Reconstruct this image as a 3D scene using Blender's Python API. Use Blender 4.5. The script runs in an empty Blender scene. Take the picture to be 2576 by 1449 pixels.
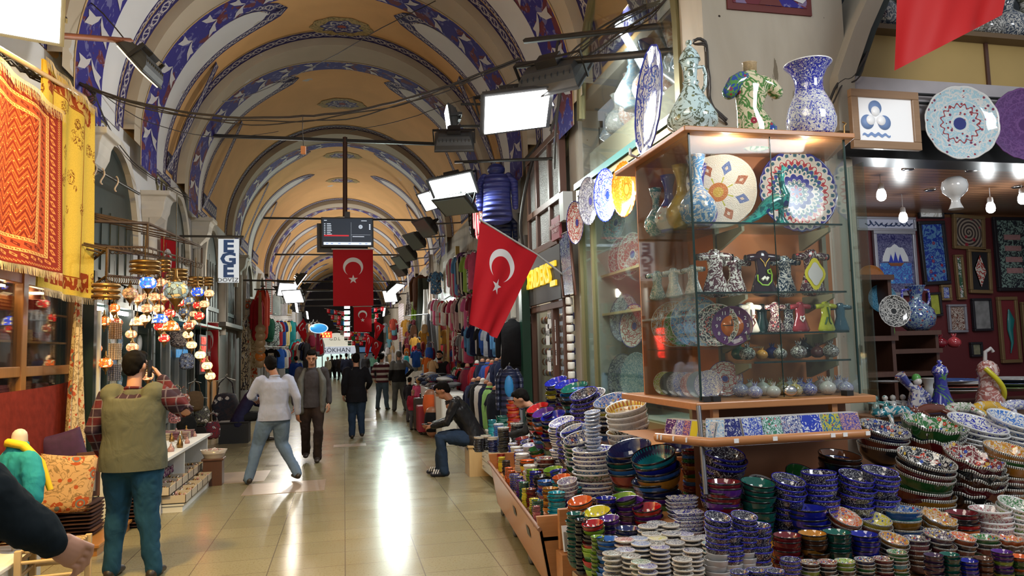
import bpy, math, random
from mathutils import Vector, Matrix, Euler, noise as mnoise
random.seed(7)
SC = bpy.context.scene
COL = SC.collection
pi = math.pi
rad = math.radians
# ---------------------------------------------------------------- camera
FPX = 1850.0
CAMH = 1.70
YAW, PITCH, ROLL = 0.22617, 0.08490, 0.026
_f = Vector((math.sin(YAW)*math.cos(PITCH), math.cos(YAW)*math.cos(PITCH), math.sin(PITCH)))
_r = Vector((math.cos(YAW), -math.sin(YAW), 0))
_u = _r.cross(_f)
_c, _s = math.cos(ROLL), math.sin(ROLL)
CR, CU, CF = _r*_c-_u*_s, _u*_c+_r*_s, _f
cd = bpy.data.cameras.new('camera')
cam = bpy.data.objects.new('camera', cd)
COL.objects.link(cam)
cd.sensor_width = 36.0
cd.lens = FPX/2576*36.0
cd.clip_start = .05
cd.clip_end = 300
cam.matrix_world = Matrix(((CR.x, CU.x, -CF.x, 0), (CR.y, CU.y, -CF.y, 0), (CR.z, CU.z, -CF.z, CAMH), (0, 0, 0, 1)))
SC.camera = cam
# ---------------------------------------------------------------- world, exposure
w = bpy.data.worlds.new('world')
SC.world = w
w.use_nodes = True
w.node_tree.nodes['Background'].inputs[0].default_value = (.88, .93, 1, 1)
w.node_tree.nodes['Background'].inputs[1].default_value = .27
SC.view_settings.view_transform = 'Standard'
SC.view_settings.look = 'None'
SC.view_settings.exposure = 0.38
SC.view_settings.gamma = 1
SC.view_settings.use_curve_mapping = False
SC.cycles.max_bounces = 6
SC.cycles.diffuse_bounces = 2
SC.cycles.glossy_bounces = 3
SC.cycles.transmission_bounces = 4
SC.cycles.transparent_max_bounces = 12
SC.cycles.caustics_reflective = False
SC.cycles.caustics_refractive = False
SC.cycles.sample_clamp_indirect = 4
SC.cycles.use_denoising = True
def area_light(name, loc, direction, size, power, col=(1, 1, 1), parent=None, sy=None, spread=None):
 ld = bpy.data.lights.new(name, 'AREA')
 ld.energy = power
 ld.color = col
 ld.size = size
 if sy:
  ld.shape = 'RECTANGLE'
  ld.size_y = sy
 if spread:
  ld.spread = spread
 o = bpy.data.objects.new(name, ld)
 COL.objects.link(o)
 o.location = loc
 o.rotation_euler = Vector(direction).to_track_quat('-Z', 'Y').to_euler()
 if parent:
  o.parent = parent
  o.matrix_parent_inverse = parent.matrix_world.inverted()
 return o
# unseen fill lights added over the crossing and side street, out of view
area_light('crossing_fill_light', (-.5, 2.2, 5.6), (.1, .35, -1), 2.2, 85, (1, .90, .76))
area_light('side_street_fill_light', (4.6, 1.2, 4.6), (-.15, .75, -.75), 1.6, 95, (.95, .98, 1))
# ---------------------------------------------------------------- pixels to places
def ray(px, py):
 return CF*FPX+CR*(px-1288)-CU*(py-724.5)
CO = Vector((0, 0, CAMH))
def PX(px, py, X):
 d = ray(px, py)
 return CO+d*(X/d.x)
def PY(px, py, Y):
 d = ray(px, py)
 return CO+d*(Y/d.y)
def PZ(px, py, Z=0.):
 d = ray(px, py)
 return CO+d*((Z-CAMH)/d.z)
def mpp(p):
 """metres per pixel at a point"""
 return (p-CO).dot(CF)/FPX
# ---------------------------------------------------------------- mesh builder
class MB:
 def __init__(s):
  s.v = []
  s.f = []
  s.m = []
  s.uv = []
  s.sm = []
  s.T = None
 def add(s, vs, fs, mi=0, sm=False, uvs=None):
  b = len(s.v)
  T = s.T
  for p in vs:
   p = Vector(p)
   s.v.append(T @ p if T else p)
  for k, f in enumerate(fs):
   s.f.append([i+b for i in f])
   s.m.append(mi if isinstance(mi, int) else mi[k])
   s.sm.append(sm)
   s.uv.append(uvs[k] if uvs else None)
  return s
 def box(s, x0, x1, y0, y1, z0, z1, mi=0, M=None):
  vs = [Vector((x, y, z)) for x in (x0, x1) for y in (y0, y1) for z in (z0, z1)]
  if M:
   vs = [M @ p for p in vs]
  fs = [(0, 1, 3, 2), (4, 6, 7, 5), (0, 4, 5, 1), (2, 3, 7, 6), (0, 2, 6, 4), (1, 5, 7, 3)]
  uv = [((0, 0), (0, 1), (1, 1), (1, 0)), ((0, 0), (1, 0), (1, 1), (0, 1)), ((0, 0), (1, 0), (1, 1), (0, 1)),
   ((0, 0), (0, 1), (1, 1), (1, 0)), ((0, 0), (0, 1), (1, 1), (1, 0)), ((0, 0), (1, 0), (1, 1), (0, 1))]
  return s.add(vs, fs, mi, False, uv)
 def cbox(s, c, sz, mi=0, rz=0., rx=0., ry=0.):
  M = Matrix.Translation(Vector(c)) @ Euler((rx, ry, rz)).to_matrix().to_4x4()
  a, b, d = sz[0]/2, sz[1]/2, sz[2]/2
  return s.box(-a, a, -b, b, -d, d, mi, M)
 def rings(s, rings, mi=0, sm=True, closed=True, caps=True, uv=False):
  n = len(rings[0])
  vs = [p for r in rings for p in r]
  fs = []
  uvs = []
  mm = []
  L = len(rings)-1
  for i in range(L):
   for j in range(n if closed else n-1):
    k = (j+1) % n
    fs.append((i*n+j, i*n+k, (i+1)*n+k, (i+1)*n+j))
    uvs.append(((j/n, i/L), ((j+1)/n, i/L), ((j+1)/n, (i+1)/L), (j/n, (i+1)/L)))
    mm.append(mi if isinstance(mi, int) else mi[i])
  s.add(vs, fs, mm, sm, uvs if uv else None)
  if caps and closed:
   m0 = mi if isinstance(mi, int) else mi[0]
   m1 = mi if isinstance(mi, int) else mi[-1]
   s.add(rings[0], [tuple(range(n))[::-1]], m0, sm)
   s.add(rings[-1], [tuple(range(n))], m1, sm)
  return s
 def lathe(s, prof, n=24, mi=0, o=(0, 0, 0), M=None, sq=1., wob=None, uv=True, caps=True, smooth=True):
  """prof: (r,z) list bottom to top"""
  rs = []
  for (r, z) in prof:
   ring = []
   for j in range(n):
    a = 2*pi*j/n
    k = r*(1+(wob(a, r) if wob else 0))
    p = Vector((k*math.cos(a), k*sq*math.sin(a), z))
    if M:
     p = M @ p
    ring.append(p+Vector(o))
   rs.append(ring)
  return s.rings(rs, mi, smooth, True, caps, uv)
 def tube(s, pts, r, n=8, mi=0, caps=True):
  pts = [Vector(p) for p in pts]
  R = r if isinstance(r, (list, tuple)) else [r]*len(pts)
  rs = []
  up = None
  for i, p in enumerate(pts):
   t = (pts[min(i+1, len(pts)-1)]-pts[max(i-1, 0)])
   if t.length < 1e-9:
    t = Vector((0, 0, 1))
   t.normalize()
   if up is None:
    up = Vector((0, 0, 1)) if abs(t.z) < .9 else Vector((1, 0, 0))
   a = t.cross(up)
   if a.length < 1e-6:
    a = t.orthogonal()
   a.normalize()
   b = a.cross(t)
   b.normalize()
   up = b
   rs.append([p+(a*math.cos(2*pi*j/n)+b*math.sin(2*pi*j/n))*R[i] for j in range(n)])
  return s.rings(rs, mi, True, True, caps)
 def loft(s, pts, rr, side=(1, 0, 0), n=14, mi=0):
  """elliptic loft with rounded ends; rr: (a along side, b across)"""
  pts = [Vector(p) for p in pts]
  rr = [r if isinstance(r, tuple) else (r, r) for r in rr]
  P = []
  Q = []
  t0 = (pts[0]-pts[1]).normalized()
  t1 = (pts[-1]-pts[-2]).normalized()
  for k in (.97, .8, .45):
   c = math.sqrt(1-k*k)
   P.append(pts[0]+t0*min(rr[0])*k)
   Q.append((rr[0][0]*c, rr[0][1]*c))
  P += pts
  Q += rr
  for k in (.45, .8, .97):
   c = math.sqrt(1-k*k)
   P.append(pts[-1]+t1*min(rr[-1])*k)
   Q.append((rr[-1][0]*c, rr[-1][1]*c))
  rs = []
  for i, p in enumerate(P):
   t = (P[min(i+1, len(P)-1)]-P[max(i-1, 0)]).normalized()
   sd = side(i) if callable(side) else Vector(side)
   b = t.cross(sd)
   if b.length < 1e-4:
    b = t.orthogonal()
   b.normalize()
   a = b.cross(t)
   a.normalize()
   rs.append([p+a*(math.cos(2*pi*j/n)*Q[i][0])+b*(math.sin(2*pi*j/n)*Q[i][1]) for j in range(n)])
  return s.rings(rs, mi)
 def ball(s, c, r, n=12, mi=0, M=None):
  r = r if isinstance(r, (tuple, list)) else (r, r, r)
  rs = []
  m = max(4, n//2)
  for i in range(m+1):
   t = -pi/2+pi*i/m
   t = max(-pi/2+.05, min(pi/2-.05, t))
   ring = []
   for j in range(n):
    a = 2*pi*j/n
    p = Vector((r[0]*math.cos(t)*math.cos(a), r[1]*math.cos(t)*math.sin(a), r[2]*math.sin(t)))
    if M:
     p = M @ p
    ring.append(p+Vector(c))
   rs.append(ring)
  return s.rings(rs, mi)
 def grid(s, fn, nu, nv, mi=0, sm=True):
  vs = [fn(i/nu, j/nv) for j in range(nv+1) for i in range(nu+1)]
  fs = []
  uv = []
  for j in range(nv):
   for i in range(nu):
    a = j*(nu+1)+i
    fs.append((a, a+1, a+nu+2, a+nu+1))
    uv.append(((i/nu, j/nv), ((i+1)/nu, j/nv), ((i+1)/nu, (j+1)/nv), (i/nu, (j+1)/nv)))
  return s.add(vs, fs, mi, sm, uv)
 def prism(s, poly, d, mi=0, fn=None):
  """extrude 2d poly (x,z) along y by d (y 0..d)"""
  n = len(poly)
  g = fn or (lambda x, y, z: Vector((x, y, z)))
  vs = [g(x, 0, z) for x, z in poly]+[g(x, d, z) for x, z in poly]
  fs = [tuple(range(n)), tuple(range(2*n-1, n-1, -1))]
  fs += [(i, i+n, (i+1) % n+n, (i+1) % n) for i in range(n)]
  return s.add(vs, fs, mi)
 def mesh(s, name, mats):
  me = bpy.data.meshes.new(name)
  me.from_pydata([tuple(p) for p in s.v], [], s.f)
  for m in mats:
   me.materials.append(m)
  me.polygons.foreach_set('material_index', s.m)
  me.polygons.foreach_set('use_smooth', s.sm)
  if any(u is not None for u in s.uv):
   l = me.uv_layers.new(name='UVMap')
   flat = []
   for f, u in zip(s.f, s.uv):
    if u is None:
     flat += [0, 0]*len(f)
    else:
     for q in u:
      flat += [q[0], q[1]]
   l.data.foreach_set('uv', flat)
  me.update()
  return me
 def build(s, name, mats, parent=None, bev=0, loc=None, col=None, kind=None, label=None):
  mats = mats if isinstance(mats, (list, tuple)) else [mats]
  o = bpy.data.objects.new(name, s.mesh(name, mats))
  COL.objects.link(o)
  if parent:
   o.parent = parent
  if loc:
   o.location = loc
  if bev:
   m = o.modifiers.new('soft_edges', 'BEVEL')
   m.width = bev
   m.segments = 2
   m.limit_method = 'ANGLE'
  if col:
   o.color = (*col, 1)
  if kind:
   o['kind'] = kind
  if label:
   o['label'] = label
  return o
def tag(o, label, cat, group=None, kind=None):
 o['label'] = label
 o['category'] = cat
 if group:
  o['group'] = group
 if kind:
  o['kind'] = kind
 return o
def empty(name, loc, label=None, cat=None, group=None, rz=0.):
 o = bpy.data.objects.new(name, None)
 COL.objects.link(o)
 o.empty_display_size = .1
 o.location = loc
 o.rotation_euler = (0, 0, rz)
 if label:
  tag(o, label, cat, group)
 return o
KIDS = {}
def kids(o):
 k = KIDS.get(o.name)
 if k is None:
  k = KIDS[o.name] = list(o.children)
 return k
def dup(o, loc=None, rot=None, scale=None, label=None, group=None, col=None, parent=None, top=True):
 c = o.copy()
 COL.objects.link(c)
 if parent:
  c.parent = parent
 if loc is not None:
  c.location = loc
 if rot is not None:
  c.rotation_euler = rot
 if scale is not None:
  c.scale = scale if isinstance(scale, (tuple, list)) else (scale,)*3
 if label:
  c['label'] = label
 if group:
  c['group'] = group
 if col:
  c.color = (*col, 1)
 for ch in kids(o):
  dup(ch, parent=c, col=col)
 return c
def text_mesh(txt, size, ext=.004, align='CENTER', bold=0):
 cu = bpy.data.curves.new('lettering', 'FONT')
 cu.body = txt
 cu.size = size
 cu.extrude = ext
 cu.offset = bold
 cu.align_x = align
 cu.align_y = 'CENTER'
 cu.resolution_u = 2
 o = bpy.data.objects.new('lettering', cu)
 COL.objects.link(o)
 dg = bpy.context.evaluated_depsgraph_get()
 me = bpy.data.meshes.new_from_object(o.evaluated_get(dg))
 bpy.data.objects.remove(o)
 bpy.data.curves.remove(cu)
 return me
def text(txt, size, loc, rot, mat, parent=None, ext=.004, name='lettering', bold=0, sx=1.):
 me = text_mesh(txt, size, ext, bold=bold)
 me.materials.clear()
 me.materials.append(mat)
 o = bpy.data.objects.new(name, me)
 COL.objects.link(o)
 if parent:
  o.parent = parent
 o.location = loc
 o.rotation_euler = rot
 o.scale = (sx, 1, 1)
 return o
# ---------------------------------------------------------------- materials
class MT:
 def __init__(s, name):
  s.mat = bpy.data.materials.new(name)
  s.mat.use_nodes = True
  s.nt = s.mat.node_tree
  s.b = s.nt.nodes['Principled BSDF']
 def n(s, t, **kw):
  nd = s.nt.nodes.new(t)
  for k, v in kw.items():
   setattr(nd, k, v)
  return nd
 def link(s, a, b):
  s.nt.links.new(a, b)
 def put(s, sock, v):
  if hasattr(v, 'is_output'):
   s.link(v, sock)
  elif isinstance(v, (tuple, list)) and sock.type == 'RGBA':
   sock.default_value = (*v[:3], 1)
  else:
   sock.default_value = v
 def m(s, op, a, b=0., c=0.):
  nd = s.n('ShaderNodeMath', operation=op)
  s.put(nd.inputs[0], a)
  s.put(nd.inputs[1], b)
  s.put(nd.inputs[2], c)
  return nd.outputs[0]
 def vm(s, op, a, b=(0, 0, 0)):
  nd = s.n('ShaderNodeVectorMath', operation=op)
  s.put(nd.inputs[0], a)
  if op == 'SCALE':
   s.put(nd.inputs[3], b)
  else:
   s.put(nd.inputs[1], b)
  return nd.outputs['Value' if op in ('LENGTH', 'DOT_PRODUCT', 'DISTANCE') else 'Vector']
 def mix(s, f, a, b, mode='MIX'):
  nd = s.n('ShaderNodeMix', data_type='RGBA', blend_type=mode)
  s.put(nd.inputs[0], f)
  s.put(nd.inputs[6], a)
  s.put(nd.inputs[7], b)
  return nd.outputs[2]
 def tc(s, k='Object'):
  if not hasattr(s, '_tc'):
   s._tc = s.n('ShaderNodeTexCoord')
  return s._tc.outputs[k]
 def map(s, v, sc=(1, 1, 1), lo=(0, 0, 0), ro=(0, 0, 0)):
  nd = s.n('ShaderNodeMapping')
  s.put(nd.inputs[0], v)
  nd.inputs[1].default_value = lo
  nd.inputs[2].default_value = ro
  nd.inputs[3].default_value = sc
  return nd.outputs[0]
 def noise(s, v, sc, det=2., dist=0., col=False):
  nd = s.n('ShaderNodeTexNoise')
  s.put(nd.inputs['Vector'], v)
  nd.inputs['Scale'].default_value = sc
  nd.inputs['Detail'].default_value = det
  nd.inputs['Distortion'].default_value = dist
  return nd.outputs[1 if col else 0]
 def vor(s, v, sc, out='Distance', rnd=1., feat='F1'):
  nd = s.n('ShaderNodeTexVoronoi', feature=feat)
  s.put(nd.inputs['Vector'], v)
  nd.inputs['Scale'].default_value = sc
  nd.inputs['Randomness'].default_value = rnd
  return nd.outputs[out]
 def sep(s, v):
  nd = s.n('ShaderNodeSeparateXYZ')
  s.put(nd.inputs[0], v)
  return nd.outputs
 def comb(s, x, y, z=0.):
  nd = s.n('ShaderNodeCombineXYZ')
  s.put(nd.inputs[0], x)
  s.put(nd.inputs[1], y)
  s.put(nd.inputs[2], z)
  return nd.outputs[0]
 def lt(s, a, b):
  return s.m('LESS_THAN', a, b)
 def gt(s, a, b):
  return s.m('GREATER_THAN', a, b)
 def mul(s, a, b):
  return s.m('MULTIPLY', a, b)
 def addm(s, a, b):
  return s.m('ADD', a, b)
 def sub(s, a, b):
  return s.m('SUBTRACT', a, b)
 def fr(s, a):
  return s.m('FRACT', a)
 def ab(s, a):
  return s.m('ABSOLUTE', a)
 def near(s, a, c, w):
  return s.lt(s.ab(s.sub(a, c)), w)
 def oi(s, k='Color'):
  if not hasattr(s, '_oi'):
   s._oi = s.n('ShaderNodeObjectInfo')
  return s._oi.outputs[k]
 def ocoord(s, k=7.):
  """object coordinates shifted by the object's own random number"""
  r = s.mul(s.oi('Random'), k*9.)
  return s.vm('ADD', s.tc(), s.comb(r, r, r))
 def bump(s, h, st=.3, d=.01):
  nd = s.n('ShaderNodeBump')
  nd.inputs['Strength'].default_value = st
  nd.inputs['Distance'].default_value = d
  s.put(nd.inputs['Height'], h)
  s.link(nd.outputs[0], s.b.inputs['Normal'])
 def done(s, col, rough=.5, metal=0., spec=.5, coat=0., emit=None, es=0.):
  s.put(s.b.inputs['Base Color'], col)
  s.put(s.b.inputs['Roughness'], rough)
  s.put(s.b.inputs['Metallic'], metal)
  s.b.inputs['Specular IOR Level'].default_value = spec
  if coat:
   s.b.inputs['Coat Weight'].default_value = coat
   s.b.inputs['Coat Roughness'].default_value = .05
  if emit is not None:
   s.put(s.b.inputs['Emission Color'], emit)
   s.put(s.b.inputs['Emission Strength'], es)
  return s.mat
_flat = {}
def flat(name, col, rough=.5, metal=0., spec=.5, coat=0., var=.0, sc=8., emit=None, es=0., bump=0.):
 if name in _flat:
  return _flat[name]
 t = MT(name)
 c = col
 if var:
  nz = t.noise(t.tc(), sc, 4.)
  k = t.m('MULTIPLY_ADD', nz, var*2, 1-var)
  c = t.mix(1., col, t.comb(k, k, k), 'MULTIPLY')
  if bump:
   t.bump(nz, bump, .01)
 _flat[name] = t.done(c, rough, metal, spec, coat, emit, es)
 return _flat[name]
def emis(name, col, st):
 if name not in _flat:
  t = MT(name)
  _flat[name] = t.done((.0, .0, .0) if st > 1 else col, .4, emit=col, es=st)
 return _flat[name]
def wood(name, c1, c2, rough=.4, ax=0, sc=3.):
 t = MT(name)
 s = [14, 14, 14]
 s[ax] = 1.2
 v = t.map(t.tc(), tuple(x*sc/3 for x in s))
 f = t.noise(v, 3., 5., .6)
 return t.done(t.mix(f, c1, c2), rough, coat=.15)
def glass(name, tint=(.96, .985, .98), refl=.05, dust=.004):
 """thin pane: mostly clear, a mirror-like share and a film of dust"""
 t = MT(name)
 nt = t.nt
 tr = t.n('ShaderNodeBsdfTransparent')
 tr.inputs[0].default_value = (*tint, 1)
 gl = t.n('ShaderNodeBsdfGlossy')
 gl.inputs['Roughness'].default_value = .03
 df = t.n('ShaderNodeBsdfDiffuse')
 df.inputs[0].default_value = (.75, .8, .78, 1)
 fz = t.n('ShaderNodeFresnel')
 fz.inputs[0].default_value = 1.45
 k = t.m('MULTIPLY_ADD', fz.outputs[0], .42, refl*.12)
 m1 = t.n('ShaderNodeMixShader')
 t.link(k, m1.inputs[0])
 t.link(tr.outputs[0], m1.inputs[1])
 t.link(gl.outputs[0], m1.inputs[2])
 m2 = t.n('ShaderNodeMixShader')
 m2.inputs[0].default_value = dust
 t.link(m1.outputs[0], m2.inputs[1])
 t.link(df.outputs[0], m2.inputs[2])
 nt.links.new(m2.outputs[0], nt.nodes['Material Output'].inputs[0])
 nt.nodes.remove(t.b)
 return t.mat
WHITE = flat('white_paint', (.8, .8, .77), .5)
BLACK = flat('black_metal', (.012, .012, .013), .45)
DARKM = flat('dark_steel', (.05, .048, .045), .4, .6, var=.3)
RUST = flat('rusty_iron', (.09, .055, .035), .7, .3, var=.4, sc=30)
BRASS = flat('brass', (.26, .15, .05), .38, .9, var=.35, sc=20)
CHROME = flat('chrome', (.6, .6, .6), .2, 1.)
GOLDT = flat('gold_trim', (.42, .30, .12), .35, .8)
CABLE = flat('cable', (.03, .024, .02), .6)
PLAST = flat('grey_plastic', (.4, .4, .38), .5)
GLASS = glass('clear_glass')
GLASSG = glass('greenish_glass', (.88, .95, .93), .06, .01)
CREAM = flat('cream_stone', (.55, .51, .44), .75, var=.18, sc=6, bump=.2)
WOODO = wood('orange_wood', (.36, .14, .045), (.52, .23, .085), .38)
WOODD = wood('dark_brown_wood', (.07, .028, .018), (.12, .05, .03), .45, 2)
WOODG = wood('golden_wood', (.34, .15, .045), (.5, .25, .08), .4, 2)
WOODL = wood('pale_wood', (.55, .36, .16), (.66, .46, .22), .5, 2)
TAGW = flat('white_tag', (.85, .85, .85), .6)
# ================================================================= THE HALL
CX, RV, ZS = 0.0, 3.2, 5.15
XL, XR = -3.2, 3.2
Y0V, Y1V = 5.7, 62.
BANDS = [10.2, 13.1, 16.7, 23.1, 33.3, 49.5]
BAND_A, RIB = .42, 1.35
def V(Y, th, off=0.):
 if th < 0 or th > pi:
  d = -th if th < 0 else th-pi
  return Vector((CX+(RV-off)*(1 if th < 0 else -1), Y, ZS-d*RV))
 return Vector((CX+(RV-off)*math.cos(th), Y, ZS+(RV-off)*math.sin(th)))
def floor_mat():
 t = MT('polished_floor_tile')
 s = t.sep(t.tc())
 u = t.m('DIVIDE', s[0], .6)
 v = t.m('DIVIDE', s[1], .42)
 ju = t.lt(t.ab(t.sub(t.fr(u), .5)), .494)
 jv = t.lt(t.ab(t.sub(t.fr(v), .5)), .4925)
 j = t.mul(ju, jv)
 cell = t.comb(t.m('FLOOR', u), t.m('FLOOR', v))
 wn = t.n('ShaderNodeTexWhiteNoise')
 t.link(cell, wn.inputs[0])
 nz = t.noise(t.tc(), 1.3, 4)
 k = t.addm(t.m('MULTIPLY_ADD', wn.outputs[0], .12, .84), t.mul(nz, .16))
 c = t.mix(1., (.275, .24, .135), t.comb(k, k, k), 'MULTIPLY')
 c = t.mix(t.gt(t.noise(t.tc(), 60, 1), .60), c, (.23, .19, .10))
 c = t.mix(t.sub(1., j), c, (.12, .095, .06))
 r = t.m('MULTIPLY_ADD', t.noise(t.tc(), 2.3, 4), .18, .13)
 tl = t.vm('SCALE', t.vm('SUBTRACT', wn.outputs[1], (.5, .5, .5)), .012)
 t.bump(t.addm(t.mul(t.noise(t.tc(), 3.5, 2), .35), t.mul(j, .3)), .10, .01)
 return t.done(c, r, spec=.28)
mb = MB()
mb.box(-5, 9, -2, 64, -.1, 0)
mb.build('floor', floor_mat(), kind='structure')
mb = MB()
for (x, y, sx, sy) in [(-.75, 10.2, .5, .42), (-1.5, 11.3, .42, .5), (.1, 14.4, .3, .2), (.5, 19.8, .25, .4)]:
 mb.box(x-sx, x+sx, y-sy, y+sy, .0, .004)
mb.build('trim_1', flat('repair_tile', (.36, .27, .20), .3, var=.15), kind='structure')
# --- paint colours of the vault
def plaster(name, col, st=.25):
 t = MT(name)
 n1 = t.noise(t.tc(), 1.1, 6, .4)
 n2 = t.noise(t.tc(), 9, 4)
 k = t.m('MULTIPLY_ADD', n1, st*1.4, 1-st)
 c = t.mix(1., col, t.comb(k, k, k), 'MULTIPLY')
 c = t.mix(t.gt(n1, .70), c, (.55, .53, .48))
 t.bump(n2, .12, .01)
 return t.done(c, .8, spec=.2)
OCHRE = plaster('ochre_vault_paint', (.78, .45, .18))
BEIGE = plaster('beige_rib_plaster', (.50, .42, .31))
LIME = plaster('white_limewash', (.72, .72, .71), .16)
def dirty_plaster():
 t = MT('stained_wall_plaster')
 n1 = t.noise(t.map(t.tc(), (1, 1, .35)), 1.6, 7, .8)
 n2 = t.noise(t.tc(), 14, 3)
 c = t.mix(n1, (.25, .21, .15), (.56, .51, .43))
 c = t.mix(t.lt(n1, .31), c, (.16, .13, .09))
 sp = t.vor(t.tc(), 5.)
 c = t.mix(t.mul(t.lt(sp, .06), t.gt(n2, .5)), c, (.035, .025, .018))
 t.bump(t.addm(n1, t.mul(n2, .3)), .35, .02)
 return t.done(c, .8, spec=.25)
DIRTY = dirty_plaster()
def ornament():
 t = MT('blue_white_scroll_border')
 s = t.sep(t.tc('UV'))
 u = t.mul(s[0], 6.2832)
 v = s[1]
 # running scroll: two crossing waves with rosettes between
 w1 = t.m('MULTIPLY_ADD', t.m('SINE', u), .26, .5)
 w2 = t.m('MULTIPLY_ADD', t.m('SINE', u), -.26, .5)
 l = t.m('MAXIMUM', t.near(v, w1, .055), t.near(v, w2, .055))
 fu = t.sub(t.fr(t.addm(s[0], .25)), .5)
 fu2 = t.sub(t.fr(t.m('MULTIPLY_ADD', s[0], 2., .5)), .5)
 d = t.m('SQRT', t.addm(t.m('POWER', t.mul(fu2, .5), 2.), t.m('POWER', t.sub(v, .5), 2.)))
 ang = t.m('ARCTAN2', t.sub(v, .5), t.mul(fu2, .5))
 pet = t.lt(d, t.m('MULTIPLY_ADD', t.m('SINE', t.mul(ang, 6.)), .035, .12))
 l = t.m('MAXIMUM', l, pet)
 l = t.m('MAXIMUM', l, t.mul(t.near(d, .24, .025), t.gt(t.m('SINE', t.mul(ang, 4.)), -.2)))
 l = t.m('SUBTRACT', l, t.lt(d, .04))
 c = t.mix(l, (.035, .03, .12), (.50, .46, .45))
 e = t.m('MAXIMUM', t.lt(v, .07), t.gt(v, .93))
 c = t.mix(e, c, (.03, .022, .09))
 return t.done(c, .75, spec=.2)
ORN = ornament()
def bluered():
 t = MT('ultramarine_band_paint')
 nz = t.noise(t.tc(), 2.4, 5, .6)
 n2 = t.noise(t.tc(), 6., 4, 1.2)
 c = t.mix(t.gt(nz, .57), (.028, .022, .19), (.13, .025, .035))
 c = t.mix(t.mul(t.gt(n2, .60), .55), c, (.22, .22, .40))
 return t.done(c, .7, spec=.25)
BLUER = bluered()
LEAFW = flat('white_leaf_paint', (.52, .50, .50), .75)
GOLDP = flat('gold_line_paint', (.50, .33, .14), .75)
OLIVE = flat('olive_ornament_paint', (.20, .165, .055), .75, var=.4, sc=12)
def medal():
 t = MT('rosette_ornament_paint')
 s = t.sep(t.tc('UV'))
 x = t.sub(s[0], .5)
 y = t.sub(s[1], .5)
 r = t.m('SQRT', t.addm(t.mul(x, x), t.mul(y, y)))
 a = t.m('ARCTAN2', y, x)
 p = t.m('SINE', t.mul(a, 8.))
 q = t.m('COSINE', t.mul(a, 16.))
 c = t.mix(t.gt(t.vor(t.comb(t.mul(x, 1.), y), 26.), .42), (.18, .15, .05), (.42, .30, .12))
 c = t.mix(t.lt(r, t.m('MULTIPLY_ADD', p, .03, .31)), c, (.05, .045, .16))
 c = t.mix(t.near(r, t.m('MULTIPLY_ADD', p, .05, .23), .02), c, (.48, .45, .42))
 c = t.mix(t.near(r, t.m('MULTIPLY_ADD', q, .03, .15), .015), c, (.48, .45, .42))
 c = t.mix(t.lt(r, .07), c, (.30, .06, .03))
 return t.done(c, .75, spec=.2)
MEDAL = medal()
def vstrip(mb, Y0, Y1, t0, t1, off, mi, seg=40, ul=None):
 """a strip of the vault surface; uv runs along the arc in units of the strip width"""
 ul = ul or (Y1-Y0)*1.6
 n = seg
 vs = []
 fs = []
 uv = []
 for i in range(n+1):
  th = t0+(t1-t0)*i/n
  vs += [V(Y0, th, off), V(Y1, th, off)]
 for i in range(n):
  fs.append((2*i, 2*i+1, 2*i+3, 2*i+2))
  a, b = (t0+(t1-t0)*i/n)*RV/ul, (t0+(t1-t0)*(i+1)/n)*RV/ul
  uv.append(((a, 0), (a, 1), (b, 1), (b, 0)))
 mb.add(vs, fs, mi, True, uv)
def capsule(mb, Yc, hw, t0, t1, off, mi, right, n=26, uvw=False, inner=None):
 """rounded-topped strip climbing from the springing; with `inner` only the frame around it is made"""
 def ends(i):
  s = i/n
  th = t0+(t1-t0)*s
  arc = (t1-th)*(RV)
  w_ = hw*(1-.22*s)
  w_ = w_*math.sqrt(max(0, 1-(1-min(1, arc/(hw*1.8)))**2))
  return th, w_
 g = (lambda th: th) if right else (lambda th: pi-th)
 vs = []
 fs = []
 uv = []
 for i in range(n+1):
  th, w_ = ends(i)
  if inner:
   iw, it1 = inner
   s = (th-t0)/(it1-t0)
   if s < 1:
    arc = (it1-th)*RV
    x = iw*(1-.22*s)*math.sqrt(max(0, 1-(1-min(1, arc/(iw*1.8)))**2))
   else:
    x = 0
   cols = (-w_, -x, x, w_)
  else:
   cols = (-w_, w_)
  vs += [V(Yc+c_, g(th), off) for c_ in cols]
 k = 4 if inner else 2
 for i in range(n):
  th, w_ = ends(i)
  a = (th*RV)/(.4)
  b = a+(t1-t0)/n*RV/.4
  if inner:
   fs.append((k*i, k*i+1, k*i+k+1, k*i+k))
   uv.append(((a, 0), (a, 1), (b, 1), (b, 0)))
   fs.append((k*i+2, k*i+3, k*i+k+3, k*i+k+2))
   uv.append(((a, 0), (a, 1), (b, 1), (b, 0)))
   if ends(i+1)[0] >= it1:
    fs.append((k*i+1, k*i+2, k*i+k+2, k*i+k+1))
    uv.append(((a, .3), (a, .7), (b, .7), (b, .3)))
  else:
   fs.append((k*i, k*i+1, k*i+k+1, k*i+k))
   uv.append(((a, 0), (a, 1), (b, 1), (b, 0)))
 mb.add(vs, fs, mi, True, uv)
mb = MB()
vstrip(mb, Y0V, Y1V, 0, pi, 0, 0, 64)
allb = BANDS+[61.5]
prev = Y0V
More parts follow.
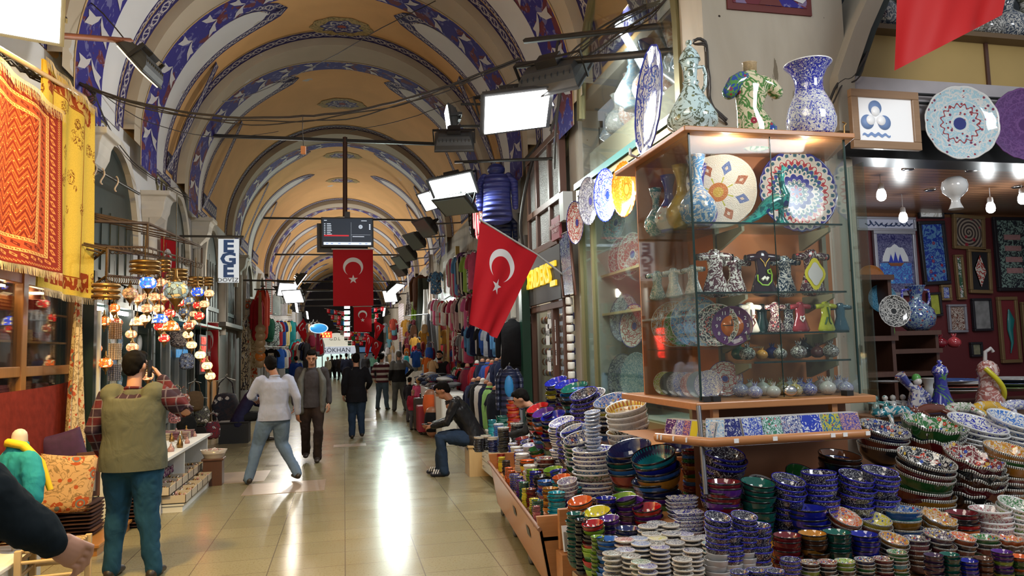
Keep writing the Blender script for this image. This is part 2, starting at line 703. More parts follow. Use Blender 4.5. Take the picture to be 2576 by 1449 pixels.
for Yb in allb:
 far = Yb > 30
 # rib: near face, soffit, far face
 r0, r1 = Yb-RIB, Yb
 vstrip(mb, r0, r1, -.05, pi+.05, .16, 1, 56)
 bwf = lambda th: BAND_A*(2.6 if Yb > 40 else 1+1.3*abs(math.cos(th))**1.5)
 vs = []
 for i in range(71):
  th = -.14+(pi+.28)*i/70
  vs += [V(r1-bwf(th), th, .165), V(r1, th, .165)]
 mb.add(vs, [(2*i, 2*i+1, 2*i+3, 2*i+2) for i in range(70)], 2, True)
 vs = []
 for i in range(71):
  th = -.14+(pi+.28)*i/70
  vs += [V(r1-bwf(th)-.04, th, .168), V(r1-bwf(th), th, .168)]
 mb.add(vs, [(2*i, 2*i+1, 2*i+3, 2*i+2) for i in range(70)], 5, True)
 for yf in (r0, r1):
  vs = []
  for i in range(49):
   th = pi*i/48
   vs += [V(yf, th, 0), V(yf, th, .16)]
  mb.add(vs, [(2*i, 2*i+1, 2*i+3, 2*i+2) for i in range(48)], 1, True)
 # white leaves on the blue band
 nl = 17 if not far else 22
 for k in range(nl):
  th = pi*(k+.5)/nl
  bw = bwf(th)
  for sg in (-1, 1):
   ym = Yb-bw*.5
   up = 1 if th > pi/2 else -1
   pts = [(ym, th), (ym+sg*bw*.16, th+up*.025), (ym+sg*bw*.42, th+up*.03), (ym+sg*bw*.36, th+up*.052), (ym+sg*bw*.44, th+up*.09), (ym+sg*bw*.2, th+up*.068), (ym+sg*bw*.05, th+up*.03)]
   mb.add([V(a, b, .172) for a, b in pts], [(0, 1, 2, 3, 4, 5, 6)], 4)
 # scroll border on the vault in front of the rib
 vstrip(mb, r0-.34, r0-.02, .0, pi, .012, 3, 56)
 vstrip(mb, r0-.37, r0-.34, .0, pi, .012, 5, 48)
 # lunettes with their frames, base borders and pendants
 span = r0-.37-prev
 nlun = 1 if span < 5.5 else int(span/3.1)
 for k in range(nlun):
  yc = prev+.70+k*3.1
  for right in (True, False):
   capsule(mb, yc, .65, -.03, 1.26, .010, 3, right, inner=(.42, 1.14))
   capsule(mb, yc, .42, -.03, 1.14, .014, 6, right)
   g = (lambda a: a) if right else (lambda a: pi-a)
   ya, yb = yc+.66, min(yc+2.5, r0-.36)
   if yb > ya+.3:
    vs = [V(ya, g(.02), .012), V(yb, g(.02), .012), V(yb, g(.13), .012), V(ya, g(.13), .012)]
    L = (yb-ya)/.45
    mb.add(vs, [(0, 1, 2, 3)], 3, False, [((0, 0), (L, 0), (L, 1), (0, 1))])
    vs = [V(ya, g(.02), .012), V(ya, g(.75), .012), V(ya+.26, g(.75), .012), V(ya+.26, g(.02), .012)]
    mb.add(vs, [(0, 1, 2, 3)], 3, False, [((0, 0), (5, 0), (5, 1), (0, 1))])
 # rosettes on the crown
 ny = [prev+.95+(r0-.4-prev)*.4] if span < 5.5 else [prev+1.6, prev+5.2]
 if Yb > 45:
  ny = [prev+3, prev+7.5]
 for ym in ny:
  if ym > 60:
   continue
  n = 40
  vs = [V(ym, pi/2, .013)]
  uv = []
  for i in range(n):
   a = 2*pi*i/n
   rr = 1+.05*math.cos(a*10)
   vs.append(V(ym+.42*rr*math.sin(a), pi/2-.62*rr*math.cos(a)/RV, .013))
  for i in range(n):
   j = (i+1) % n
   p, q = 2*pi*i/n, 2*pi*j/n
   uv.append(((.5, .5), (.5+.48*math.cos(p), .5+.48*math.sin(p)), (.5+.48*math.cos(q), .5+.48*math.sin(q))))
  mb.add(vs, [(0, 1+i, 1+(i+1) % n) for i in range(n)], 7, True, uv)
 prev = Yb
mb.build('ceiling', [OCHRE, BEIGE, BLUER, ORN, LEAFW, GOLDP, LIME, MEDAL], kind='structure')
def pendants(mb, X, yc, z, sg, sc=1.):
 """painted scroll strip with three hanging tulip points, on a wall facing sg"""
 x = X+sg*.012
 mb.add([(x, yc-.62*sc, z), (x, yc+.62*sc, z), (x, yc+.62*sc, z-.17*sc), (x, yc-.62*sc, z-.17*sc)], [(0, 1, 2, 3)], 0, False,
  [((0, 1), (2.4, 1), (2.4, 0), (0, 0))])
 for k, L in ((-.4, .42), (0, .6), (.4, .42)):
  y = yc+k*sc
  h = z-.17*sc
  w_ = .2*sc
  L *= sc
  mb.add([(x, y-w_, h), (x, y+w_, h), (x, y+w_*.8, h-L*.35), (x, y+w_*.3, h-L*.62), (x, y, h-L), (x, y-w_*.3, h-L*.62), (x, y-w_*.8, h-L*.35)],
   [tuple(range(7))], 1)
  x2 = x+sg*.006
  for m_, s_ in ((2, .7), (3, .42)):
   mb.add([(x2+sg*.004*m_, y+w_*s_*math.sin(a), h-L*.3-L*.3*s_*math.cos(a)) for a in [2*pi*i/10 for i in range(10)]], [tuple(range(10))], m_)
# --- side walls
mb = MB()
mb.box(XL-.3, XL, -2, 62, 0, ZS)
for y in (11.1, 14.6, 18.4, 21.6, 25.0, 28.4):
 pass
wl = mb.build('wall_left', LIME, kind='structure')
mb = MB()
for y in (10.4, 14.25, 18.1, 24.9, 28.2):
 pendants(mb, XL, y, ZS-.02, 1, .95)
for y in (10.4, 14.25, 18.1, 24.9, 28.2):
 pendants(mb, XR, y, ZS-.02, -1, .95)
mb.build('trim_2', [ORN, OLIVE, LEAFW, flat('navy_paint', (.03, .028, .14), .7)], kind='structure')
mb = MB()
mb.box(XR, XR+.3, 12.2, 62, 0, ZS)
mb.build('wall_right', DIRTY, kind='structure')
for k, q in enumerate(((6.05, 12.2, 5.02, ZS), (9.55, 10.0, 0, 5.02), (11.9, 12.2, 0, 5.02))):
 mb = MB()
 mb.box(XR, XR+.3, *q)
 mb.build('wall_right_%s' % ['upper', 'middle', 'near'][k], DIRTY, kind='structure')
# --- arched upper windows of the left wall
def arch_poly(w_, zs, z0, n=16, pt=0.):
 P = [(-w_, z0), (w_, z0)]
 for i in range(n+1):
  a = pi*i/n
  P.append((w_*math.cos(a), zs+w_*math.sin(a)*(1.15+pt)))
 return P
GREENW = flat('dark_green_joinery', (.022, .032, .028), .5, var=.3)
ARCHES = [(11.1, 1.3, 3.35, 2.45), (15.05, 1.2, 3.6, 2.5), (19.0, 1.15, 3.65, 2.5), (22.2, 1.0, 3.8, 2.5), (26, 1., 3.8, 2.6), (30, 1., 3.8, 2.6)]
for i, (yc, hw, zs_, z0) in enumerate(ARCHES):
 e = empty('window_%d' % (i+1), (XL, yc, 0))
 e['kind'] = 'structure'
 mb = MB()
 g = lambda x, y, z: Vector((.02+y, -x, z))
 mb.prism(arch_poly(hw-.12, zs_, z0), .02, 0, g)
 for k in range(-2, 3):
  mb.box(.04, .055, k*hw*.3-.012, k*hw*.3+.012, z0, zs_+.4)
 mb.box(.04, .08, -hw+.1, hw-.1, z0+.35, z0+.45)
 mb.box(.04, .08, -hw+.1, hw-.1, z0, z0+.08)
 mb.build('window_panel', GREENW, e)
 mb = MB()
 rs = []
 P = arch_poly(hw, zs_, z0)[1:]+[(-hw, z0)]
 for (x, z) in P[:-1]:
  cx_, cz_ = 0, zs_
  k = (hw-.14)/hw
  x2 = x*k
  z2 = zs_+(z-zs_)*k if z > zs_ else z
  rs.append([Vector((.0, -x, z)), Vector((.12, -x, z)), Vector((.12, -x2, z2)), Vector((.0, -x2, z2))])
 mb.rings(rs, 0, False)
 mb.build('window_surround', CREAM, e)
# --- corbels on round half-columns between the windows
STONE = flat('grey_limestone', (.50, .47, .42), .7, var=.2, sc=5, bump=.2)
def corbel(X, Y, z, sg, lab, zb=2.3, s=1.):
 e = empty('stone_corbel', (X, Y, z), lab, 'corbel', 'stone corbels along the hall walls')
 e.rotation_euler = (0, 0, 0 if sg > 0 else pi)
 mb = MB()
 prof = [(.30, .0), (.30, -.07), (.26, -.09), (.24, -.17), (.23, -.30), (.20, -.42), (.13, -.52), (.10, -.58), (.11, -.63), (.10, -.66)]
 rs = []
 for d, dz in prof:
  d *= s
  rs.append([Vector((0, -d*.95, dz*s)), Vector((d*1.5, -d*.95, dz*s)), Vector((d*1.5, d*.95, dz*s)), Vector((0, d*.95, dz*s))])
 mb.rings(rs, 0, False)
 mb.build('bracket', STONE, e, .012)
 mb = MB()
 mb.tube([(.1, 0, -.66*s), (.1, 0, -(z-zb))], .10, 14)
 mb.build('column_shaft', STONE, e)
corbel(XL, 13.05, 4.45, 1, 'stone corbel over a slim shaft between the first two dark arched windows')
corbel(XL, 17.1, 4.75, 1, 'stone corbel on its shaft above and behind the blue EGE sign bracket')
corbel(XL, 20.4, 4.85, 1, 'stone corbel partly hidden by the EGE sign, between the narrow arched windows', s=.9)
corbel(XL, 23.6, 4.8, 1, 'small far stone corbel on the left wall past the EGE sign', s=.9)
for y in (9.9, ):
 corbel(XL, 9.75, 4.5, 1, 'cream corbel just past the edge of the yellow carpet', 3.3)
corbel(XR, 13.2, 4.9, -1, 'stone corbel on the right wall behind the shop floodlights')
# --- far end wall with the lit shop in an arch
ENDY = 61.6
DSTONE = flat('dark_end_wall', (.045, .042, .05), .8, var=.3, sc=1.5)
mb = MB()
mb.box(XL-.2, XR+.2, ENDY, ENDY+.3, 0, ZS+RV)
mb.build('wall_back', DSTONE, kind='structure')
mb = MB()
p0 = PY(838, 905, ENDY)
ax = p0.x+.25
R2 = 1.55
rs = []
for i in range(25):
 a = pi*i/24
 rs.append([Vector((ax+r*math.cos(a), y, 1.95+r*math.sin(a))) for r, y in ((R2, ENDY-.25), (R2+.3, ENDY-.25), (R2+.3, ENDY), (R2, ENDY))])
rs = [[q-Vector((0, 0, 1.95)) for q in rs[0]]]+rs+[[q-Vector((0, 0, 1.95)) for q in rs[-1]]]
mb.rings(rs, 0, False)
mb.build('trim_3', flat('arch_stone', (.11, .10, .10), .7), kind='structure')
e = empty('lit_jewellery_shop', (ax, ENDY-.05, 0), 'brightly lit shop front under the far arch reading OKHAN with an umlaut', 'shop front')
mb = MB()
mb.prism([(-R2, 0), (R2, 0)]+[(R2*math.cos(pi*i/20), 1.95+R2*math.sin(pi*i/20)) for i in range(21)], -.04)
mb.build('arch_panel', emis('shop_glow_green', (.62, .80, .72), .75), e)
mb = MB()
mb.prism([(R2*.97*math.cos(pi*i/20), 2.35+R2*.8*math.sin(pi*i/20)) for i in range(21)], -.05)
mb.build('awning_panel', emis('cream_lit_awning', (.55, .52, .42), .8), e).location = (0, -.05, 0)
mb = MB()
mb.box(-R2, R2, -.1, -.05, 1.8, 2.4)
mb.build('sign_board', emis('grey_lit_board', (.42, .45, .50), .8), e).location = (0, -.06, 0)
NAVYL = flat('navy_lettering', (.03, .06, .16), .4)
text('G\u00d6KHAN', .52, (0, -.2, 2.09), (pi/2, 0, 0), NAVYL, e, .01)
text('G.D.L', .36, (-.1, -.2, 3.0), (pi/2, 0, 0), flat('olive_letter', (.10, .09, .05), .5), e, .01)
mb = MB()
for x in (-1.1, -.4, .3, 1.):
 mb.box(x-.04, x+.04, -.1, -.07, .0, 1.8)
mb.build('door_frame', flat('shop_frame', (.25, .28, .28), .4), e)
p1 = PY(1060, 905, ENDY)
e = empty('end_shop_sign', (1.7, ENDY-.05, 0), 'blue lit shop fascia on the far wall beyond the crowd', 'sign')
mb = MB()
mb.box(-1.1, 1.1, -.1, 0, 1.9, 2.3)
mb.build('sign_panel', emis('blue_lit_sign', (.06, .14, .26), .6), e)
mb = MB()
mb.box(-1.1, 1.1, -.06, 0, 0, 1.8)
mb.build('shop_window', emis('dim_shop_window', (.07, .075, .08), .5), e)
# --- tie bars
mb = MB()
TIES = [(16.6, 6.5), (27., 6.6), (33., 6.1), (37, 5.3), (41, 5.2), (46, 5.1), (52, 5.1)]
for i, (y, z) in enumerate(TIES):
 h = math.sqrt(max(.1, (RV-.1)**2-(z-ZS)**2)) if z > ZS else RV
 mb = MB()
 mb.box(-h, h, y-.03, y+.03, z-.035, z+.035)
 o = mb.build('tie_bar', DARKM)
 tag(o, ['black iron tie bar that carries the television pole', 'iron tie bar crossing just above the television screen',
   'iron tie bar level with the foot of the television'][i] if i < 3 else 'distant iron tie bar crossing the far vault beyond the hanging flags', 'tie bar', None if i < 3 else 'tie bars of the far vault')
# --- cables
def cable(pxs, y0, y1, r, lab, n=3, grp=None):
 mb = MB()
 P = []
 k = len(pxs)-1
 for i, (a, b) in enumerate(pxs):
  P.append(PY(a, b, y0+(y1-y0)*i/k))
 # smooth the path
 Q = []
 for i in range(k):
  for s in range(5):
   t = s/5
   p_1 = P[max(i-1, 0)]
   p_2 = P[min(i+2, k)]
   a, b = P[i], P[i+1]
   Q.append(.5*((2*a)+(-p_1+b)*t+(2*p_1-5*a+4*b-p_2)*t*t+(-p_1+3*a-3*b+p_2)*t**3))
 Q.append(P[-1])
 Q2 = [q+Vector((0, .01, random.uniform(-.006, .006))) for q in Q]
 mb.tube(Q2, r, 6)
 for s in range(n-1):
  ph = random.uniform(0, 6)
  mb.tube([q+Vector((0, .02*math.sin(i*.9+ph), -.02-.05*math.sin(pi*i/len(Q))*(s+1)*.6+.014*math.cos(i*.7+ph))) for i, q in enumerate(Q)], r*.6, 5)
 o = mb.build('cable', CABLE)
 tag(o, lab, 'cable', grp)
 return o
cable([(195, 205), (300, 245), (450, 278), (600, 295), (760, 292), (900, 276), (1050, 240), (1180, 195), (1310, 145)], 9.4, 8.4, .014, 'thick bundle of dusty cables sagging across the whole hall', 3)
cable([(560, 255), (640, 235), (820, 150), (960, 70), (1110, -5)], 11., 12.2, .008, 'thin cord rising from the sagging cable bundle towards the top of the vault', 1)
cable([(205, -10), (260, 35), (330, 120)], 9.4, 9.2, .008, 'thin wire coming down to the unlit floodlight beside the carpets', 1)
cable([(235, 230), (280, 330), (350, 420), (480, 500)], 9.6, 12.5, .008, 'thin wire running down from the bundle along the arched windows', 2)
cable([(240, 225), (380, 310), (560, 345), (700, 330)], 10.5, 14, .006, 'slack wire under the main cable bundle near the blue painted band', 1)
cable([(880, 330), (1000, 305), (1130, 262), (1260, 220), (1380, 150)], 14, 9, .006, 'knotted thin wire rising to the large lit floodlight', 1)
cable([(1690, -20), (1640, 30), (1560, 80), (1480, 140), (1400, 165)], 6.2, 7.6, .012, 'brown cable looping past the upper shop window to the lamp bar', 2)
cable([(1660, 0), (1560, 40), (1480, 95), (1420, 160), (1400, 300), (1395, 420)], 6.6, 9.6, .012, 'tangle of old cables running down the pillar left of the upper window', 4)
cable([(1430, 40), (1400, 120), (1410, 230), (1385, 330)], 9.3, 9.6, .014, 'dusty cable tangle hanging on the pillar beside the big floodlight', 4)
cable([(2185, 130), (2150, 190), (2110, 210), (2070, 300)], 5.5, 5.5, .012, 'cable dropping down the pillar behind the tall blue vase', 2)
cable([(1745, 100), (1775, 105), (1782, 180), (1790, 260), (1830, 300)], 5.6, 5.6, .014, 'thick old cable looping on the pillar behind the white jug', 3)
cable([(1395, 330), (1360, 350), (1330, 440), (1310, 560), (1320, 640)], 11.4, 11.6, .03, 'black hose-like cable hanging beside the brown wooden windows', 1)
cable([(762, 292), (761, 330), (764, 368)], 9.1, 9.1, .005, 'short cord hanging from the cable bundle with an orange plug', 1)
mb = MB()
mb.cbox(PY(763, 378, 9.1), (.06, .04, .10))
tag(mb.build('orange_plug', flat('orange_plastic', (.55, .20, .05), .5), bev=.006), 'small orange plug box dangling from the cable bundle in mid hall', 'plug')
# --- floodlights
HOUS = flat('grey_lamp_housing', (.045, .047, .048), .5, .2, var=.3)
LENS_OFF = flat('unlit_lamp_glass', (.16, .19, .18), .15, spec=.8)
def floodlight(loc, aim, size, lab, lit=None, power=0, col=(1, 1, 1), arm=None, w_=1.3, roll=0., grp=None):
 e = empty('floodlight', loc, lab, 'floodlight', grp)
 q = Vector(aim).normalized().to_track_quat('-Z', 'Y')
 e.rotation_euler = (q @ Euler((0, 0, roll)).to_quaternion()).to_euler()
 W, H_ = size*w_/2, size/2
 mb = MB()
 rs = []
 for k, (z, a, b) in enumerate([(-.02, 1.06, 1.06), (0, 1.06, 1.06), (.03*size, 1, .98), (.16*size, .96, .86), (.27*size, .9, .62), (.34*size, .82, .35), (.35*size, .5, .1)]):
  x, y = W*a, H_*b
  rs.append([Vector((-x, -y, z)), Vector((x, -y, z)), Vector((x, y, z)), Vector((-x, y, z))])
 mb.rings(rs, 0, False)
 for k in range(-4, 5):
  mb.box(k*W*.2-.004, k*W*.2+.004, -H_*.7, H_*.7, .1*size, .3*size)
 mb.build('housing', HOUS, e, .006)
 mb = MB()
 x, y = W*.93, H_*.93
 mb.box(-x, x, -y, y, -.035, -.018)
 mb.build('lens', emis('lit_lens_%d' % round(lit), col, lit) if lit else LENS_OFF, e)
 mb = MB()
 for s in (-1, 1):
  mb.box(s*W*1.1-.008, s*W*1.1+.008, -.02, .02, -.02, .5*size)
 mb.box(-W*1.1, W*1.1, -.02, .02, .5*size-.012, .5*size)
 mb.box(-W*.35, W*.35, -H_*.2, H_*.45, .33*size, .5*size)
 mb.build('bracket', BLACK, e)
 if power:
  ld = bpy.data.lights.new('lamp_light', 'AREA')
  ld.energy = power
  ld.color = col
  ld.shape = 'RECTANGLE'
  ld.size = W*1.8
  ld.size_y = H_*1.8
  lo = bpy.data.objects.new('lamp_light', ld)
  COL.objects.link(lo)
  lo.parent = e
  lo.location = (0, 0, -.05)
 return e
def bar(pts, r, lab, name='wall_bar', mat=None, cat='bar', grp=None, sq=False):
 mb = MB()
 mb.tube(pts, r, 4 if sq else 8)
 return tag(mb.build(name, mat or DARKM), lab, cat, grp)
P = lambda px, py, Y: PY(px, py, Y)
floodlight(P(1298, 278, 7.6), (.10, -.50, -.87), .56, 'large lit floodlight with white lens on the arm above the shop window', 6, 85, (1, 1, .99), w_=1.35, roll=-.30)
floodlight(P(1395, 205, 7.5), (.5, .55, -.75), .55, 'large black floodlight seen from behind, hung beside the big lit one', 4, 40, (.98, 1, 1))
bar([P(1320, 103, 8.2), PX(1690, 62, 3.15)], .035, 'upper black iron arm coming out of the pillar over the jugs', sq=True)
bar([P(1300, 165, 7.9), PX(1735, 125, 3.2)], .04, 'lower black iron arm that carries the large lit floodlight', sq=True)
floodlight(P(1130, 300, 10.6), (-.95, .05, -.12), .34, 'small floodlight with a thin lit edge left of the large one', 5, 70, w_=1.2)
bar([P(1160, 262, 10.6), P(1240, 262, 10.7)], .02, 'short brown bar holding the small floodlight')
floodlight(P(1143, 356, 10.), (.15, .8, -.6), .40, 'dark ribbed floodlight seen from behind below the small lit one')
bar([P(1130, 318, 10.1), PX(1395, 315, 3.2)], .02, 'thin brown arm over the ribbed floodlight')
floodlight(P(1140, 468, 12.), (-.05, -.55, -.85), .50, 'lit green-white floodlight above the hanging blue jacket', 6, 70, (.86, 1, .93), w_=1.5, roll=-.30)
floodlight(P(1092, 500, 12.8), (-.2, -.7, -.8), .38, 'smaller lit floodlight just left of the green-white one', 6, 35, (1, .97, .9), roll=-.3)
floodlight(P(1145, 517, 11.8), (-.3, -.35, -.95), .44, 'unlit floodlight with a glass face below the green-white one', w_=1.4)
bar([P(1145, 408, 12), PX(1415, 398, 3.2)], .025, 'black iron arm above the blue jacket')
bar([P(1160, 474, 12.), PX(1305, 475, 3.2)], .02, 'black arm with green tape crossing the blue jacket')
FL = [(1068, 572, 15), (1042, 606, 16.5), (1022, 638, 18), (1008, 660, 20), (1003, 680, 22)]
for i, (x, y, Y) in enumerate(FL):
 floodlight(P(x, y, Y), (-.6, -.25, -.6), .42, ['first', 'second', 'third', 'fourth', 'last'][i]+' dark floodlight in the descending chain below the lit pair', None, 0)
 bar([P(x+12, y-8, Y), PX(x+90-i*8, y-12, 3.2)], .02, ['upper', 'second', 'middle', 'fourth', 'lowest'][i]+' thin arm of the chain of dark floodlights', grp=None)
# left row, near and far
floodlight(P(62, 32, 6.7), (.05, .75, -.75) if False else (.30, -.8, -.42), .42, 'glaring white floodlight at the very top above the yellow carpet', 9, 22, (1, .93, .75))
floodlight(P(352, 165, 8.6), (-.75, .1, -.65), .40, 'black floodlight hanging edge-on from the reddish beam near the carpets', 2.2, 0, (1, .75, .4))
bar([P(130, 88, 7.3), P(330, 103, 8.6)], .03, 'reddish wooden beam between the glaring lamp and the hanging lamp', mat=flat('reddish_beam', (.32, .11, .05), .5), sq=True)
area = area_light('carpet_lamp_light', PX(150, 40, -1.75)+Vector((0, 0, .1)), (-.75, .35, -.7), .3, 190, (1, .66, .20))
floodlight(P(722, 728, 21), (.45, -.75, -.35), .36, 'upper warm floodlight over the shirts on the left side', 5, 40, (1, .86, .68), w_=1.5)
floodlight(P(738, 745, 19.5), (-.4, -.75, -.55), .36, 'lower warm floodlight over the shirts on the left side', 5, 45, (1, .86, .68), w_=1.5)
floodlight(P(757, 705, 20.5), (.8, .1, -.6), .4, 'black floodlight edge-on with lit rim above the warm pair', 4)
floodlight(P(770, 728, 23), (.8, .1, -.6), .4, 'black floodlight edge-on just below and right of another, left side')
floodlight(P(982, 745, 28), (-.5, -.6, -.3), .45, 'lit greenish floodlight hanging right of the central flags', 6, 90, (.75, 1, .9))
floodlight(P(995, 725, 24), (.5, -.3, -.8), .45, 'tilted floodlight with a narrow bright lens near the greenish one', 7, 60, (.95, 1, 1))
bar([P(612, 705, 22), P(835, 709, 22.5)], .025, 'long black bar above the shirts of the left stalls')
bar([P(640, 728, 21), P(830, 730, 23)], .02, 'thin bar carrying the warm floodlights')
# lamps further down the hall, small in view
for i, (x, y, z) in enumerate([(-2.3, 30, 4.2), (2.3, 34, 4.2), (-2.3, 38, 4.1), (2.3, 43, 4.1), (-2.2, 47, 4.2), (2.2, 52, 4.2)]):
 floodlight((x, y, z), (.9 if x < 0 else -.9, -.1, .12), .5, 'distant lit floodlight over the far stalls', 3, 110, (1, 1, .97), grp='floodlights far down the hall')
 bar([(x, y, z+.22), (3.2 if x > 0 else -3.2, y, z+.26)], .025, 'wall arm of a distant floodlight over the far stalls', grp='wall arms far down the hall')
# ================================================================= LEFT SIDE
def rug_mat(name, field, c2, c3, bord, zig=True):
 t = MT(name)
 s = t.sep(t.tc('UV'))
 x = t.ab(t.sub(s[0], .5))
 y = t.ab(t.sub(s[1], .5))
 # distance to the edge in units of width
 ex = t.sub(.5, x)
 ey = t.mul(t.sub(.5, y), 1.7)
 e = t.m('MINIMUM', ex, ey)
 u = t.mul(s[0], 10.)
 v = t.mul(s[1], 17.)
 tri = t.ab(t.sub(t.fr(u), .5))
 z = t.fr(t.addm(t.mul(v, 1.0), t.mul(tri, 2.2 if zig else .5)))
 c = t.mix(t.lt(z, .35), field, c2)
 c = t.mix(t.near(z, .62, .05), c, (.10, .015, .01))
 dots = t.lt(t.vor(t.comb(u, v), 3.2, rnd=0.), .17)
 c = t.mix(t.mul(dots, t.near(z, .62, .12)), c, c3)
 for (a, b, col, cc, k) in bord:
  m = t.mul(t.gt(e, a), t.lt(e, b))
  along = t.m('ADD', t.mul(s[0], 1.), t.mul(s[1], 1.7))
  di = t.ab(t.sub(t.fr(t.mul(along, k)), .5))
  w_ = t.ab(t.m('DIVIDE', t.sub(e, (a+b)/2), (b-a)))
  mot = t.lt(t.addm(di, w_), .36)
  mot = t.sub(mot, t.lt(t.addm(di, w_), .14))
  cc2 = t.mix(mot, col, cc)
  c = t.mix(m, c, cc2)
 c = t.mix(t.lt(e, .012), c, c2)
 nz = t.noise(t.tc(), 90, 2)
 k = t.m('MULTIPLY_ADD', nz, .5, .7)
 c = t.mix(1., c, t.comb(k, k, k), 'MULTIPLY')
 t.bump(nz, .5, .01)
 return t.done(c, .95, spec=.1)
REDRUG = rug_mat('red_rug_weave', (.42, .085, .03), (.16, .02, .012), (.62, .36, .13),
    [(.012, .05, (.25, .03, .02), (.55, .30, .10), 40), (.05, .12, (.20, .025, .02), (.55, .22, .08), 14), (.12, .15, (.60, .36, .14), (.25, .04, .02), 30),
    (.15, .23, (.38, .07, .03), (.14, .02, .015), 12), (.23, .26, (.60, .36, .14), (.25, .04, .02), 30)])
def gold_rug():
 t = MT('yellow_rug_weave')
 s = t.sep(t.tc('UV'))
 x = t.ab(t.sub(s[0], .5))
 y = t.ab(t.sub(s[1], .5))
 e = t.m('MINIMUM', t.sub(.5, x), t.mul(t.sub(.5, y), 2.4))
 d = t.vor(t.tc(), 4.2)
 n = t.noise(t.tc(), 16, 3, 1.5)
 mot = t.mul(t.lt(d, .32), t.near(n, .5, .045))
 c = t.mix(mot, (.72, .50, .08), (.22, .075, .015))
 c = t.mix(t.lt(d, .05), c, (.30, .06, .01))
 bm = t.mul(t.gt(e, .06), t.lt(e, .20))
 b2 = t.mix(t.gt(t.noise(t.tc(), 9, 2, 1.), .52), (.30, .05, .012), (.62, .38, .10))
 c = t.mix(t.mul(bm, t.gt(y, .38)), c, b2)
 c = t.mix(t.near(e, .21, .008), c, (.30, .07, .012))
 nz = t.noise(t.tc(), 90, 2)
 k = t.m('MULTIPLY_ADD', nz, .4, .75)
 c = t.mix(1., c, t.comb(k, k, k), 'MULTIPLY')
 t.bump(nz, .4, .01)
 return t.done(c, .95, spec=.1)
GOLDRUG = gold_rug()
FRINGE = flat('wool_fringe', (.62, .48, .28), .95, var=.3, sc=60)
def hanging_rug(X, y0, y1, z0, z1, mat, lab, ph=0., amp=.035, frt=True):
 e = empty('hanging_carpet', (X, (y0+y1)/2, z1), lab, 'carpet')
 W = y1-y0
 H_ = z1-z0
 f = lambda u, v: Vector((amp*math.sin(u*7+ph+v*.6)*(1.15-v)+amp*.5*math.sin(u*19+ph), -W/2+W*u, -H_*(1-v)))
 mb = MB()
 mb.grid(f, 40, 30)
 mb.grid(lambda u, v: f(u, v)-Vector((.014, 0, 0)), 40, 30)
 mb.build('pile', mat, e)
 mb = MB()
 n = int(W/.014)
 for (v, sgn) in ((0, -1),)+(((1, 1),) if frt else ()):
  for i in range(n):
   u = (i+.5)/n
   p = f(u, v)
   q = p+Vector((random.uniform(0, .012), random.uniform(-.008, .008), -.07 if v == 0 else -.09))
   if v == 1:
    p = p+Vector((.02, 0, .02))
    q = q+Vector((.03, 0, 0))
   mb.add([p-Vector((0, .005, 0)), p+Vector((0, .005, 0)), q+Vector((0, .003, 0)), q-Vector((0, .003, 0))], [(0, 1, 2, 3)])
 mb.build('fringe', FRINGE, e)['kind'] = 'stuff'
 return e
hanging_rug(-2.50, 5.35, 7.26, 2.49, 3.95, REDRUG, 'red hanging carpet with zigzag field and diamond borders', 1.)
hanging_rug(-2.60, 7.1, 8.5, 2.36, 4.40, GOLDRUG, 'bright yellow hanging carpet with sparse flower motifs', .3, .03)
bar([PX(-60, 88, -2.52), PX(215, 248, -2.62)], .022, 'yellow wooden pole along the top of the hanging carpets', 'hanging_pole', WOODL, 'pole')
mb = MB()
for k in range(9):
 a = random.uniform(-.3, .3)
 Pq = [PX(-20+i*24, 130+i*14+random.uniform(-16, 10), -2.72+random.uniform(-.1, .1)) for i in range(9)]
 mb.tube(Pq, .008, 5)
tag(mb.build('cable', CABLE), 'tangle of dusty cables lying behind the carpet pole', 'cable')
cable([(205, 200), (185, 215), (205, 245), (240, 235), (215, 210)], 9.5, 9.6, .012, 'knot of brown cables tied to the wall near the carpets', 4)
# wall of the shop front under the carpets
mb = MB()
GX = -3.0
WOODH = wood('honey_wood', (.30, .12, .03), (.46, .21, .06), .35, 2)
e = empty('shop_front_cabinet', (GX, 7.3, 0), 'honey wood and glass shop front under the red carpet', 'cabinet')
mb = MB()
for y in (5.2, 6.55, 7.85, 9.25):
 mb.box(-.03, .05, y-7.3-.06, y-7.3+.06, 0, 2.6)
for z in (.78, 1.62, 2.5):
 mb.box(-.03, .04, -2.1, 1.95, z-.05, z+.05)
mb.box(-.15, -.03, -2.1, 1.95, 0, .78)
mb.build('frame', WOODH, e, .008)
mb = MB()
mb.box(-.17, -.15, -2.1, 1.95, 0, 2.7)
mb.build('back_panel', flat('shop_back_brown', (.17, .07, .03), .6), e)
mb = MB()
for z in (1.1, 1.38, 1.9, 2.2):
 mb.box(-.15, -.04, -2.0, 1.9, z, z+.02)
mb.build('shelf', WOODH, e)
mb = MB()
mb.box(.0, .006, -2.1, 1.95, .8, 2.5)
mb.build('glass', GLASS, e)
mb = MB()
for y in (-1.5, -.6, .3, 1.2):
 mb = MB()
 mb.cbox((-.1, y, 2.42), (.1, .1, .02))
 mb.build('spotlight', emis('warm_spot', (1, .72, .38), 22), e)
n = 0
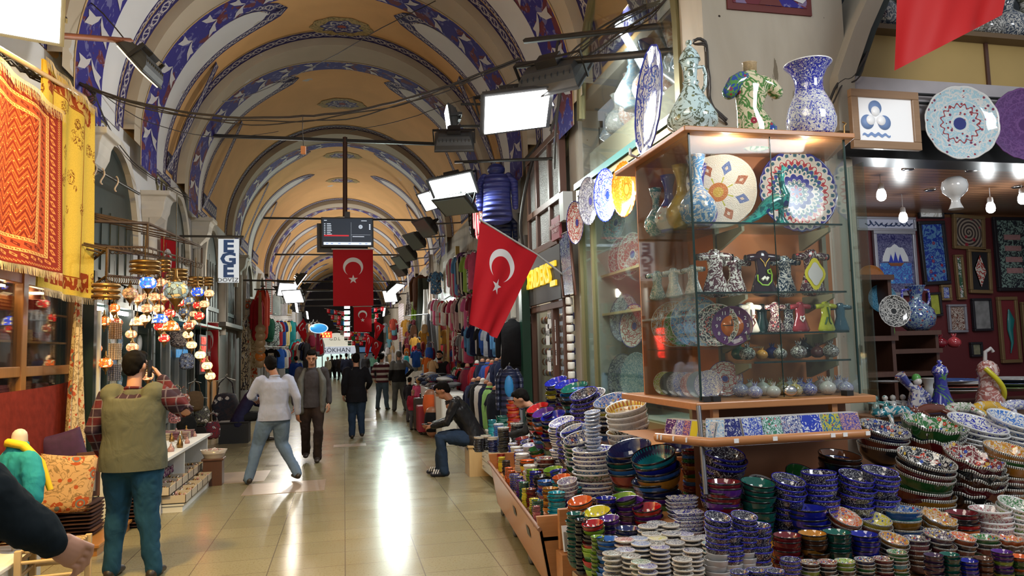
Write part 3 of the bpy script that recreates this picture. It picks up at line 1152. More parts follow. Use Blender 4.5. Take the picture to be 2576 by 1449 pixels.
for z in (1.12, 1.4, 1.92, 2.22):
 for y in [5.5+.44*k for k in range(8)]:
  mb = MB()
  h = random.uniform(.08, .16)
  mb.cbox((0, 0, h/2), (.10, .30, h), 0)
  for k in range(int(h/.03)):
   mb.cbox((.002, 0, .015+k*.03), (.104, .305, .02), 0)
  o = mb.build('folded_textile', flat('folded_%d' % (n % 5), [(.40, .08, .03), (.25, .05, .03), (.50, .25, .08), (.32, .06, .05), (.45, .16, .05)][n % 5], .9, var=.4, sc=30), None, .008, (GX-.095, y, z))
  tag(o, 'reddish folded textile on the shelves behind the wood and glass shop front', 'textile', 'folded textiles behind the shop glass')
  n += 1
area_light('shop_spot_light', (GX+.10, 7.6, 2.40), (.5, 0, -1), .2, 6, (1, .70, .36), sy=2.5)
# red cloth on the parapet, the suzani, the post
mb = MB()
mb.grid(lambda u, v: Vector((-2.86+.03*math.sin(u*9)+.03*(1-v), 5.2+3.5*u-.2*(1-v)*u, 1.50-.75*(1-v)-.05*math.sin(u*3))), 40, 10)
REDCL = flat('red_kilim_cloth', (.17, .022, .014), .9, var=.45, sc=12, spec=.1, bump=.5)
tag(mb.build('draped_kilim', REDCL), 'dark red kilim cloth draped below the shop window on the left', 'kilim')
def suzani(name='suzani_cloth', base=(.62, .47, .27), s1=(.45, .09, .04), sc=3.2):
 t = MT(name)
 d = t.vor(t.tc(), sc)
 n = t.noise(t.tc(), 9, 4, 1.8)
 c = t.mix(t.mul(t.near(n, .5, .03), .8), base, (.22, .14, .06))
 c = t.mix(t.lt(t.vor(t.tc(), 11.), .20), c, s1)
 c = t.mix(t.lt(d, .34), c, t.mix(t.gt(t.noise(t.tc(), 22, 2), .5), s1, base))
 c = t.mix(t.lt(d, .2), c, (.16, .20, .18))
 c = t.mix(t.lt(d, .14), c, s1)
 c = t.mix(t.lt(d, .05), c, base)
 return t.done(c, .9, spec=.1)
SUZ = suzani()
mb = MB()
def fsuz(u, v):
 w_ = .06+.50*(1-v)**.8
 return Vector((-2.74+.05*math.sin(u*16+v*3)*(1-v*.6), 8.62-.05*(1-v)+w_*(u-.5)*2*.62, .55+1.85*v-.12*math.sin(u*3)*(1-v)))
mb.grid(fsuz, 60, 40)
tag(mb.build('hanging_textile', SUZ), 'cream textile with red embroidered roundels hanging from one point', 'textile')
mb = MB()
mb.box(-2.92, -2.80, 9.32, 9.42, 0, 2.75)
tag(mb.build('green_post', flat('dark_green_paint', (.008, .022, .02), .4)), 'dark green post between the carpet shop and the bead shop', 'post')
mb = MB()
mb.box(-2.84, -2.80, 9.55, 9.60, 0, 2.3)
tag(mb.build('cabinet_edge_post', WHITE), 'narrow white upright beside the dark green post', 'post')
# shop of beads and plates behind the first man
SHB = flat('shop_wall_panel', (.35, .32, .26), .6)
e = empty('bead_shop_cabinet', (-3.0, 11.3, 0), 'lit glass cabinet of plates behind the lamps and the bead strands', 'cabinet')
mb = MB()
mb.box(-.18, -.15, -1.9, 1.9, 0, 2.5)
mb.build('back_panel', SHB, e)
mb = MB()
for z in (.5, .85, 1.2, 1.5, 1.8, 2.1):
 mb.box(-.15, .02, -1.9, 1.9, z, z+.012)
mb.build('shelf', GLASSG, e)
mb = MB()
for y in (-1.9, -.9, .25, 1.3, 1.9):
 mb.box(-.15, .05, y-.035, y+.035, 0, 2.5)
mb.box(-.15, .05, -1.9, 1.9, 2.42, 2.5)
mb.build('frame', flat('green_black_frame', (.015, .03, .028), .4), e)
mb = MB()
mb.cbox((-.02, -.6, 2.36), (.05, 1.5, .05))
mb.build('tube_lamp', emis('tube_white', (1, .97, .9), 14), e)
area_light('cabinet_tube_light', (-2.94, 10.7, 2.3), (.55, 0, -1), .1, 14, (1, .96, .88), sy=2.2)
pal = [(.55, .56, .55), (.25, .33, .45), (.62, .55, .42), (.3, .42, .5), (.7, .7, .68)]
mb = MB()
mb.lathe([(0, 0), (.06, .0), (.10, .01), (.15, .03), (.15, .034), (.10, .014), (0, .004)], 24, 0, M=Euler((0, pi/2, 0)).to_matrix().to_4x4())
pat = MT('cabinet_plate_glaze')
_v = pat.vor(pat.ocoord(), 14.)
pat.done(pat.mix(pat.lt(_v, .3), pat.oi(), (.75, .74, .70)), .15, coat=.5)
PL0 = mb.mesh('plate', [pat.mat])
n = 0
for z in (.66, 1.02, 1.36, 1.65, 1.96):
 for y in [9.75+.33*k for k in range(9)]:
  o = bpy.data.objects.new('display_plate', PL0)
  COL.objects.link(o)
  s = random.uniform(.75, 1.)
  o.location = (-3.10, y, z)
  o.scale = (s,)*3
  o.color = (*pal[n % 5], 1)
  tag(o, 'small pale display plate standing in the lit cabinet behind the mosaic lamps', 'plate', 'display plates in the lamp shop cabinet')
  n += 1
# bead strands
BEADC = [(.35, .2, .1), (.6, .45, .3), (.12, .12, .16), (.45, .42, .2), (.5, .3, .2), (.1, .08, .08), (.42, .36, .3)]
n = 0
for i, y in enumerate([9.62, 9.70, 9.78, 9.86]):
 for k in range(7):
  mb = MB()
  z1 = 2.15-k*.25
  for j in range(9):
   for q in range(3):
    mb.ball((-2.72+.03*q, y+.0, z1-.022*j), .013, 6)
  o = mb.build('bead_bracelet', flat('beads_%d' % (n % 7), BEADC[n % 7], .3, spec=.7))
  o['kind'] = 'stuff'
  tag(o, 'bundles of small beaded bracelets hanging in the narrow column by the green post', 'bracelets')
  n += 1
# ------------------------------------------------ mosaic lamps
def mosaic():
 t = MT('mosaic_glass')
 v = t.tc()
 d = t.vor(v, 34., feat='DISTANCE_TO_EDGE')
 cc = t.vor(v, 34., 'Color')
 sp = t.sep(cc)
 base = t.oi()
 c = t.mix(t.gt(sp[0], .72), base, (1., .75, .35))
 c = t.mix(t.gt(sp[1], .8), c, t.mix(.5, base, (.05, .03, .03)))
 c = t.mix(t.gt(t.sep(v)[2], 9.), c, base)
 m = t.gt(d, .035)
 c = t.mix(m, (.01, .006, .004), c)
 lw = t.n('ShaderNodeLayerWeight')
 lw.inputs[0].default_value = .35
 st = t.m('MULTIPLY_ADD', t.sub(1., lw.outputs['Facing']), t.mul(t.oi('Alpha'), 1.3), .12)
 st = t.mul(st, t.oi('Alpha'))
 return t.done(c, .2, emit=c, es=st, coat=.4)
MOS = mosaic()
def lamp_proto(kind, lab):
 e = empty('mosaic_lamp', (0, 0, 0), lab, 'lamp', 'hanging mosaic lamps')
 mb = MB()
 if kind == 'dome':
  mb.lathe([(.10, -.055), (.098, -.03), (.075, .03), (.045, .055), (.02, .06)], 20)
 else:
  mb.lathe([(.025, -.052), (.05, -.05), (.068, -.032), (.078, 0), (.068, .032), (.05, .05), (.025, .055)], 20)
 mb.build('glass_globe', MOS, e)
 mb = MB()
 mb.lathe([(.03, .05), (.034, .06), (.026, .072), (.012, .09), (.010, .13), (.004, .14)], 12)
 mb.build('brass_cap', BRASS, e)
 mb = MB()
 if kind != 'dome':
  mb.lathe([(.002, -.135), (.009, -.12), (.006, -.105), (.018, -.09), (.04, -.062), (.046, -.05), (.03, -.046)], 12)
 else:
  mb.lathe([(.10, -.062), (.104, -.055), (.10, -.05)], 16)
 mb.build('brass_finial', BRASS, e)
 mb = MB()
 mb.tube([(0, 0, .14), (0, 0, .62)], .0035, 5)
 mb.build('chain', DARKM, e)
 return e
LC = dict(o=(1., .16, .02), a=(.85, .32, .14), r=(.9, .02, .015), c=(.95, .50, .24), b=(.02, .10, .95), w=(.45, .62, .66), d=(.30, .05, .02), p=(.12, .2, .36), g=(.25, .2, .12))
NMS = dict(o='orange', a='amber', r='red', c='cream white', b='blue', w='pale blue-white', d='dark brown-red', p='dull blue', g='unlit dark')
LAMPS = [(372, 712, 'b', 42, 1.7), (402, 711, 'a', 30), (417, 713, 'a', 26), (442, 731, 'w', 62, .35), (443, 728, 'r', 27), (448, 761, 'r', 29), (474, 757, 'p', 27, .7), (497, 735, 'b', 32, .9),
  (526, 738, 'c', 25), (497, 768, 'r', 24), (514, 765, 'c', 25), (501, 795, 'r', 27), (487, 790, 'c', 20), (461, 785, 'p', 26, .3), (427, 789, 'r', 28), (400, 776, 'a', 28), (370, 776, 'a', 30),
  (388, 747, 'a', 28), (413, 747, 'a', 28), (371, 745, 'a', 24), (327, 738, 'c', 38, .45), (346, 751, 'a', 28), (286, 775, 'o', 30), (303, 771, 'a', 26), (327, 776, 'o', 22), (218, 806, 'c', 30, .35),
  (262, 808, 'o', 32), (247, 809, 'c', 22), (293, 812, 'd', 30, .8), (345, 809, 'a', 28), (365, 801, 'c', 28, 1.6), (404, 802, 'b', 32, 1.5), (403, 820, 'r', 32), (430, 820, 'o', 34), (475, 820, 'd', 28), (484, 812, 'c', 20),
  (473, 842, 'c', 26, 1.3), (413, 851, 'r', 28), (482, 868, 'c', 26, 1.3), (504, 893, 'c', 27, 1.6), (521, 920, 'c', 27, 1.4), (529, 946, 'c', 26, 1.3), (237, 841, 'o', 30), (240, 877, 'o', 32), (266, 913, 'o', 34),
  (330, 841, 'a', 28), (333, 874, 'a', 30), (285, 945, 'o', 26), (371, 946, 'a', 30), (310, 800, 'd', 26, .6), (390, 790, 'd', 24, .5), (450, 745, 'd', 24, .5), (383, 985, 'a', 30, .8),
  (237, 545, 'g', 26, .15), (275, 557, 'g', 26, .15), (312, 558, 'g', 26, .15)]
proto = {k: lamp_proto(k, 'x') for k in ('round', 'dome')}
used = set()
for i, L in enumerate(LAMPS):
 px_, py_, c, w_ = L[:4]
 st = L[4] if len(L) > 4 else 1.
 big = 1. if w_ < 40 else w_/34.
 w0 = w_/big
 dist = .156*FPX/w0*.98
 dist = max(8.6, min(12.4, dist*1.02))
 d = ray(px_, py_)
 p = CO+d*(dist/FPX)
 sc = w_/(.156/mpp(p))
 k = 'dome' if i in (29, 31, 33) else 'round'
 o = proto[k] if k not in used else dup(proto[k])
 used.add(k)
 o.location = p
 o.scale = (sc,)*3
 for ch in o.children:
  ch.color = (*LC[c], st)
 nb = 'unlit ' if st < .2 else ''
 row = ('in the top rows' if py_ < 760 else 'in the middle rows' if py_ < 830 else 'in the low strings') if st > .2 else 'on the upper iron frame'
 side = 'nearest the carpets' if px_ < 300 else 'above the vested man' if px_ < 380 else 'at mid cluster' if px_ < 450 else 'by the exchange office'
 lab = '%s%s %smosaic glass lamp %s %s' % (nb, NMS[c], 'large ' if big > 1 else '', row, side)
 tag(o, lab, 'lamp', 'mosaic lamps, '+NMS[c]+' '+row+' '+side)
# frames and brass rings
mb = MB()
A = lambda px, py, X=-2.35: PX(px, py, X)
FRS = [([A(225, 556, -2.7), A(372, 562, -2.2), A(508, 622, -2.3)], 'upper iron frame over the lamps'), ([A(225, 660, -2.7), A(270, 625), A(350, 640), A(480, 660)], 'lower iron frame over the lamps')]
for j, (pts, lab) in enumerate(FRS):
 mb = MB()
 mb.tube(pts, .018, 4)
 for k in range(len(pts)-1):
  a, b = pts[k], pts[k+1]
  mb.tube([a+Vector((0, 0, -.28)), b+Vector((0, 0, -.28))], .014, 4)
  mb.tube([b, b+Vector((0, 0, -.28))], .016, 4)
  for s in range(14):
   q = a.lerp(b, (s+.5)/14)-Vector((0, 0, .28))
   mb.tube([q+Vector((.03*math.sin(t_)*1., 0, -.04+.04*math.cos(t_))) for t_ in [i_*.6 for i_ in range(8)]], .005, 4)
  for s in range(5):
   q = a.lerp(b, (s+.5)/5)
   mb.tube([q, Vector((XL, q.y, q.z+.2))], .01, 4)
 tag(mb.build('lamp_frame', RUST), 'rusty '+lab+' with rows of open hooks', 'frame')
for (px_, py_, w_, lab) in [(365, 672, 72, 'gilded'), (411, 668, 34, 'small dark'), (446, 690, 50, 'wide dark'), (492, 708, 38, 'middle dark'), (520, 708, 32, 'rightmost dark'), (267, 733, 66, 'lowest dark')]:
 p = PX(px_, py_, -2.1)
 r = w_*mpp(p)/2
 mb = MB()
 for dz in (-.05, 0, .05):
  mb.lathe([(r*.9, dz-.018), (r, dz-.012), (r, dz+.012), (r*.9, dz+.018), (r*.9, dz-.018)], 28, 0, p, caps=False)
 for q in range(6):
  a = q*pi/3
  mb.tube([p+Vector((r*.9*math.cos(a), r*.9*math.sin(a), -.08)), p+Vector((0, 0, .0)), p+Vector((0, 0, .35))], .005, 4)
 tag(mb.build('brass_lamp_ring', BRASS), lab+' brass ring of a chandelier holding mosaic lamps', 'lamp ring')
# hooks on rail near the first window
mb = MB()
a, b = PX(225, 415, -2.9), PX(350, 488, -2.95)
mb.tube([a, b], .02, 6)
tag(mb.build('hook_rail', DARKM), 'black rail with empty hooks in front of the first arched window', 'rail')
for k, (px_, py_) in enumerate([(238, 425), (258, 436), (293, 455)]):
 p = PX(px_, py_+8, -2.88)
 mb = MB()
 mb.tube([p+Vector((0, .07*math.sin(t_)*(1 if t_ < pi else 1), .10*math.cos(t_*.5+.2))) for t_ in [i_*.55 for i_ in range(12)]], .011, 6)
 tag(mb.build('s_hook', flat('beige_hook', (.55, .42, .3), .4)), ['first', 'second', 'last'][k]+' pale S-hook from the carpets on the black rail', 'hook')
# lower storey of the left wall: shop fronts
TEALGL = flat('dark_shop_glass', (.03, .045, .045), .1, spec=.8)
e = empty('exchange_office_front', (-3.1, 15.4, 0), 'exchange office front with grey door frames behind the cream lamps', 'shop front')
mb = MB()
mb.box(0, .04, -2.4, 1.6, 0, 2.5)
mb.build('shop_window', TEALGL, e)
mb = MB()
for y in (-2.4, -1.3, -.6, .1, .9, 1.6):
 mb.box(0, .1, y-.05, y+.05, 0, 2.5)
mb.box(0, .1, -2.4, 1.6, .6, .68)
mb.build('frame', flat('grey_alu', (.28, .3, .3), .4, .3), e)
mb = MB()
mb.box(.0, .5, -2.6, 1.7, 2.32, 2.36)
mb.build('awning', flat('teal_awning', (.10, .35, .32), .4), e)
BLUEL = flat('blue_lettering', (.05, .16, .35), .4)
text('D\u00d6V\u0130Z', .30, (.12, -.45, 2.08), (pi/2, 0, pi/2), emis('blue_glow_letters', (.10, .30, .55), .6), e, .01)
text('KAMB\u0130YO', .22, (.12, -.4, 1.8), (pi/2, 0, pi/2), emis('blue_glow_letters', (.10, .30, .55), .6), e, .01)
p = PX(512, 888, -2.75)
e = empty('led_rate_board', p, 'black board of glowing red exchange rate digits', 'display board')
mb = MB()
mb.box(-.05, 0, -.42, .36, -.42, .36)
mb.build('panel', BLACK, e)
LEDR = emis('led_red', (1., .03, .02), 4)
for k, s_ in enumerate(['3.799', '3.407', '3.6E', '3.79']):
 text(s_, .20, (.01, -.02, .24-.18*k), (pi/2, 0, pi/2), LEDR, e, .004, 'led_digits', .004)
area_light('led_board_light', p+Vector((.05, 0, 0)), (1, 0, -.3), .3, .8, (1, .05, .03))
mb = MB()
mb.box(-3.0, -2.86, 16.75, 16.95, 0, 3.15)
tag(mb.build('dark_green_column', flat('very_dark_green', (.012, .03, .03), .4)), 'very dark green post with a pipe beside the exchange office', 'post')
mb = MB()
mb.tube([(-3.02, 17.25, 0), (-3.02, 17.25, 3.3)], .07, 12)
tag(mb.build('drain_pipe', PLAST), 'grey drain pipe right behind the dark green post', 'pipe')
# sign EGE
p = PY(575, 656, 15.2)
e = empty('hanging_sign', p, 'white hanging sign with tall blue letters EGE', 'sign')
mb = MB()
mb.box(-.19, .19, -.03, .03, -.43, .43)
mb.build('board', emis('sign_white', (.55, .60, .64), .55), e, .008)
DB = flat('deep_blue_letters', (.015, .10, .36), .4)
for k, ch in enumerate('EGE'):
 text(ch, .33, (0, -.04, .27-.245*k), (pi/2, 0, 0), DB, e, .006, bold=.012, sx=1.25)
text('D\u00d6V\u0130Z', .105, (0, -.04, -.385), (pi/2, 0, 0), BLACK, e, .004, sx=1.15)
mb = MB()
mb.box(-.9, .28, -.015, .015, .46, .50)
mb.build('bracket', BLACK, e)
def star_mat(name, red=(.50, .012, .022)):
 t = MT(name)
 s = t.sep(t.tc('UV'))
 return t, s
def flag_mat(name, vert=False, A_=1.5, red=(.40, .008, .014)):
 """white crescent and star on red; vert: hung with the hoist on top"""
 t = MT(name)
 s = t.sep(t.tc('UV'))
 if vert:
  X_ = t.mul(t.sub(s[0], .5), 1.)
  Y_ = t.mul(t.sub(1., s[1]), A_)
 else:
  X_ = t.mul(t.sub(s[1], .5), 1.)
  Y_ = t.mul(s[0], A_)
 def circ(cy, r):
  dy = t.sub(Y_, cy)
  return t.lt(t.addm(t.mul(X_, X_), t.mul(dy, dy)), r*r)
 cy = .40 if not vert else .46
 cres = t.mul(circ(cy, .25), t.sub(1., circ(cy+.0625, .20)))
 # five pointed star
 sc_ = cy+.335
 dy = t.sub(Y_, sc_)
 a = t.m('ARCTAN2', X_, t.mul(dy, -1.))
 if vert:
  a = t.m('ARCTAN2', X_, t.mul(dy, -1.))
 r = t.m('SQRT', t.addm(t.mul(X_, X_), t.mul(dy, dy)))
 k = 2*pi/5
 am = t.ab(t.sub(t.m('MULTIPLY', t.fr(t.addm(t.m('DIVIDE', a, k), .5+10)), k), k/2))
 R_ = .125
 ri = R_*.382
 # line from (R,0) to ri at 36 deg
 x2, y2 = ri*math.cos(pi/5), ri*math.sin(pi/5)
 nx, ny = y2, R_-x2
 c0 = nx*R_
 val = t.addm(t.mul(t.mul(r, t.m('COSINE', am)), nx), t.mul(t.mul(r, t.m('SINE', am)), ny))
 star = t.lt(val, c0)
 m = t.m('MAXIMUM', cres, star)
 c = t.mix(m, red, (.62, .60, .60))
 mt = t.done(c, .7, spec=.25)
 # cloth lets some light through
 tl = t.n('ShaderNodeBsdfTranslucent')
 t.link(c, tl.inputs[0])
 mx = t.n('ShaderNodeMixShader')
 mx.inputs[0].default_value = .25
 out = t.nt.nodes['Material Output']
 t.link(t.b.outputs[0], mx.inputs[1])
 t.link(tl.outputs[0], mx.inputs[2])
 t.link(mx.outputs[0], out.inputs[0])
 return mt
FLAGV = flag_mat('flag_cloth_vertical', True)
FLAGH = flag_mat('flag_cloth', False)
def vflag(p0, W, H_, lab, rz=0., ph=0., mat=None, name='turkish_flag', pole=True):
 e = empty(name, p0, lab, 'flag', rz=rz)
 mb = MB()
 mb.grid(lambda u, v: Vector((-W/2+W*u, .02*math.sin(u*5+ph)*(1.2-v)+.012*math.sin(v*9+u*3), -H_*(1-v))), 24, 24)
 mb.build('cloth', mat or FLAGV, e)
 if pole:
  mb = MB()
  mb.tube([(-W/2-.03, 0, .01), (W/2+.03, 0, .01)], .012, 8)
  mb.build('rod', WHITE, e)
 return e
p = PX(527, 812, -2.85)
vflag(p, .55, 1.25, 'narrow red flag beside the glowing exchange rate board', pi/2-.5)
p = PX(424, 600, -3.0)
vflag(p, .5, 1.3, 'small red flag hanging in front of the black window grille over the lamps', pi/2-.3)
# wood gate and stalls further down the left side
e = empty('wooden_shutter_door', (-3.1, 18.3, 0), 'tall orange-brown wooden door behind the green post', 'door')
mb = MB()
mb.box(0, .08, -.9, .9, 0, 2.35)
mb.build('door_leaf', WOODG, e)
mb = MB()
for y in (-.9, 0, .9):
 mb.box(0, .12, y-.06, y+.06, 0, 2.5)
mb.box(0, .12, -.95, .95, 2.35, 2.5)
mb.build('frame', flat('khaki_frame', (.14, .12, .08), .5), e)
# ================================================================= MIDDLE OF THE HALL
p = PY(868, 560, 16.6)
e = empty('television', PY(874, 584, 16.45), 'black flat television showing a dark list menu, hung on a pole in mid hall', 'television')
TW, TH_ = 1.13, .66
mb = MB()
mb.box(-TW/2, TW/2, 0, .06, -TH_/2, TH_/2)
mb.build('casing', BLACK, e, .006)
mb = MB()
mb.box(-TW/2+.03, TW/2-.03, -.006, 0, -TH_/2+.04, TH_/2-.03)
mb.build('screen', emis('screen_dark', (.006, .012, .022), 1.0), e)
SW = emis('screen_white', (.55, .62, .72), 1.0)
SR = emis('screen_red', (.42, .01, .02), 1.0)
mb = MB()
for k in range(7):
 mb.box(-.50, -.47+.0, -.009, -.007, .175-.038*k, .187-.038*k)
 mb.box(-.44, -.36+random.uniform(0, .03), -.009, -.007, .175-.038*k, .187-.038*k)
mb.box(-.5, -.44, -.009, -.007, .25, .262)
mb.box(.30, .42, -.009, -.007, .25, .262)
mb.box(.08, .082, -.009, -.007, -.22, .22)
mb.box(.08, .50, -.009, -.007, -.06, -.058)
mb.box(.11, .36, -.009, -.007, -.105, -.093)
for k in range(3):
 mb.box(.47, .50, -.009, -.007, .15-.045*k, .18-.045*k)
for q in range(6):
 a = q*pi/3
 mb.lathe([(.006, 0), (.012, 0), (.012, .002), (.006, .002), (.006, 0)], 8, 0, (.285+.022*math.cos(a), -.009, .12+.022*math.sin(a)), Euler((pi/2, 0, 0)).to_matrix().to_4x4(), caps=False)
mb.lathe([(.036, 0), (.043, 0), (.043, .002), (.036, .002), (.036, 0)], 20, 0, (.285, -.009, .12), Euler((pi/2, 0, 0)).to_matrix().to_4x4(), caps=False)
mb.box(-.51, .51, -.009, -.007, -.285, -.225)
mb.build('menu_text', SW, e)
mb = MB()
mb.box(-.50, .03, -.010, -.007, -.095, -.065)
mb.build('menu_highlight', SR, e)
mb = MB()
for x in (-.46, -.36, -.2, .02, .25, .38):
 mb.box(x, x+.05, -.0105, -.0095, -.262, -.25)
mb.build('menu_caption', emis('screen_blue', (.03, .08, .3), 1.), e)
mb = MB()
mb.box(-TW/2-.09, TW/2-.12, .12, .20, -TH_/2-.1, TH_/2-.12)
mb.build('rear_screen', BLACK, e)
mb = MB()
mb.box(-.06, .06, .06, .14, -.1, TH_/2+.14)
mb.build('mount', DARKM, e)
mb = MB()
mb.tube([PY(868, 345, 16.6), PY(868, 545, 16.6)], .05, 4)
tag(mb.build('television_pole', flat('brown_pole', (.10, .045, .03), .5)), 'brown vertical pole from the black tie bar down to the television', 'pole')
vflag(PY(888, 628, 16.4), .86, 1.24, 'large red flag with white crescent and star hanging below the television')
vflag(PY(912, 772, 24), .56, .80, 'smaller red flag hanging lower behind the large central one', ph=1)
mb = MB()
for i in range(6):
 pp = PY(873, 772+14*i, 27)
 mb.cbox(pp, (.20, .05, .13))
tag(mb.build('lit_panel_column', emis('lit_panel', (.85, .9, .9), 1.5)), 'column of glowing white lamp panels beside the smaller central flag', 'lamp')
# right flag on its slanting staff
def quadflag(c4, mat, lab, name='turkish_flag', staff=None, wav=.03, cat='flag', n=24):
 """c4: top-left, top-right, bottom-right, bottom-left world points"""
 tl, tr, br, bl = c4
 e = empty(name, tl, lab, cat)
 nr = (tr-tl).cross(bl-tl).normalized()
 mb = MB()
 def f(u, v):
  a = tl.lerp(tr, u)
  b = bl.lerp(br, u)
  p = b.lerp(a, v)
  return p+nr*wav*(1-v*.7)*(math.sin(u*9+v*2)+.5*math.sin(u*17-v*4))-tl
 mb.grid(f, n, n)
 mb.build('cloth', mat, e)
 if staff:
  mb = MB()
  mb.tube([q-tl for q in staff], .014, 8)
  mb.build('staff', PLAST, e)
 return e
quadflag((PY(1210, 555, 9.3), PY(1352, 641, 9.8), PY(1250, 851, 9.6), PY(1180, 812, 9.3)), FLAGV, 'big red flag with crescent and star on a slanted staff beside the right shops',
  staff=(PY(1206, 552, 9.28), PY(1352, 641, 9.8), PX(1428, 700, 3.1)))
REDCLOTH = flat('plain_red_cloth', (.42, .008, .008), .6, spec=.3)
quadflag((PY(2266, -170, 4.7), PY(2560, -190, 4.7), PY(2520, 38, 4.7), PY(2250, 178, 4.7)), REDCLOTH, 'lower part of a big plain red banner hanging above the framed sign', 'red_banner', wav=.04)
for i, (a, b, c, d, lab) in enumerate([((764, 800), (744, 826), (768, 866), (771, 815), 'red flag on a staff over the left stalls with half its crescent showing'),
         ((920, 835), (938, 850), (924, 898), (921, 885), 'red flag hanging limp, leftmost of the bunch right of centre'),
         ((938, 850), (962, 862), (946, 905), (934, 880), 'red flag lowest of the bunch right of centre'),
         ((942, 806), (968, 820), (946, 856), (944, 850), 'red flag highest of the bunch right of centre')]):
 Y = 24 if i == 0 else 30
 quadflag((PY(*a, Y), PY(*b, Y+.3), PY(*c, Y+.2), PY(*d, Y)), FLAGV, lab, wav=.05, n=14)
quadflag((PY(811, 838, 26), PY(804, 848, 26.3), PY(806, 893, 26.3), PY(814, 888, 26)), FLAGV, 'narrow red flag beside the red glowing sign near the far arch', n=14)
# strings of little flags
def tri_mat(name, cs, horiz=True):
 t = MT(name)
 s = t.sep(t.tc('UV'))[1 if horiz else 0]
 c = cs[0]
 for k in range(1, len(cs)):
  c = t.mix(t.gt(s, k/len(cs)), c, cs[k])
 return t.done(c, .7)
SMALL = [FLAGH, tri_mat('flag_blue', [(.02, .22, .50)]), FLAGH, tri_mat('flag_tricolour', [(.02, .02, .02), (.7, .7, .7), (.5, .02, .02)]), FLAGH, tri_mat('flag_green', [(.01, .22, .08)]), FLAGH,
  tri_mat('flag_white', [(.7, .7, .7)]), FLAGH, tri_mat('flag_green_white', [(.01, .25, .1), (.7, .7, .7), (.02, .02, .02)]), FLAGH, tri_mat('flag_gold_blue', [(.02, .05, .3), (.6, .4, .02)])]
ROWS = [(822, 776, 876, 786), (832, 792, 876, 796), (838, 805, 876, 808), (846, 818, 880, 822), (856, 832, 924, 838), (866, 845, 921, 845), (875, 858, 914, 858), (932, 776, 966, 771), (934, 790, 952, 788), (934, 803, 948, 800)]
ORDN = ['top', 'second', 'third', 'fourth', 'fifth', 'sixth', 'lowest', 'top', 'second', 'third']
n = 0
for r, (x0, y0, x1, y1) in enumerate(ROWS):
 k = max(1, round((x1-x0)/9))
 mb = MB()
 Y = 27.
 mb.tube([PY(x0-6, y0, Y), PY((x0+x1)/2, (y0+y1)/2+1, Y), PY(x1+6, y1, Y)], .008, 4)
 sd = 'left of' if r < 7 else 'right of'
 tag(mb.build('flag_string', flat('white_string', (.5, .5, .5), .6)), '%s string of little flags %s the smaller central flag' % (ORDN[r], sd), 'string')
 for i in range(k):
  a = PY(x0+(x1-x0)*i/k, y0+(y1-y0)*i/k, Y)
  b = PY(x0+(x1-x0)*(i+.93)/k, y0+(y1-y0)*(i+.93)/k, Y)
  mb = MB()
  mb.grid(lambda u, v: a.lerp(b, u)+Vector((0, .015*math.sin(u*5+i), -.155*(1-v)))-a, 6, 2)
  o = mb.build('small_flag', SMALL[n % len(SMALL)], loc=a)
  red = SMALL[n % len(SMALL)] is FLAGH
  tag(o, ('little red crescent flag' if red else 'little foreign flag')+' on the %s string %s the smaller central flag' % (ORDN[r], sd), 'flag', 'little %s flags, %s string %s centre' % ('red' if red else 'foreign', ORDN[r], sd))
  n += 1
# signs over the far left stalls
e = empty('oval_sign', PY(802, 826, 30), 'blue and white oval sign over the far left stalls', 'sign')
mb = MB()
Mx = Euler((pi/2, 0, 0)).to_matrix().to_4x4()
mb.lathe([(0, 0), (.36, 0), (.36, .03), (0, .03)], 28, 0, M=Matrix.Diagonal((1, 1, .55, 1)) @ Mx)
mb.build('rim', emis('oval_white', (.6, .7, .8), 1.2), e)
mb = MB()
mb.lathe([(0, .03), (.32, .03), (.32, .035), (0, .035)], 28, 0, M=Matrix.Diagonal((1, 1, .55, 1)) @ Mx)
mb.build('panel', emis('oval_blue', (.03, .22, .50), 1.), e)
e = empty('glowing_red_sign', PY(821, 842, 31), 'small glowing red and yellow sign left of the far arch', 'sign')
mb = MB()
mb.box(-.22, .22, 0, .05, -.12, .12)
mb.build('panel', emis('red_led_panel', (.9, .02, .01), 3), e)
mb = MB()
for x, z in ((-.15, .04), (-.03, .04), (.09, .04), (-.12, -.06), (.02, -.06), (.12, -.06)):
 mb.box(x-.03, x+.03, -.012, -.002, z-.03, z+.03)
mb.build('led_digits', emis('yellow_led', (1, .5, .05), 4), e)
# ------------------------------------------------ garments
CLOTH = MT('garment_cloth')
_n = CLOTH.noise(CLOTH.ocoord(), 6, 3)
_k = CLOTH.m('MULTIPLY_ADD', _n, .5, .72)
CLOTH.bump(_n, .5, .03)
CLOTH = CLOTH.done(CLOTH.mix(1., CLOTH.oi(), CLOTH.comb(_k, _k, _k), 'MULTIPLY'), .85, spec=.15)
STRIPE = MT('striped_cloth')
_s = STRIPE.sep(STRIPE.tc())
_m = STRIPE.gt(STRIPE.fr(STRIPE.mul(_s[0], 7.)), .55)
STRIPE = STRIPE.done(STRIPE.mix(_m, STRIPE.oi(), (.62, .60, .55)), .85, spec=.15)
PRINT = MT('printed_cloth')
_v = PRINT.vor(PRINT.ocoord(), 7.)
_p = PRINT.noise(PRINT.ocoord(), 9, 2, 1.5)
PRINT = PRINT.done(PRINT.mix(PRINT.near(_p, .5, .05), PRINT.mix(PRINT.lt(_v, .35), PRINT.oi(), (.65, .62, .58)), (.05, .04, .05)), .85, spec=.15)
PUFF = MT('quilted_nylon')
_z = PUFF.sep(PUFF.tc())[2]
PUFF.bump(PUFF.m('SINE', PUFF.mul(_z, 60.)), .6, .02)
PUFF = PUFF.done(PUFF.oi(), .35, spec=.5)
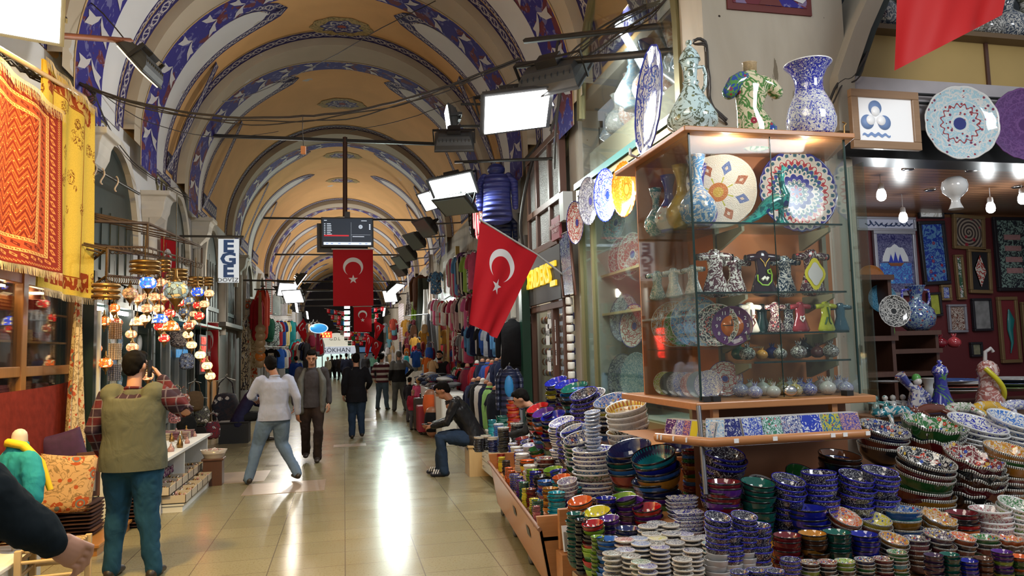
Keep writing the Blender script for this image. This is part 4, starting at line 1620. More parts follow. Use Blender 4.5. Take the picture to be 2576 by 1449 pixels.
def garment(kind, mat):
 mb = MB()
 if kind in ('shirt', 'jacket'):
  t = .10 if kind == 'shirt' else .17
  mb.loft([(0, 0, -.06), (0, 0, -.12), (0, 0, -.3), (0, 0, -.6), (0, .02, -.95), (0, .0, -.99)], [(.10, .05), (.24, t*.7), (.27, t), (.26, t), (.29, t*.9), (.27, t*.6)], n=14)
  for s in (-1, 1):
   L = .42 if kind == 'shirt' else .75
   mb.loft([(s*.22, 0, -.12), (s*.33, .02, -.25), (s*(.37 if kind == 'shirt' else .34), .03, -L)], [(.07, .06), (.075, .07), (.06 if kind == 'jacket' else .085, .05)], n=10)
 elif kind == 'trousers':
  mb.loft([(0, 0, -.02), (0, 0, -.12), (0, 0, -.25)], [(.2, .06), (.22, .08), (.22, .09)], n=12)
  for s in (-1, 1):
   mb.loft([(s*.1, 0, -.2), (s*.12, .01, -.6), (s*.12, 0, -.98)], [(.11, .08), (.09, .06), (.075, .05)], n=10)
 elif kind == 'scarf':
  mb.grid(lambda u, v: Vector(((u-.5)*(.14+.16*(1-v)), .04*math.sin(u*13+v*2), -1+v)), 18, 14)
 elif kind == 'bag':
  mb.loft([(0, 0, -.42), (0, 0, -.6), (0, 0, -.9)], [(.20, .07), (.26, .12), (.24, .11)], n=10)
  mb.tube([(-.16, 0, -.45), (-.12, 0, -.15), (0, 0, -.02), (.12, 0, -.15), (.16, 0, -.45)], .012, 5)
 me = mb.mesh(kind, [mat])
 return me
GM = {}
def hang(kind, px_, y0, y1, X, col, lab, grp=None, mat=None, rz=None, wsc=1., Y=None, cat=None):
 mat = mat or CLOTH
 key = (kind, mat.name)
 if key not in GM:
  GM[key] = (garment(kind, mat), None)
  if kind != 'scarf':
   mb = MB()
   mb.tube([(-.18, 0, -.10), (0, 0, -.03), (.18, 0, -.10)], .010, 5)
   mb.tube([(0, 0, -.03), (0, 0, .02), (.025, 0, .04), (.03, 0, .01)], .006, 5)
   GM[key] = (GM[key][0], mb.mesh('hanger', [PLAST]))
 p = PY(px_, y0, Y) if Y else PX(px_, y0, X)
 if not Y and p.y > 34:
  p = PY(px_, y0, 34+(px_ % 7))
 hgt = (y1-y0)*mpp(p)
 nm = {'shirt': 'hanging_shirt', 'jacket': 'hanging_jacket', 'trousers': 'hanging_trousers', 'scarf': 'hanging_scarf', 'bag': 'hanging_bag'}[kind]
 o = bpy.data.objects.new(nm, GM[key][0])
 COL.objects.link(o)
 o.location = p
 o.scale = (hgt*wsc, hgt*wsc, hgt)
 o.rotation_euler = (0, 0, rz if rz is not None else (pi/2 if (X or 0) < 0 else -pi/2)*.55+random.uniform(-.25, .25))
 o.color = (*col, 1)
 tag(o, lab, cat or kind, grp)
 if GM[key][1] and hgt > .45:
  h = bpy.data.objects.new('hanger', GM[key][1])
  COL.objects.link(h)
  h.parent = o
 return o
NV, BK, WH, RD, MR, BL, GY = (.012, .018, .055), (.012, .012, .015), (.62, .62, .64), (.42, .02, .03), (.16, .012, .03), (.02, .08, .36), (.2, .21, .23)
PKc, GRc, YLc, TNc, BRc, TLc, LBc = (.60, .10, .22), (.02, .16, .07), (.60, .48, .05), (.45, .30, .16), (.12, .05, .025), (.02, .35, .38), (.10, .28, .55)
XLh = -2.55
H = hang
# --- left stalls
H('scarf', 632, 752, 975, -2.75, (.60, .52, .42), 'long cream shawl with big red discs hanging beside the wooden door', mat=suzani('disc_shawl', (.60, .52, .40), (.50, .08, .03), 4.5), wsc=.75, rz=.9)
H('scarf', 617, 800, 980, -2.8, (.5, .42, .3), 'long cream lace shawl hanging before the wooden door', mat=PRINT, wsc=.5, rz=.9)
H('jacket', 648, 748, 850, XLh, RD, 'long red robe hanging next to the disc-patterned shawl', wsc=.55)
H('jacket', 661, 722, 845, XLh, (.55, .05, .02), 'bright red robe with tan trim hanging behind the long red robe', wsc=.5)
H('scarf', 655, 735, 832, XLh+.1, TNc, 'tan fringed scarf hanging over the red robes', wsc=.5)
mb = MB()
PR = rug_mat('prayer_rug_weave', (.60, .55, .5), (.05, .06, .12), (.3, .05, .04), [(.02, .12, (.40, .05, .04), (.6, .4, .3), 12), (.12, .16, (.55, .5, .45), (.1, .1, .2), 20)], False)
quadflag((PX(668, 700, -2.45), PX(685, 702, -2.4), PX(686, 792, -2.4), PX(669, 792, -2.45)), PR, 'patterned prayer rug with a red border hanging above the jackets', 'hanging_rug', wav=.01, cat='carpet')
H('jacket', 677, 798, 856, XLh, (.01, .07, .04), 'dark green jacket with a purple hood under the prayer rug')
GL = 'shirts on the upper left rail'
i = 0
for x in (694, 700, 706, 712, 719, 726):
 c = [WH, WH, (.5, .5, .55), WH, (.5, .06, .03), (.55, .35, .04)][i]
 H('shirt', x, 738+i*2, 792, -2.5, c, ['white shirt glaring under the warm floodlights', 'white shirt glaring under the warm floodlights', 'pale shirt glaring under the warm floodlights', 'white shirt glaring under the warm floodlights', 'red striped football shirt at the end of the upper left rail', 'orange striped football shirt at the end of the upper left rail'][i],
 'white shirts under the warm floodlights' if i in (0, 1, 3) else None, mat=STRIPE if i > 3 else None)
 i += 1
for i, (x, c, s_) in enumerate([(688, WH, 'white shirt with black print'), (699, RD, 'red shirt'), (708, BL, 'blue football shirt with a white number'), (719, YLc, 'yellow and white striped shirt'), (727, MR, 'maroon shirt'), (734, TLc, 'turquoise shirt')]):
 H('shirt', x, 806, 868, -2.45, c, s_+' on the middle rail of the left stall', mat=PRINT if i == 0 else STRIPE if i == 3 else None)
for i, (x, c, s_) in enumerate([(706, BL, 'blue'), (716, WH, 'white'), (724, MR, 'maroon'), (732, GY, 'grey')]):
 H('shirt', x, 876, 925, -2.3, c, s_+' shirt on the lowest rail of the left stall')
for (a, b, y, Y_, l) in ((690, 736, 792, 0, 'upper'), (690, 738, 803, 0, 'middle'), (664, 738, 874, 0, 'lowest')):
 bar([PX(a, y-3, -2.5), PX(b, y-1, -2.45)], .015, l+' white clothes rail of the left stall', 'clothes_rail', WHITE, 'rail')
# black t-shirt with a white square print
o = H('shirt', 682, 876, 925, -2.2, BK, 'black t-shirt with a white square print facing the hall', rz=0)
mb = MB()
mb.box(-.14, .14, -.125, -.12, -.55, -.25)
mb.build('print', flat('white_print', (.6, .6, .6), .6), o)
mb = MB()
for x in (-.07, .07):
 mb.box(x-.035, x+.035, -.13, -.125, -.36, -.33)
mb.box(-.04, .04, -.13, -.125, -.48, -.45)
mb.build('print_marks', BLACK, o)
for i in range(6):
 p = PX(655, 828+17*i, -2.4)
 mb = MB()
 mb.lathe([(0, 0), (.08, .0), (.15, .02), (.15, .03), (0, .01)], 18, 0, M=Euler((pi/2, 0, 0)).to_matrix().to_4x4())
 tag(mb.build('hanging_plate', flat('tan_glaze' if i != 4 else 'orange_glaze', (.48, .33, .2) if i != 4 else (.75, .22, .03), .3, coat=.4), loc=p), ['tan plate at the top', 'second tan plate', 'third tan plate', 'fourth tan plate', 'bright orange plate', 'tan plate at the foot'][i]+' of the vertical plate string', 'plate')
for i in range(14):
 x = 762+i*3.2
 H('bag' if i % 3 else 'scarf', x, 795+random.uniform(0, 40), 860+random.uniform(0, 40), -2.5, [BRc, TNc, MR, GY, (.3, .12, .08)][i % 5], 'small leather or trinket bag in the dense far left stall', 'bags of the far left stall', cat='bag')
for i in range(10):
 x = 742+i*3.5
 H('shirt', x, 850+random.uniform(-4, 14), 905, -2.35, [TLc, NV, RD, BK, WH][i % 5], 'shirt in the far left stalls past the flag', 'shirts in the far left stalls')
bar([PX(745, 868, -2.5), PX(745, 780, -2.5)], .03, 'cream post of the stall behind the left flag', 'stall_post', CREAM, 'post')
# fascia boards along the left
for i, (y0, y1) in enumerate([(19.4, 24.), (24.4, 31), (31.5, 42), (43, 58)]):
 mb = MB()
 mb.box(XL, XL+.06, y0, y1, 0, 2.5)
 mb.box(XL, XL+.35, y0, y1, 2.5, 2.6)
 tag(mb.build('stall_backdrop_board', flat('stall_backing', (.16, .15, .14), .6, var=.3)), 'dark backing of the %s left stall behind the clothes' % ['first', 'second', 'third', 'farthest'][i], 'panel')
# --- right clothing stalls
mb = MB()
mb.box(XR-.12, XR, 12.3, 30, 0, 3.7)
tag(mb.build('stall_backdrop_board', flat('stall_backing', (.16, .15, .14), .6, var=.3)), 'grey backing wall behind the clothes of the right stalls', 'panel')
XH = 2.75
rows = [('kids', 1147, 1192, 9, 645, 742, [WH, PKc, LBc, (.25, .12, .4), YLc, BK, (.3, .5, .1)], "children's garment on the top rail of the right stall"),
  ('pale', 1092, 1140, 8, 752, 812, [WH, PKc, (.45, .4, .42), RD, WH, (.55, .45, .4), MR], 'shirt on the second rail under the gold panel'),
  ('pink', 1147, 1192, 9, 752, 835, [PKc, MR, (.5, .35, .38), GY, BK, (.5, .4, .35), (.55, .12, .3)], 'pink or grey garment on the second rail near the staff flag'),
  ('mid', 1148, 1178, 6, 838, 905, [PKc, WH, MR, GY, (.45, .3, .3)], 'small garment on the third rail by the mirror'),
  ('navy', 1180, 1268, 12, 815, 886, [NV, LBc, NV, WH, BK, BL, (.4, .45, .55), NV], 'navy, blue or white garment on the rail below the staff flag'),
  ('low', 1148, 1180, 7, 925, 985, [GRc, WH, RD, BK, GY, YLc], 'dark sports garment hanging under the mirror')]
for (nm, xa, xb, k, y0, y1, cs, lab) in rows:
 for i in range(k):
  x = xa+(xb-xa)*i/(k-1)
  sl = (x-xa)*(-.25 if nm in ('kids', 'pink') else .15)
  H(['shirt', 'jacket', 'shirt', 'trousers'][(i+len(nm)) % 4] if nm != 'pale' else 'shirt', x, y0+sl+random.uniform(-3, 3), y1+sl+random.uniform(-6, 4), XH, cs[i % len(cs)], lab, lab.replace(' or', ' and')+'s', mat=[CLOTH, PRINT, CLOTH, STRIPE][(i*3+len(nm)) % 4] if nm in ('kids', 'pink', 'mid') else None, rz=-.75+random.uniform(-.2, .2), wsc=.85, cat='garment')
 p0, p1 = PX(xa-4, y0, XH), PX(xb+4, y0+(xb-xa)*(-.25 if nm in ('kids', 'pink') else .15), XH)
 bar([p0, p1], .012, 'white rail carrying the %s' % {'kids': "children's clothes at the top", 'pale': 'shirts under the gold panel', 'pink': 'pink and grey garments', 'mid': 'small garments by the mirror', 'navy': 'navy garments under the staff flag', 'low': 'dark sports garments'}[nm], 'clothes_rail', WHITE, 'rail')
for i, (k, x, y0, y1, c, lab) in enumerate([('scarf', 1027, 735, 795, WH, 'white long shawl left of the green scarves'), ('scarf', 1040, 758, 812, (.35, .60, .08), 'lime green scarf bundle over the far right stalls'), ('scarf', 1047, 712, 768, (.65, .08, .35), 'bright pink scarf hanging above the lime green one'),
           ('jacket', 1058, 690, 775, BRc, 'long brown garment high over the right stalls'), ('scarf', 1073, 728, 840, (.35, .33, .3), 'long grey roll hanging beside the brown garment'), ('scarf', 1062, 700, 850, (.08, .09, .07), 'dark green long cloth hanging beside the brown garment'),
           ('shirt', 1096, 682, 738, LBc, 'white, blue and pink checked shirt above the pale shirts'), ('scarf', 1081, 790, 900, GY, 'grey-black long panel right of the leather bags')]):
 H(k, x, y0, y1, 2.7, c, lab, mat=PRINT if 'checked' in lab or 'white long' in lab else None, rz=-.6, wsc=1.2 if k == 'scarf' else 1)
PB = MT('shell_strand')
_s = PB.sep(PB.tc())
_c = PB.m('MULTIPLY', PB.gt(PB.fr(PB.mul(_s[2], 9.)), .3), PB.gt(PB.fr(PB.mul(_s[1], 9.)), .25))
PB = PB.done(PB.mix(_c, (.3, .1, .1), (.62, .48, .44)), .4)
quadflag((PX(1002, 762, 2.5), PX(1016, 764, 2.5), PX(1016, 905, 2.5), PX(1003, 905, 2.5)), PB, 'pinkish curtain of shell squares hanging in the far right stalls', 'shell_curtain', wav=.01, cat='curtain')
for i in range(22):
 x = 1018+random.uniform(0, 56)
 y = 800+random.uniform(-5, 50)
 H(['bag', 'bag', 'shirt'][i % 3], x, y, y+random.uniform(28, 46), 2.45+random.uniform(-.1, .1), [BRc, BK, MR, (.25, .05, .03), TNc, (.5, .25, .04)][i % 6], 'dark leather bag or trinket in the stall left of the mirror', 'leather bags left of the mirror', cat='bag')
for i in range(26):
 x = 1004+random.uniform(0, 84)
 y = 855+random.uniform(0, 50)
 H(['bag', 'scarf', 'shirt'][i % 3], x, y, y+random.uniform(30, 50), 2.35+random.uniform(-.2, .1), [MR, RD, TNc, BL, (.5, .12, .02), GY, TLc][i % 7], 'small colourful hanging ware below the leather bags', 'colourful wares below the leather bags', cat='ware')
for i in range(24):
 x = 962+random.uniform(0, 46)
 y = 800+random.uniform(0, 95)
 H(['scarf', 'shirt', 'bag'][i % 3], x, y, y+random.uniform(22, 40), 2.5, [(.55, .25, .08), WH, MR, TNc, (.1, .25, .3), (.5, .08, .05), GY][i % 7], 'small hanging ware in the farthest right stalls', 'wares of the farthest right stalls', cat='ware')
bar([PX(1013, 795, 2.3), PX(1078, 790, 2.3)], .015, 'black rail of the leather bag stall', 'clothes_rail', BLACK, 'rail')
# mirror panel and gold panel
e = empty('mirror_cabinet', PX(1128, 880, 2.75), 'tall mirror-glass cabinet with a thin gold edge behind the vendor', 'cabinet')
mb = MB()
a, b = PX(1106, 880, 2.75)-e.location, PX(1152, 880, 2.75)-e.location
mb.box(-.0, .04, b.y, a.y, -.9, 1.35)
mb.build('mirror', flat('mirror_glass', (.5, .45, .38), .06, 1.), e)
mb = MB()
for y in (a.y, b.y, (a.y+b.y)/2):
 mb = MB()
 mb.box(-.03, .05, y-.02, y+.02, -.9, 1.35)
 mb.build('edge', GOLDT, e)
e = empty('gold_scroll_panel', PX(1130, 700, 2.9), 'pale gold panel of twisted relief with a yellow post', 'panel')
a, b = PX(1115, 700, 2.9)-e.location, PX(1148, 700, 2.9)-e.location
mb = MB()
mb.box(0, .05, b.y, a.y, -.5, .6)
gt = MT('gold_twist_relief')
_n = gt.noise(gt.map(gt.tc(), (8, 8, 3)), 3, 4, 2.)
gt.bump(_n, .8, .05)
mb.build('relief', gt.done(gt.mix(_n, (.16, .14, .08), (.55, .50, .34)), .5), e)
mb = MB()
mb.box(-.02, .08, b.y-.12, b.y-.02, -1.6, .7)
mb.build('post', flat('yellow_post', (.5, .36, .08), .5), e)
# puffer jackets up on the wall
o = H('jacket', 1248, 428, 556, 2.55, (.05, .06, .26), 'blue quilted puffer jacket hanging high on a bar, its hood up', mat=PUFF, rz=-.35, wsc=1.05)
mb = MB()
mb.ball((0, .0, .0), (.17, .14, .13), 14)
mb.build('hood', PUFF, o)
o.children[-1].color = (.03, .04, .20, 1)
H('jacket', 1222, 452, 560, 2.4, (.5, .16, .10), 'orange and white hooded jacket half hidden by the blue puffer', mat=PRINT, rz=-.7, wsc=.7)
H('jacket', 1208, 492, 596, 2.35, (.45, .02, .04), 'red and black jacket hanging left of the blue puffer', mat=STRIPE, rz=-.8, wsc=.6)
H('jacket', 1196, 478, 590, 2.4, BK, 'black puffer jacket leftmost on the high bar', mat=PUFF, rz=-.9, wsc=.6)
H('jacket', 1262, 540, 640, 2.7, NV, 'dark navy jacket hanging under the blue puffer', mat=PUFF, rz=-.5)
H('jacket', 1288, 800, 925, 2.75, BK, 'black coat with a yellow badge hanging low right of the staff flag', mat=None, rz=-.4, wsc=.9)
o = H('jacket', 1280, 918, 1060, 2.35, NV, 'navy quilted vest over a grey hoodie by the dark green post', mat=PUFF, rz=-.3, wsc=.62)
mb = MB()
mb.ball((0, -.13, -.38), (.14, .08, .2), 12)
mb.build('lining', flat('bright_blue_lining', (.02, .20, .48), .5), o)
H('jacket', 1250, 930, 1050, 2.6, (.3, .3, .36), 'grey hoodie hanging behind the navy vest', rz=-.5, wsc=.7)
mb = MB()
mb.box(2.86, 3.0, 11.75, 11.95, 0, 3.0)
tag(mb.build('green_post', flat('bottle_green', (.012, .05, .03), .35)), 'bottle green post right of the navy vest', 'post')
# white floodlight box & net
H('scarf', 1083, 640, 790, 2.8, (.5, .42, .36), 'thin beige net draped on the wall over the right stalls', rz=-.8, wsc=.5)
# polo shirts on bust forms
BUSTT = flat('bust_terracotta', (.50, .24, .15), .5)
def bust(px_, py_, X, hpx, col, lab, grp=None, neck=True, c2=None):
 p = PX(px_, py_, X)
 s = hpx*mpp(p)/.62
 e = empty('shirt_bust', p, lab, 'bust form', grp, rz=-1.25)
 e.scale = (s,)*3
 mb = MB()
 mb.loft([(0, 0, -.6), (0, 0, -.3), (0, 0, -.12), (0, 0, -.06), (0, 0, -.02)], [(.17, .12), (.20, .14), (.21, .12), (.14, .10), (.07, .07)], n=14)
 for sg in (-1, 1):
  mb.loft([(sg*.16, 0, -.10), (sg*.25, 0, -.22), (sg*.27, .0, -.34)], [.07, .075, .07], n=10)
 o = mb.build('shirt', CLOTH, e)
 o.color = (*col, 1)
 mb = MB()
 mb.loft([(0, 0, -.05), (0, .0, .05)], [.05, .045], n=12)
 mb.tube([(0, 0, .05), (0, 0, .06)], .048, 12)
 mb.build('neck_block', BUSTT if neck else WHITE, e)
 mb = MB()
 mb.lathe([(.075, -.035), (.08, -.0), (.07, .0), (.062, -.03)], 14, caps=False)
 mb.build('collar', flat('collar_cloth', (.03, .03, .05), .8), e)
 return e
B1 = [(1176, 926, MR), (1200, 918, (.35, .01, .02)), (1214, 914, NV), (1228, 915, (.03, .08, .35)), (1238, 917, (.40, .03, .03)), (1250, 912, NV), (1262, 908, NV)]
NB = ['dark maroon', 'red', 'first navy', 'blue', 'bright red', 'second navy', 'last navy']
for i, (x, y, c) in enumerate(B1):
 bust(x, y, 2.45+.03*i, 80, c, NB[i]+' polo bust on the upper step of bust forms', None, i != 1)
B2 = [(1192, 965, NV), (1204, 962, BK), (1215, 965, WH), (1224, 970, NV), (1232, 975, (.3, .6, .2)), (1246, 985, (.015, .02, .035))]
NB = ['navy', 'black', 'white', 'dark navy', 'green and white', 'large dark navy']
for i, (x, y, c) in enumerate(B2):
 bust(x, y, 2.12+.03*i, 95, c, NB[i]+' polo bust on the lower step of bust forms', None, i not in (2,))
for i, (x0, x1, y0, y1, z, l) in enumerate([(2.3, 2.95, 11.9, 15.2, .75, 'upper'), (2.0, 2.35, 11.9, 14.6, .45, 'lower')]):
 mb = MB()
 mb.box(x0, x1, y0, y1, 0, z)
 tag(mb.build('display_step', flat('white_step', (.5, .5, .52), .5)), l+' white step carrying the polo bust forms', 'display step')
# clothes table
mb = MB()
mb.box(1.78, 2.3, 14.5, 19.5, .0, .92)
tag(mb.build('clothes_table', flat('white_table', (.5, .5, .5), .5), bev=.01), 'white table heaped with folded clothes in front of the vendor', 'table')
for i in range(46):
 x, y = 1.85+random.uniform(0, .4), 14.6+random.uniform(0, 4.6)
 mb = MB()
 hh = random.uniform(.03, .06)
 mb.loft([(-.12, 0, hh), (0, 0, hh+.015), (.12, 0, hh)], [(.14, hh), (.16, hh*1.2), (.13, hh)], side=(0, 1, 0), n=10)
 o = mb.build('folded_garment', [CLOTH, PRINT][i % 2], loc=(x, y, .93+.09*(i % 3)))
 o.rotation_euler = (0, random.uniform(-.2, .2), random.uniform(0, 3))
 o.color = (*[NV, (.05, .09, .2), WH, BL, GY, (.45, .05, .2), BK, (.3, .3, .33)][i % 8], 1)
 tag(o, 'folded garment in the heap on the white table before the vendor', 'garment', 'folded garments heaped on the white table')
e = empty('white_cabinet', (1.95, 13.8, 0), 'plain white cabinet between the clothes table and the seated man', 'cabinet')
mb = MB()
mb.box(-.2, .25, -.3, .6, 0, .92)
mb.build('body', WHITE, e, .008)
mb = MB()
mb.box(-.215, -.2, -.28, .58, .05, .88)
mb.build('door', WHITE, e, .004)
# mannequin legs with shorts
for i, (px_, c, l) in enumerate([(1083, (.75, .14, .04), 'torso form with bright orange shorts standing at the table front'), (1085, BK, 'torso form with black shorts below the orange one')]):
 p = PX(px_, 1010 if i == 0 else 1062, 1.72)
 p.z -= 0
 e = empty('shorts_form', (p.x, p.y-.15*i, 0), l, 'mannequin', rz=-.5)
 zt = .86 if i == 0 else .52
 mb = MB()
 mb.loft([(0, 0, zt-.40), (0, 0, zt-.2), (0, 0, zt)], [(.12, .10), (.15, .12), (.13, .10)], n=14)
 mb.tube([(0, 0, 0), (0, 0, zt-.38)], .02, 8)
 mb.build('form', flat('form_plastic', (.38, .17, .10), .4), e)
 mb = MB()
 mb.loft([(0, 0, zt-.33), (0, 0, zt-.2), (0, 0, zt-.07)], [(.145, .125), (.165, .135), (.15, .12)], n=14)
 o = mb.build('shorts', CLOTH, e)
 o.color = (*c, 1)
# suitcases
for i, (y, c) in enumerate([(16.4, (.05, .035, .03)), (15.7, (.30, .02, .04))]):
 e = empty('suitcase', (1.64, y, 0), ['brown ribbed suitcase standing at the end of the clothes table', 'dark red bag hanging by the clothes table'][i], 'suitcase' if i == 0 else 'bag')
 mb = MB()
 mb.box(-.14, .14, -.22, .22, .06, .72 if i == 0 else .6)
 for k in range(6):
  mb.box(-.15, .15, -.2+k*.07, -.17+k*.07, .08, .70 if i == 0 else .58)
 mb.build('shell', flat('case_%d' % i, c, .5), e, .02)
 mb = MB()
 mb.tube([(0, -.08, .72 if i == 0 else .6), (0, -.08, .8), (0, .08, .8), (0, .08, .72 if i == 0 else .6)], .012, 6)
 mb.build('handle', BLACK, e)
 mb = MB()
 for s in (-1, 1):
  mb.ball((.08*s, -.15, .03), .03, 8)
  mb.ball((.08*s, .15, .03), .03, 8)
 mb.build('wheel', BLACK, e)
# ================================================================= RIGHT SIDE: PIER, WINDOWS, CASE, SHOP
# ---------- ceramic glazes
def glaze_radial(name, base, ring, petal, centre, n=12, floral=True, rim=None, rough=.08, use_oi=False):
 t = MT(name)
 s = t.sep(t.tc())
 r = t.m('SQRT', t.addm(t.mul(s[0], s[0]), t.mul(s[1], s[1])))
 a = t.m('ARCTAN2', s[1], s[0])
 base_ = t.oi() if use_oi else base
 c = base_
 if floral:
  nz = t.noise(t.ocoord(), 5., 3, 1.4)
  v = t.vor(t.ocoord(), 6.5)
  c = t.mix(t.near(nz, .5, .035), c, ring)
  c = t.mix(t.lt(v, .24), c, petal)
  c = t.mix(t.lt(v, .11), c, centre)
 w1 = t.m('MULTIPLY_ADD', t.m('SINE', t.mul(a, float(n))), .05, .78)
 w2 = t.m('MULTIPLY_ADD', t.m('SINE', t.mul(a, float(n))), .045, .50)
 c = t.mix(t.near(r, w1, .022), c, ring)
 c = t.mix(t.near(r, w2, .022), c, petal)
 c = t.mix(t.near(r, .64, .012), c, ring)
 c = t.mix(t.lt(r, .17), c, centre)
 c = t.mix(t.mul(t.lt(r, .24), t.gt(r, .19)), c, ring)
 c = t.mix(t.gt(r, .965), c, rim or ring)
 return t.done(c, rough, coat=.5)
def glaze_mandala(name, cs, n=24):
 t = MT(name)
 s = t.sep(t.tc())
 r = t.m('SQRT', t.addm(t.mul(s[0], s[0]), t.mul(s[1], s[1])))
 a = t.m('ARCTAN2', s[1], s[0])
 c = cs[0]
 R_ = [.95, .80, .68, .56, .44, .30, .16]
 for k, rr in enumerate(R_):
  m_ = float(n if k < 4 else n/2 if k < 6 else 6)
  sc = t.ab(t.m('SINE', t.mul(a, m_/2)))
  w_ = t.m('MULTIPLY_ADD', sc, .075, rr-.055)
  c = t.mix(t.lt(r, w_), c, cs[(k+1) % len(cs)])
  c = t.mix(t.near(r, w_, .008), c, (.7, .66, .6))
  d = t.mul(t.lt(r, t.sub(w_, .03)), t.gt(sc, .80))
  c = t.mix(t.mul(d, t.gt(r, rr-.09)), c, cs[(k+3) % len(cs)])
 return t.done(c, .1, coat=.5)
def glaze_scroll(name, base, line, sc=7., extra=None, use_oi=False, w_=.06, rough=.08, dist=1.6):
 t = MT(name)
 nz = t.noise(t.ocoord(), sc, 3, dist)
 b = t.oi() if use_oi else base
 c = t.mix(t.near(nz, .5, w_), b, line)
 if extra:
  v = t.vor(t.ocoord(), sc*1.1)
  c = t.mix(t.lt(v, .22), c, extra)
  c = t.mix(t.lt(v, .09), c, b)
 return t.done(c, rough, coat=.5)
WC = (.68, .68, .66)
G_BLUEW = glaze_scroll('white_glaze_blue_scroll', WC, (.03, .05, .36), 9, (.04, .08, .42), w_=.045)
G_BLUEW2 = glaze_radial('white_glaze_cobalt_flowers', (.62, .66, .72), (.03, .05, .40), (.06, .14, .50), (.02, .04, .30))
G_TURQ = glaze_scroll('pale_turquoise_glaze', (.50, .66, .68), (.10, .13, .09), 11, (.16, .18, .08), w_=.03)
G_COBW = glaze_scroll('cobalt_glaze_white_flowers', (.025, .03, .32), WC, 9, WC, w_=.02)
M_BLUEW = glaze_scroll('white_body_blue_flowers', WC, (.04, .05, .40), 30, (.04, .08, .42), w_=.035)
M_COBW = glaze_scroll('cobalt_neck_white_flowers', (.025, .03, .32), WC, 30, WC, w_=.02)
G_MAND = glaze_mandala('mandala_glaze', [(.02, .02, .20), (.55, .50, .46), (.36, .03, .04), (.03, .10, .14), (.55, .50, .46), (.03, .03, .25), (.02, .10, .15)], 26)
G_WTUL = None
t = MT('white_dish_with_tulips')
s = t.sep(t.tc())
r = t.m('SQRT', t.addm(t.mul(s[0], s[0]), t.mul(s[1], s[1])))
a = t.m('ARCTAN2', s[1], s[0])
ka = t.ab(t.sub(t.fr(t.m('MULTIPLY_ADD', a, 8/(2*pi), 10.)), .5))
alt = t.gt(t.fr(t.m('MULTIPLY_ADD', a, 4/(2*pi), 10.)), .5)
pet = t.lt(t.addm(t.mul(ka, 1.1), t.mul(t.ab(t.sub(r, .66)), 1.5)), .30)
c = t.mix(pet, (.72, .67, .58), t.mix(alt, (.34, .10, .04), (.10, .16, .38)))
c = t.mix(t.lt(t.addm(t.mul(ka, 1.4), t.mul(t.ab(t.sub(r, .66)), 1.8)), .12), c, (.6, .5, .4))
c = t.mix(t.mul(t.lt(ka, .06), t.mul(t.gt(r, .26), t.lt(r, .42))), c, (.45, .45, .05))
c = t.mix(t.lt(r, .26), c, (.50, .16, .03))
c = t.mix(t.lt(r, .14), c, (.55, .35, .05))
t.bump(t.noise(t.tc(), 40, 2), .3, .02)
G_WTUL = t.done(c, .25, coat=.4)
G_LBL = glaze_radial('sky_blue_flowered_glaze', (.38, .58, .66), WC, (.30, .04, .05), (.03, .04, .2), 16, rim=WC)
G_ORG = glaze_radial('amber_gold_glaze', (.60, .22, .02), (.45, .12, .01), (.65, .40, .08), (.5, .35, .05), 18)
G_PUR = glaze_radial('purple_embossed_glaze', (.10, .03, .15), (.16, .06, .22), (.13, .05, .2), (.08, .02, .12), 20)
G_GREY = glaze_radial('grey_lace_glaze', (.45, .45, .46), (.12, .12, .16), (.2, .2, .3), (.08, .08, .3), 22)
G_TUL = glaze_radial('white_glaze_red_tulips', (.66, .63, .56), (.35, .04, .03), (.45, .05, .04), (.05, .05, .25), 8, rim=(.03, .03, .2))
G_DKFL = glaze_scroll('dark_flowered_glaze', (.05, .012, .02), (.45, .40, .34), 6, (.40, .06, .06), w_=.025)
G_BW = glaze_scroll('white_black_vine_glaze', (.60, .58, .55), (.08, .025, .035), 7, None, w_=.065)
G_OI = MT('plain_coloured_glaze')
_n = G_OI.noise(G_OI.ocoord(), 8, 3)
_k = G_OI.m('MULTIPLY_ADD', _n, .5, .75)
G_OI = G_OI.done(G_OI.mix(1., G_OI.oi(), G_OI.comb(_k, _k, _k), 'MULTIPLY'), .08, coat=.6)
G_OIF = glaze_radial('coloured_flowered_glaze', WC, (.60, .56, .5), (.45, .08, .05), (.03, .05, .25), 14, use_oi=True)
G_OIS = glaze_scroll('coloured_scroll_glaze', WC, (.62, .60, .56), 7, None, use_oi=True, w_=.04)
def scallop(n, k):
 return lambda a, r: (k*abs(math.sin(a*n/2)) if r > .9 else 0)
def plate_mesh(name, mat, back, n=48, sc=None, deep=.16, lip=.62):
 mb = MB()
 pr = [(.0, .0), (.30, .0), (.34, -.015), (.38, .0), (lip, deep*.35), (.98, deep*.92), (1.0, deep), (.985, deep+.02), (.96, deep*.98), (lip, deep*.5), (.36, .03), (.0, .03)]
 mi = [1]*6+[0]*5
 mb.lathe(pr, n, mi, wob=scallop(sc, .03) if sc else None)
 return mb.mesh(name, [mat, back])
BACKG = flat('plain_white_back', (.5, .5, .48), .3)
_pm = {}
def plate(loc, D, nrm, mat, lab, name='wall_plate', grp=None, sc=28, col=None, deep=.14, cat='plate', stand=False):
 key = (mat.name, sc, deep)
 if key not in _pm:
  _pm[key] = plate_mesh('plate', mat, BACKG, 56 if sc else 36, sc, deep)
 o = bpy.data.objects.new(name, _pm[key])
 COL.objects.link(o)
 o.location = loc
 o.rotation_euler = Vector(nrm).normalized().to_track_quat('Z', 'Y').to_euler()
 o.scale = (D/2,)*3
 if col:
  o.color = (*col, 1)
 tag(o, lab, cat, grp)
 return o
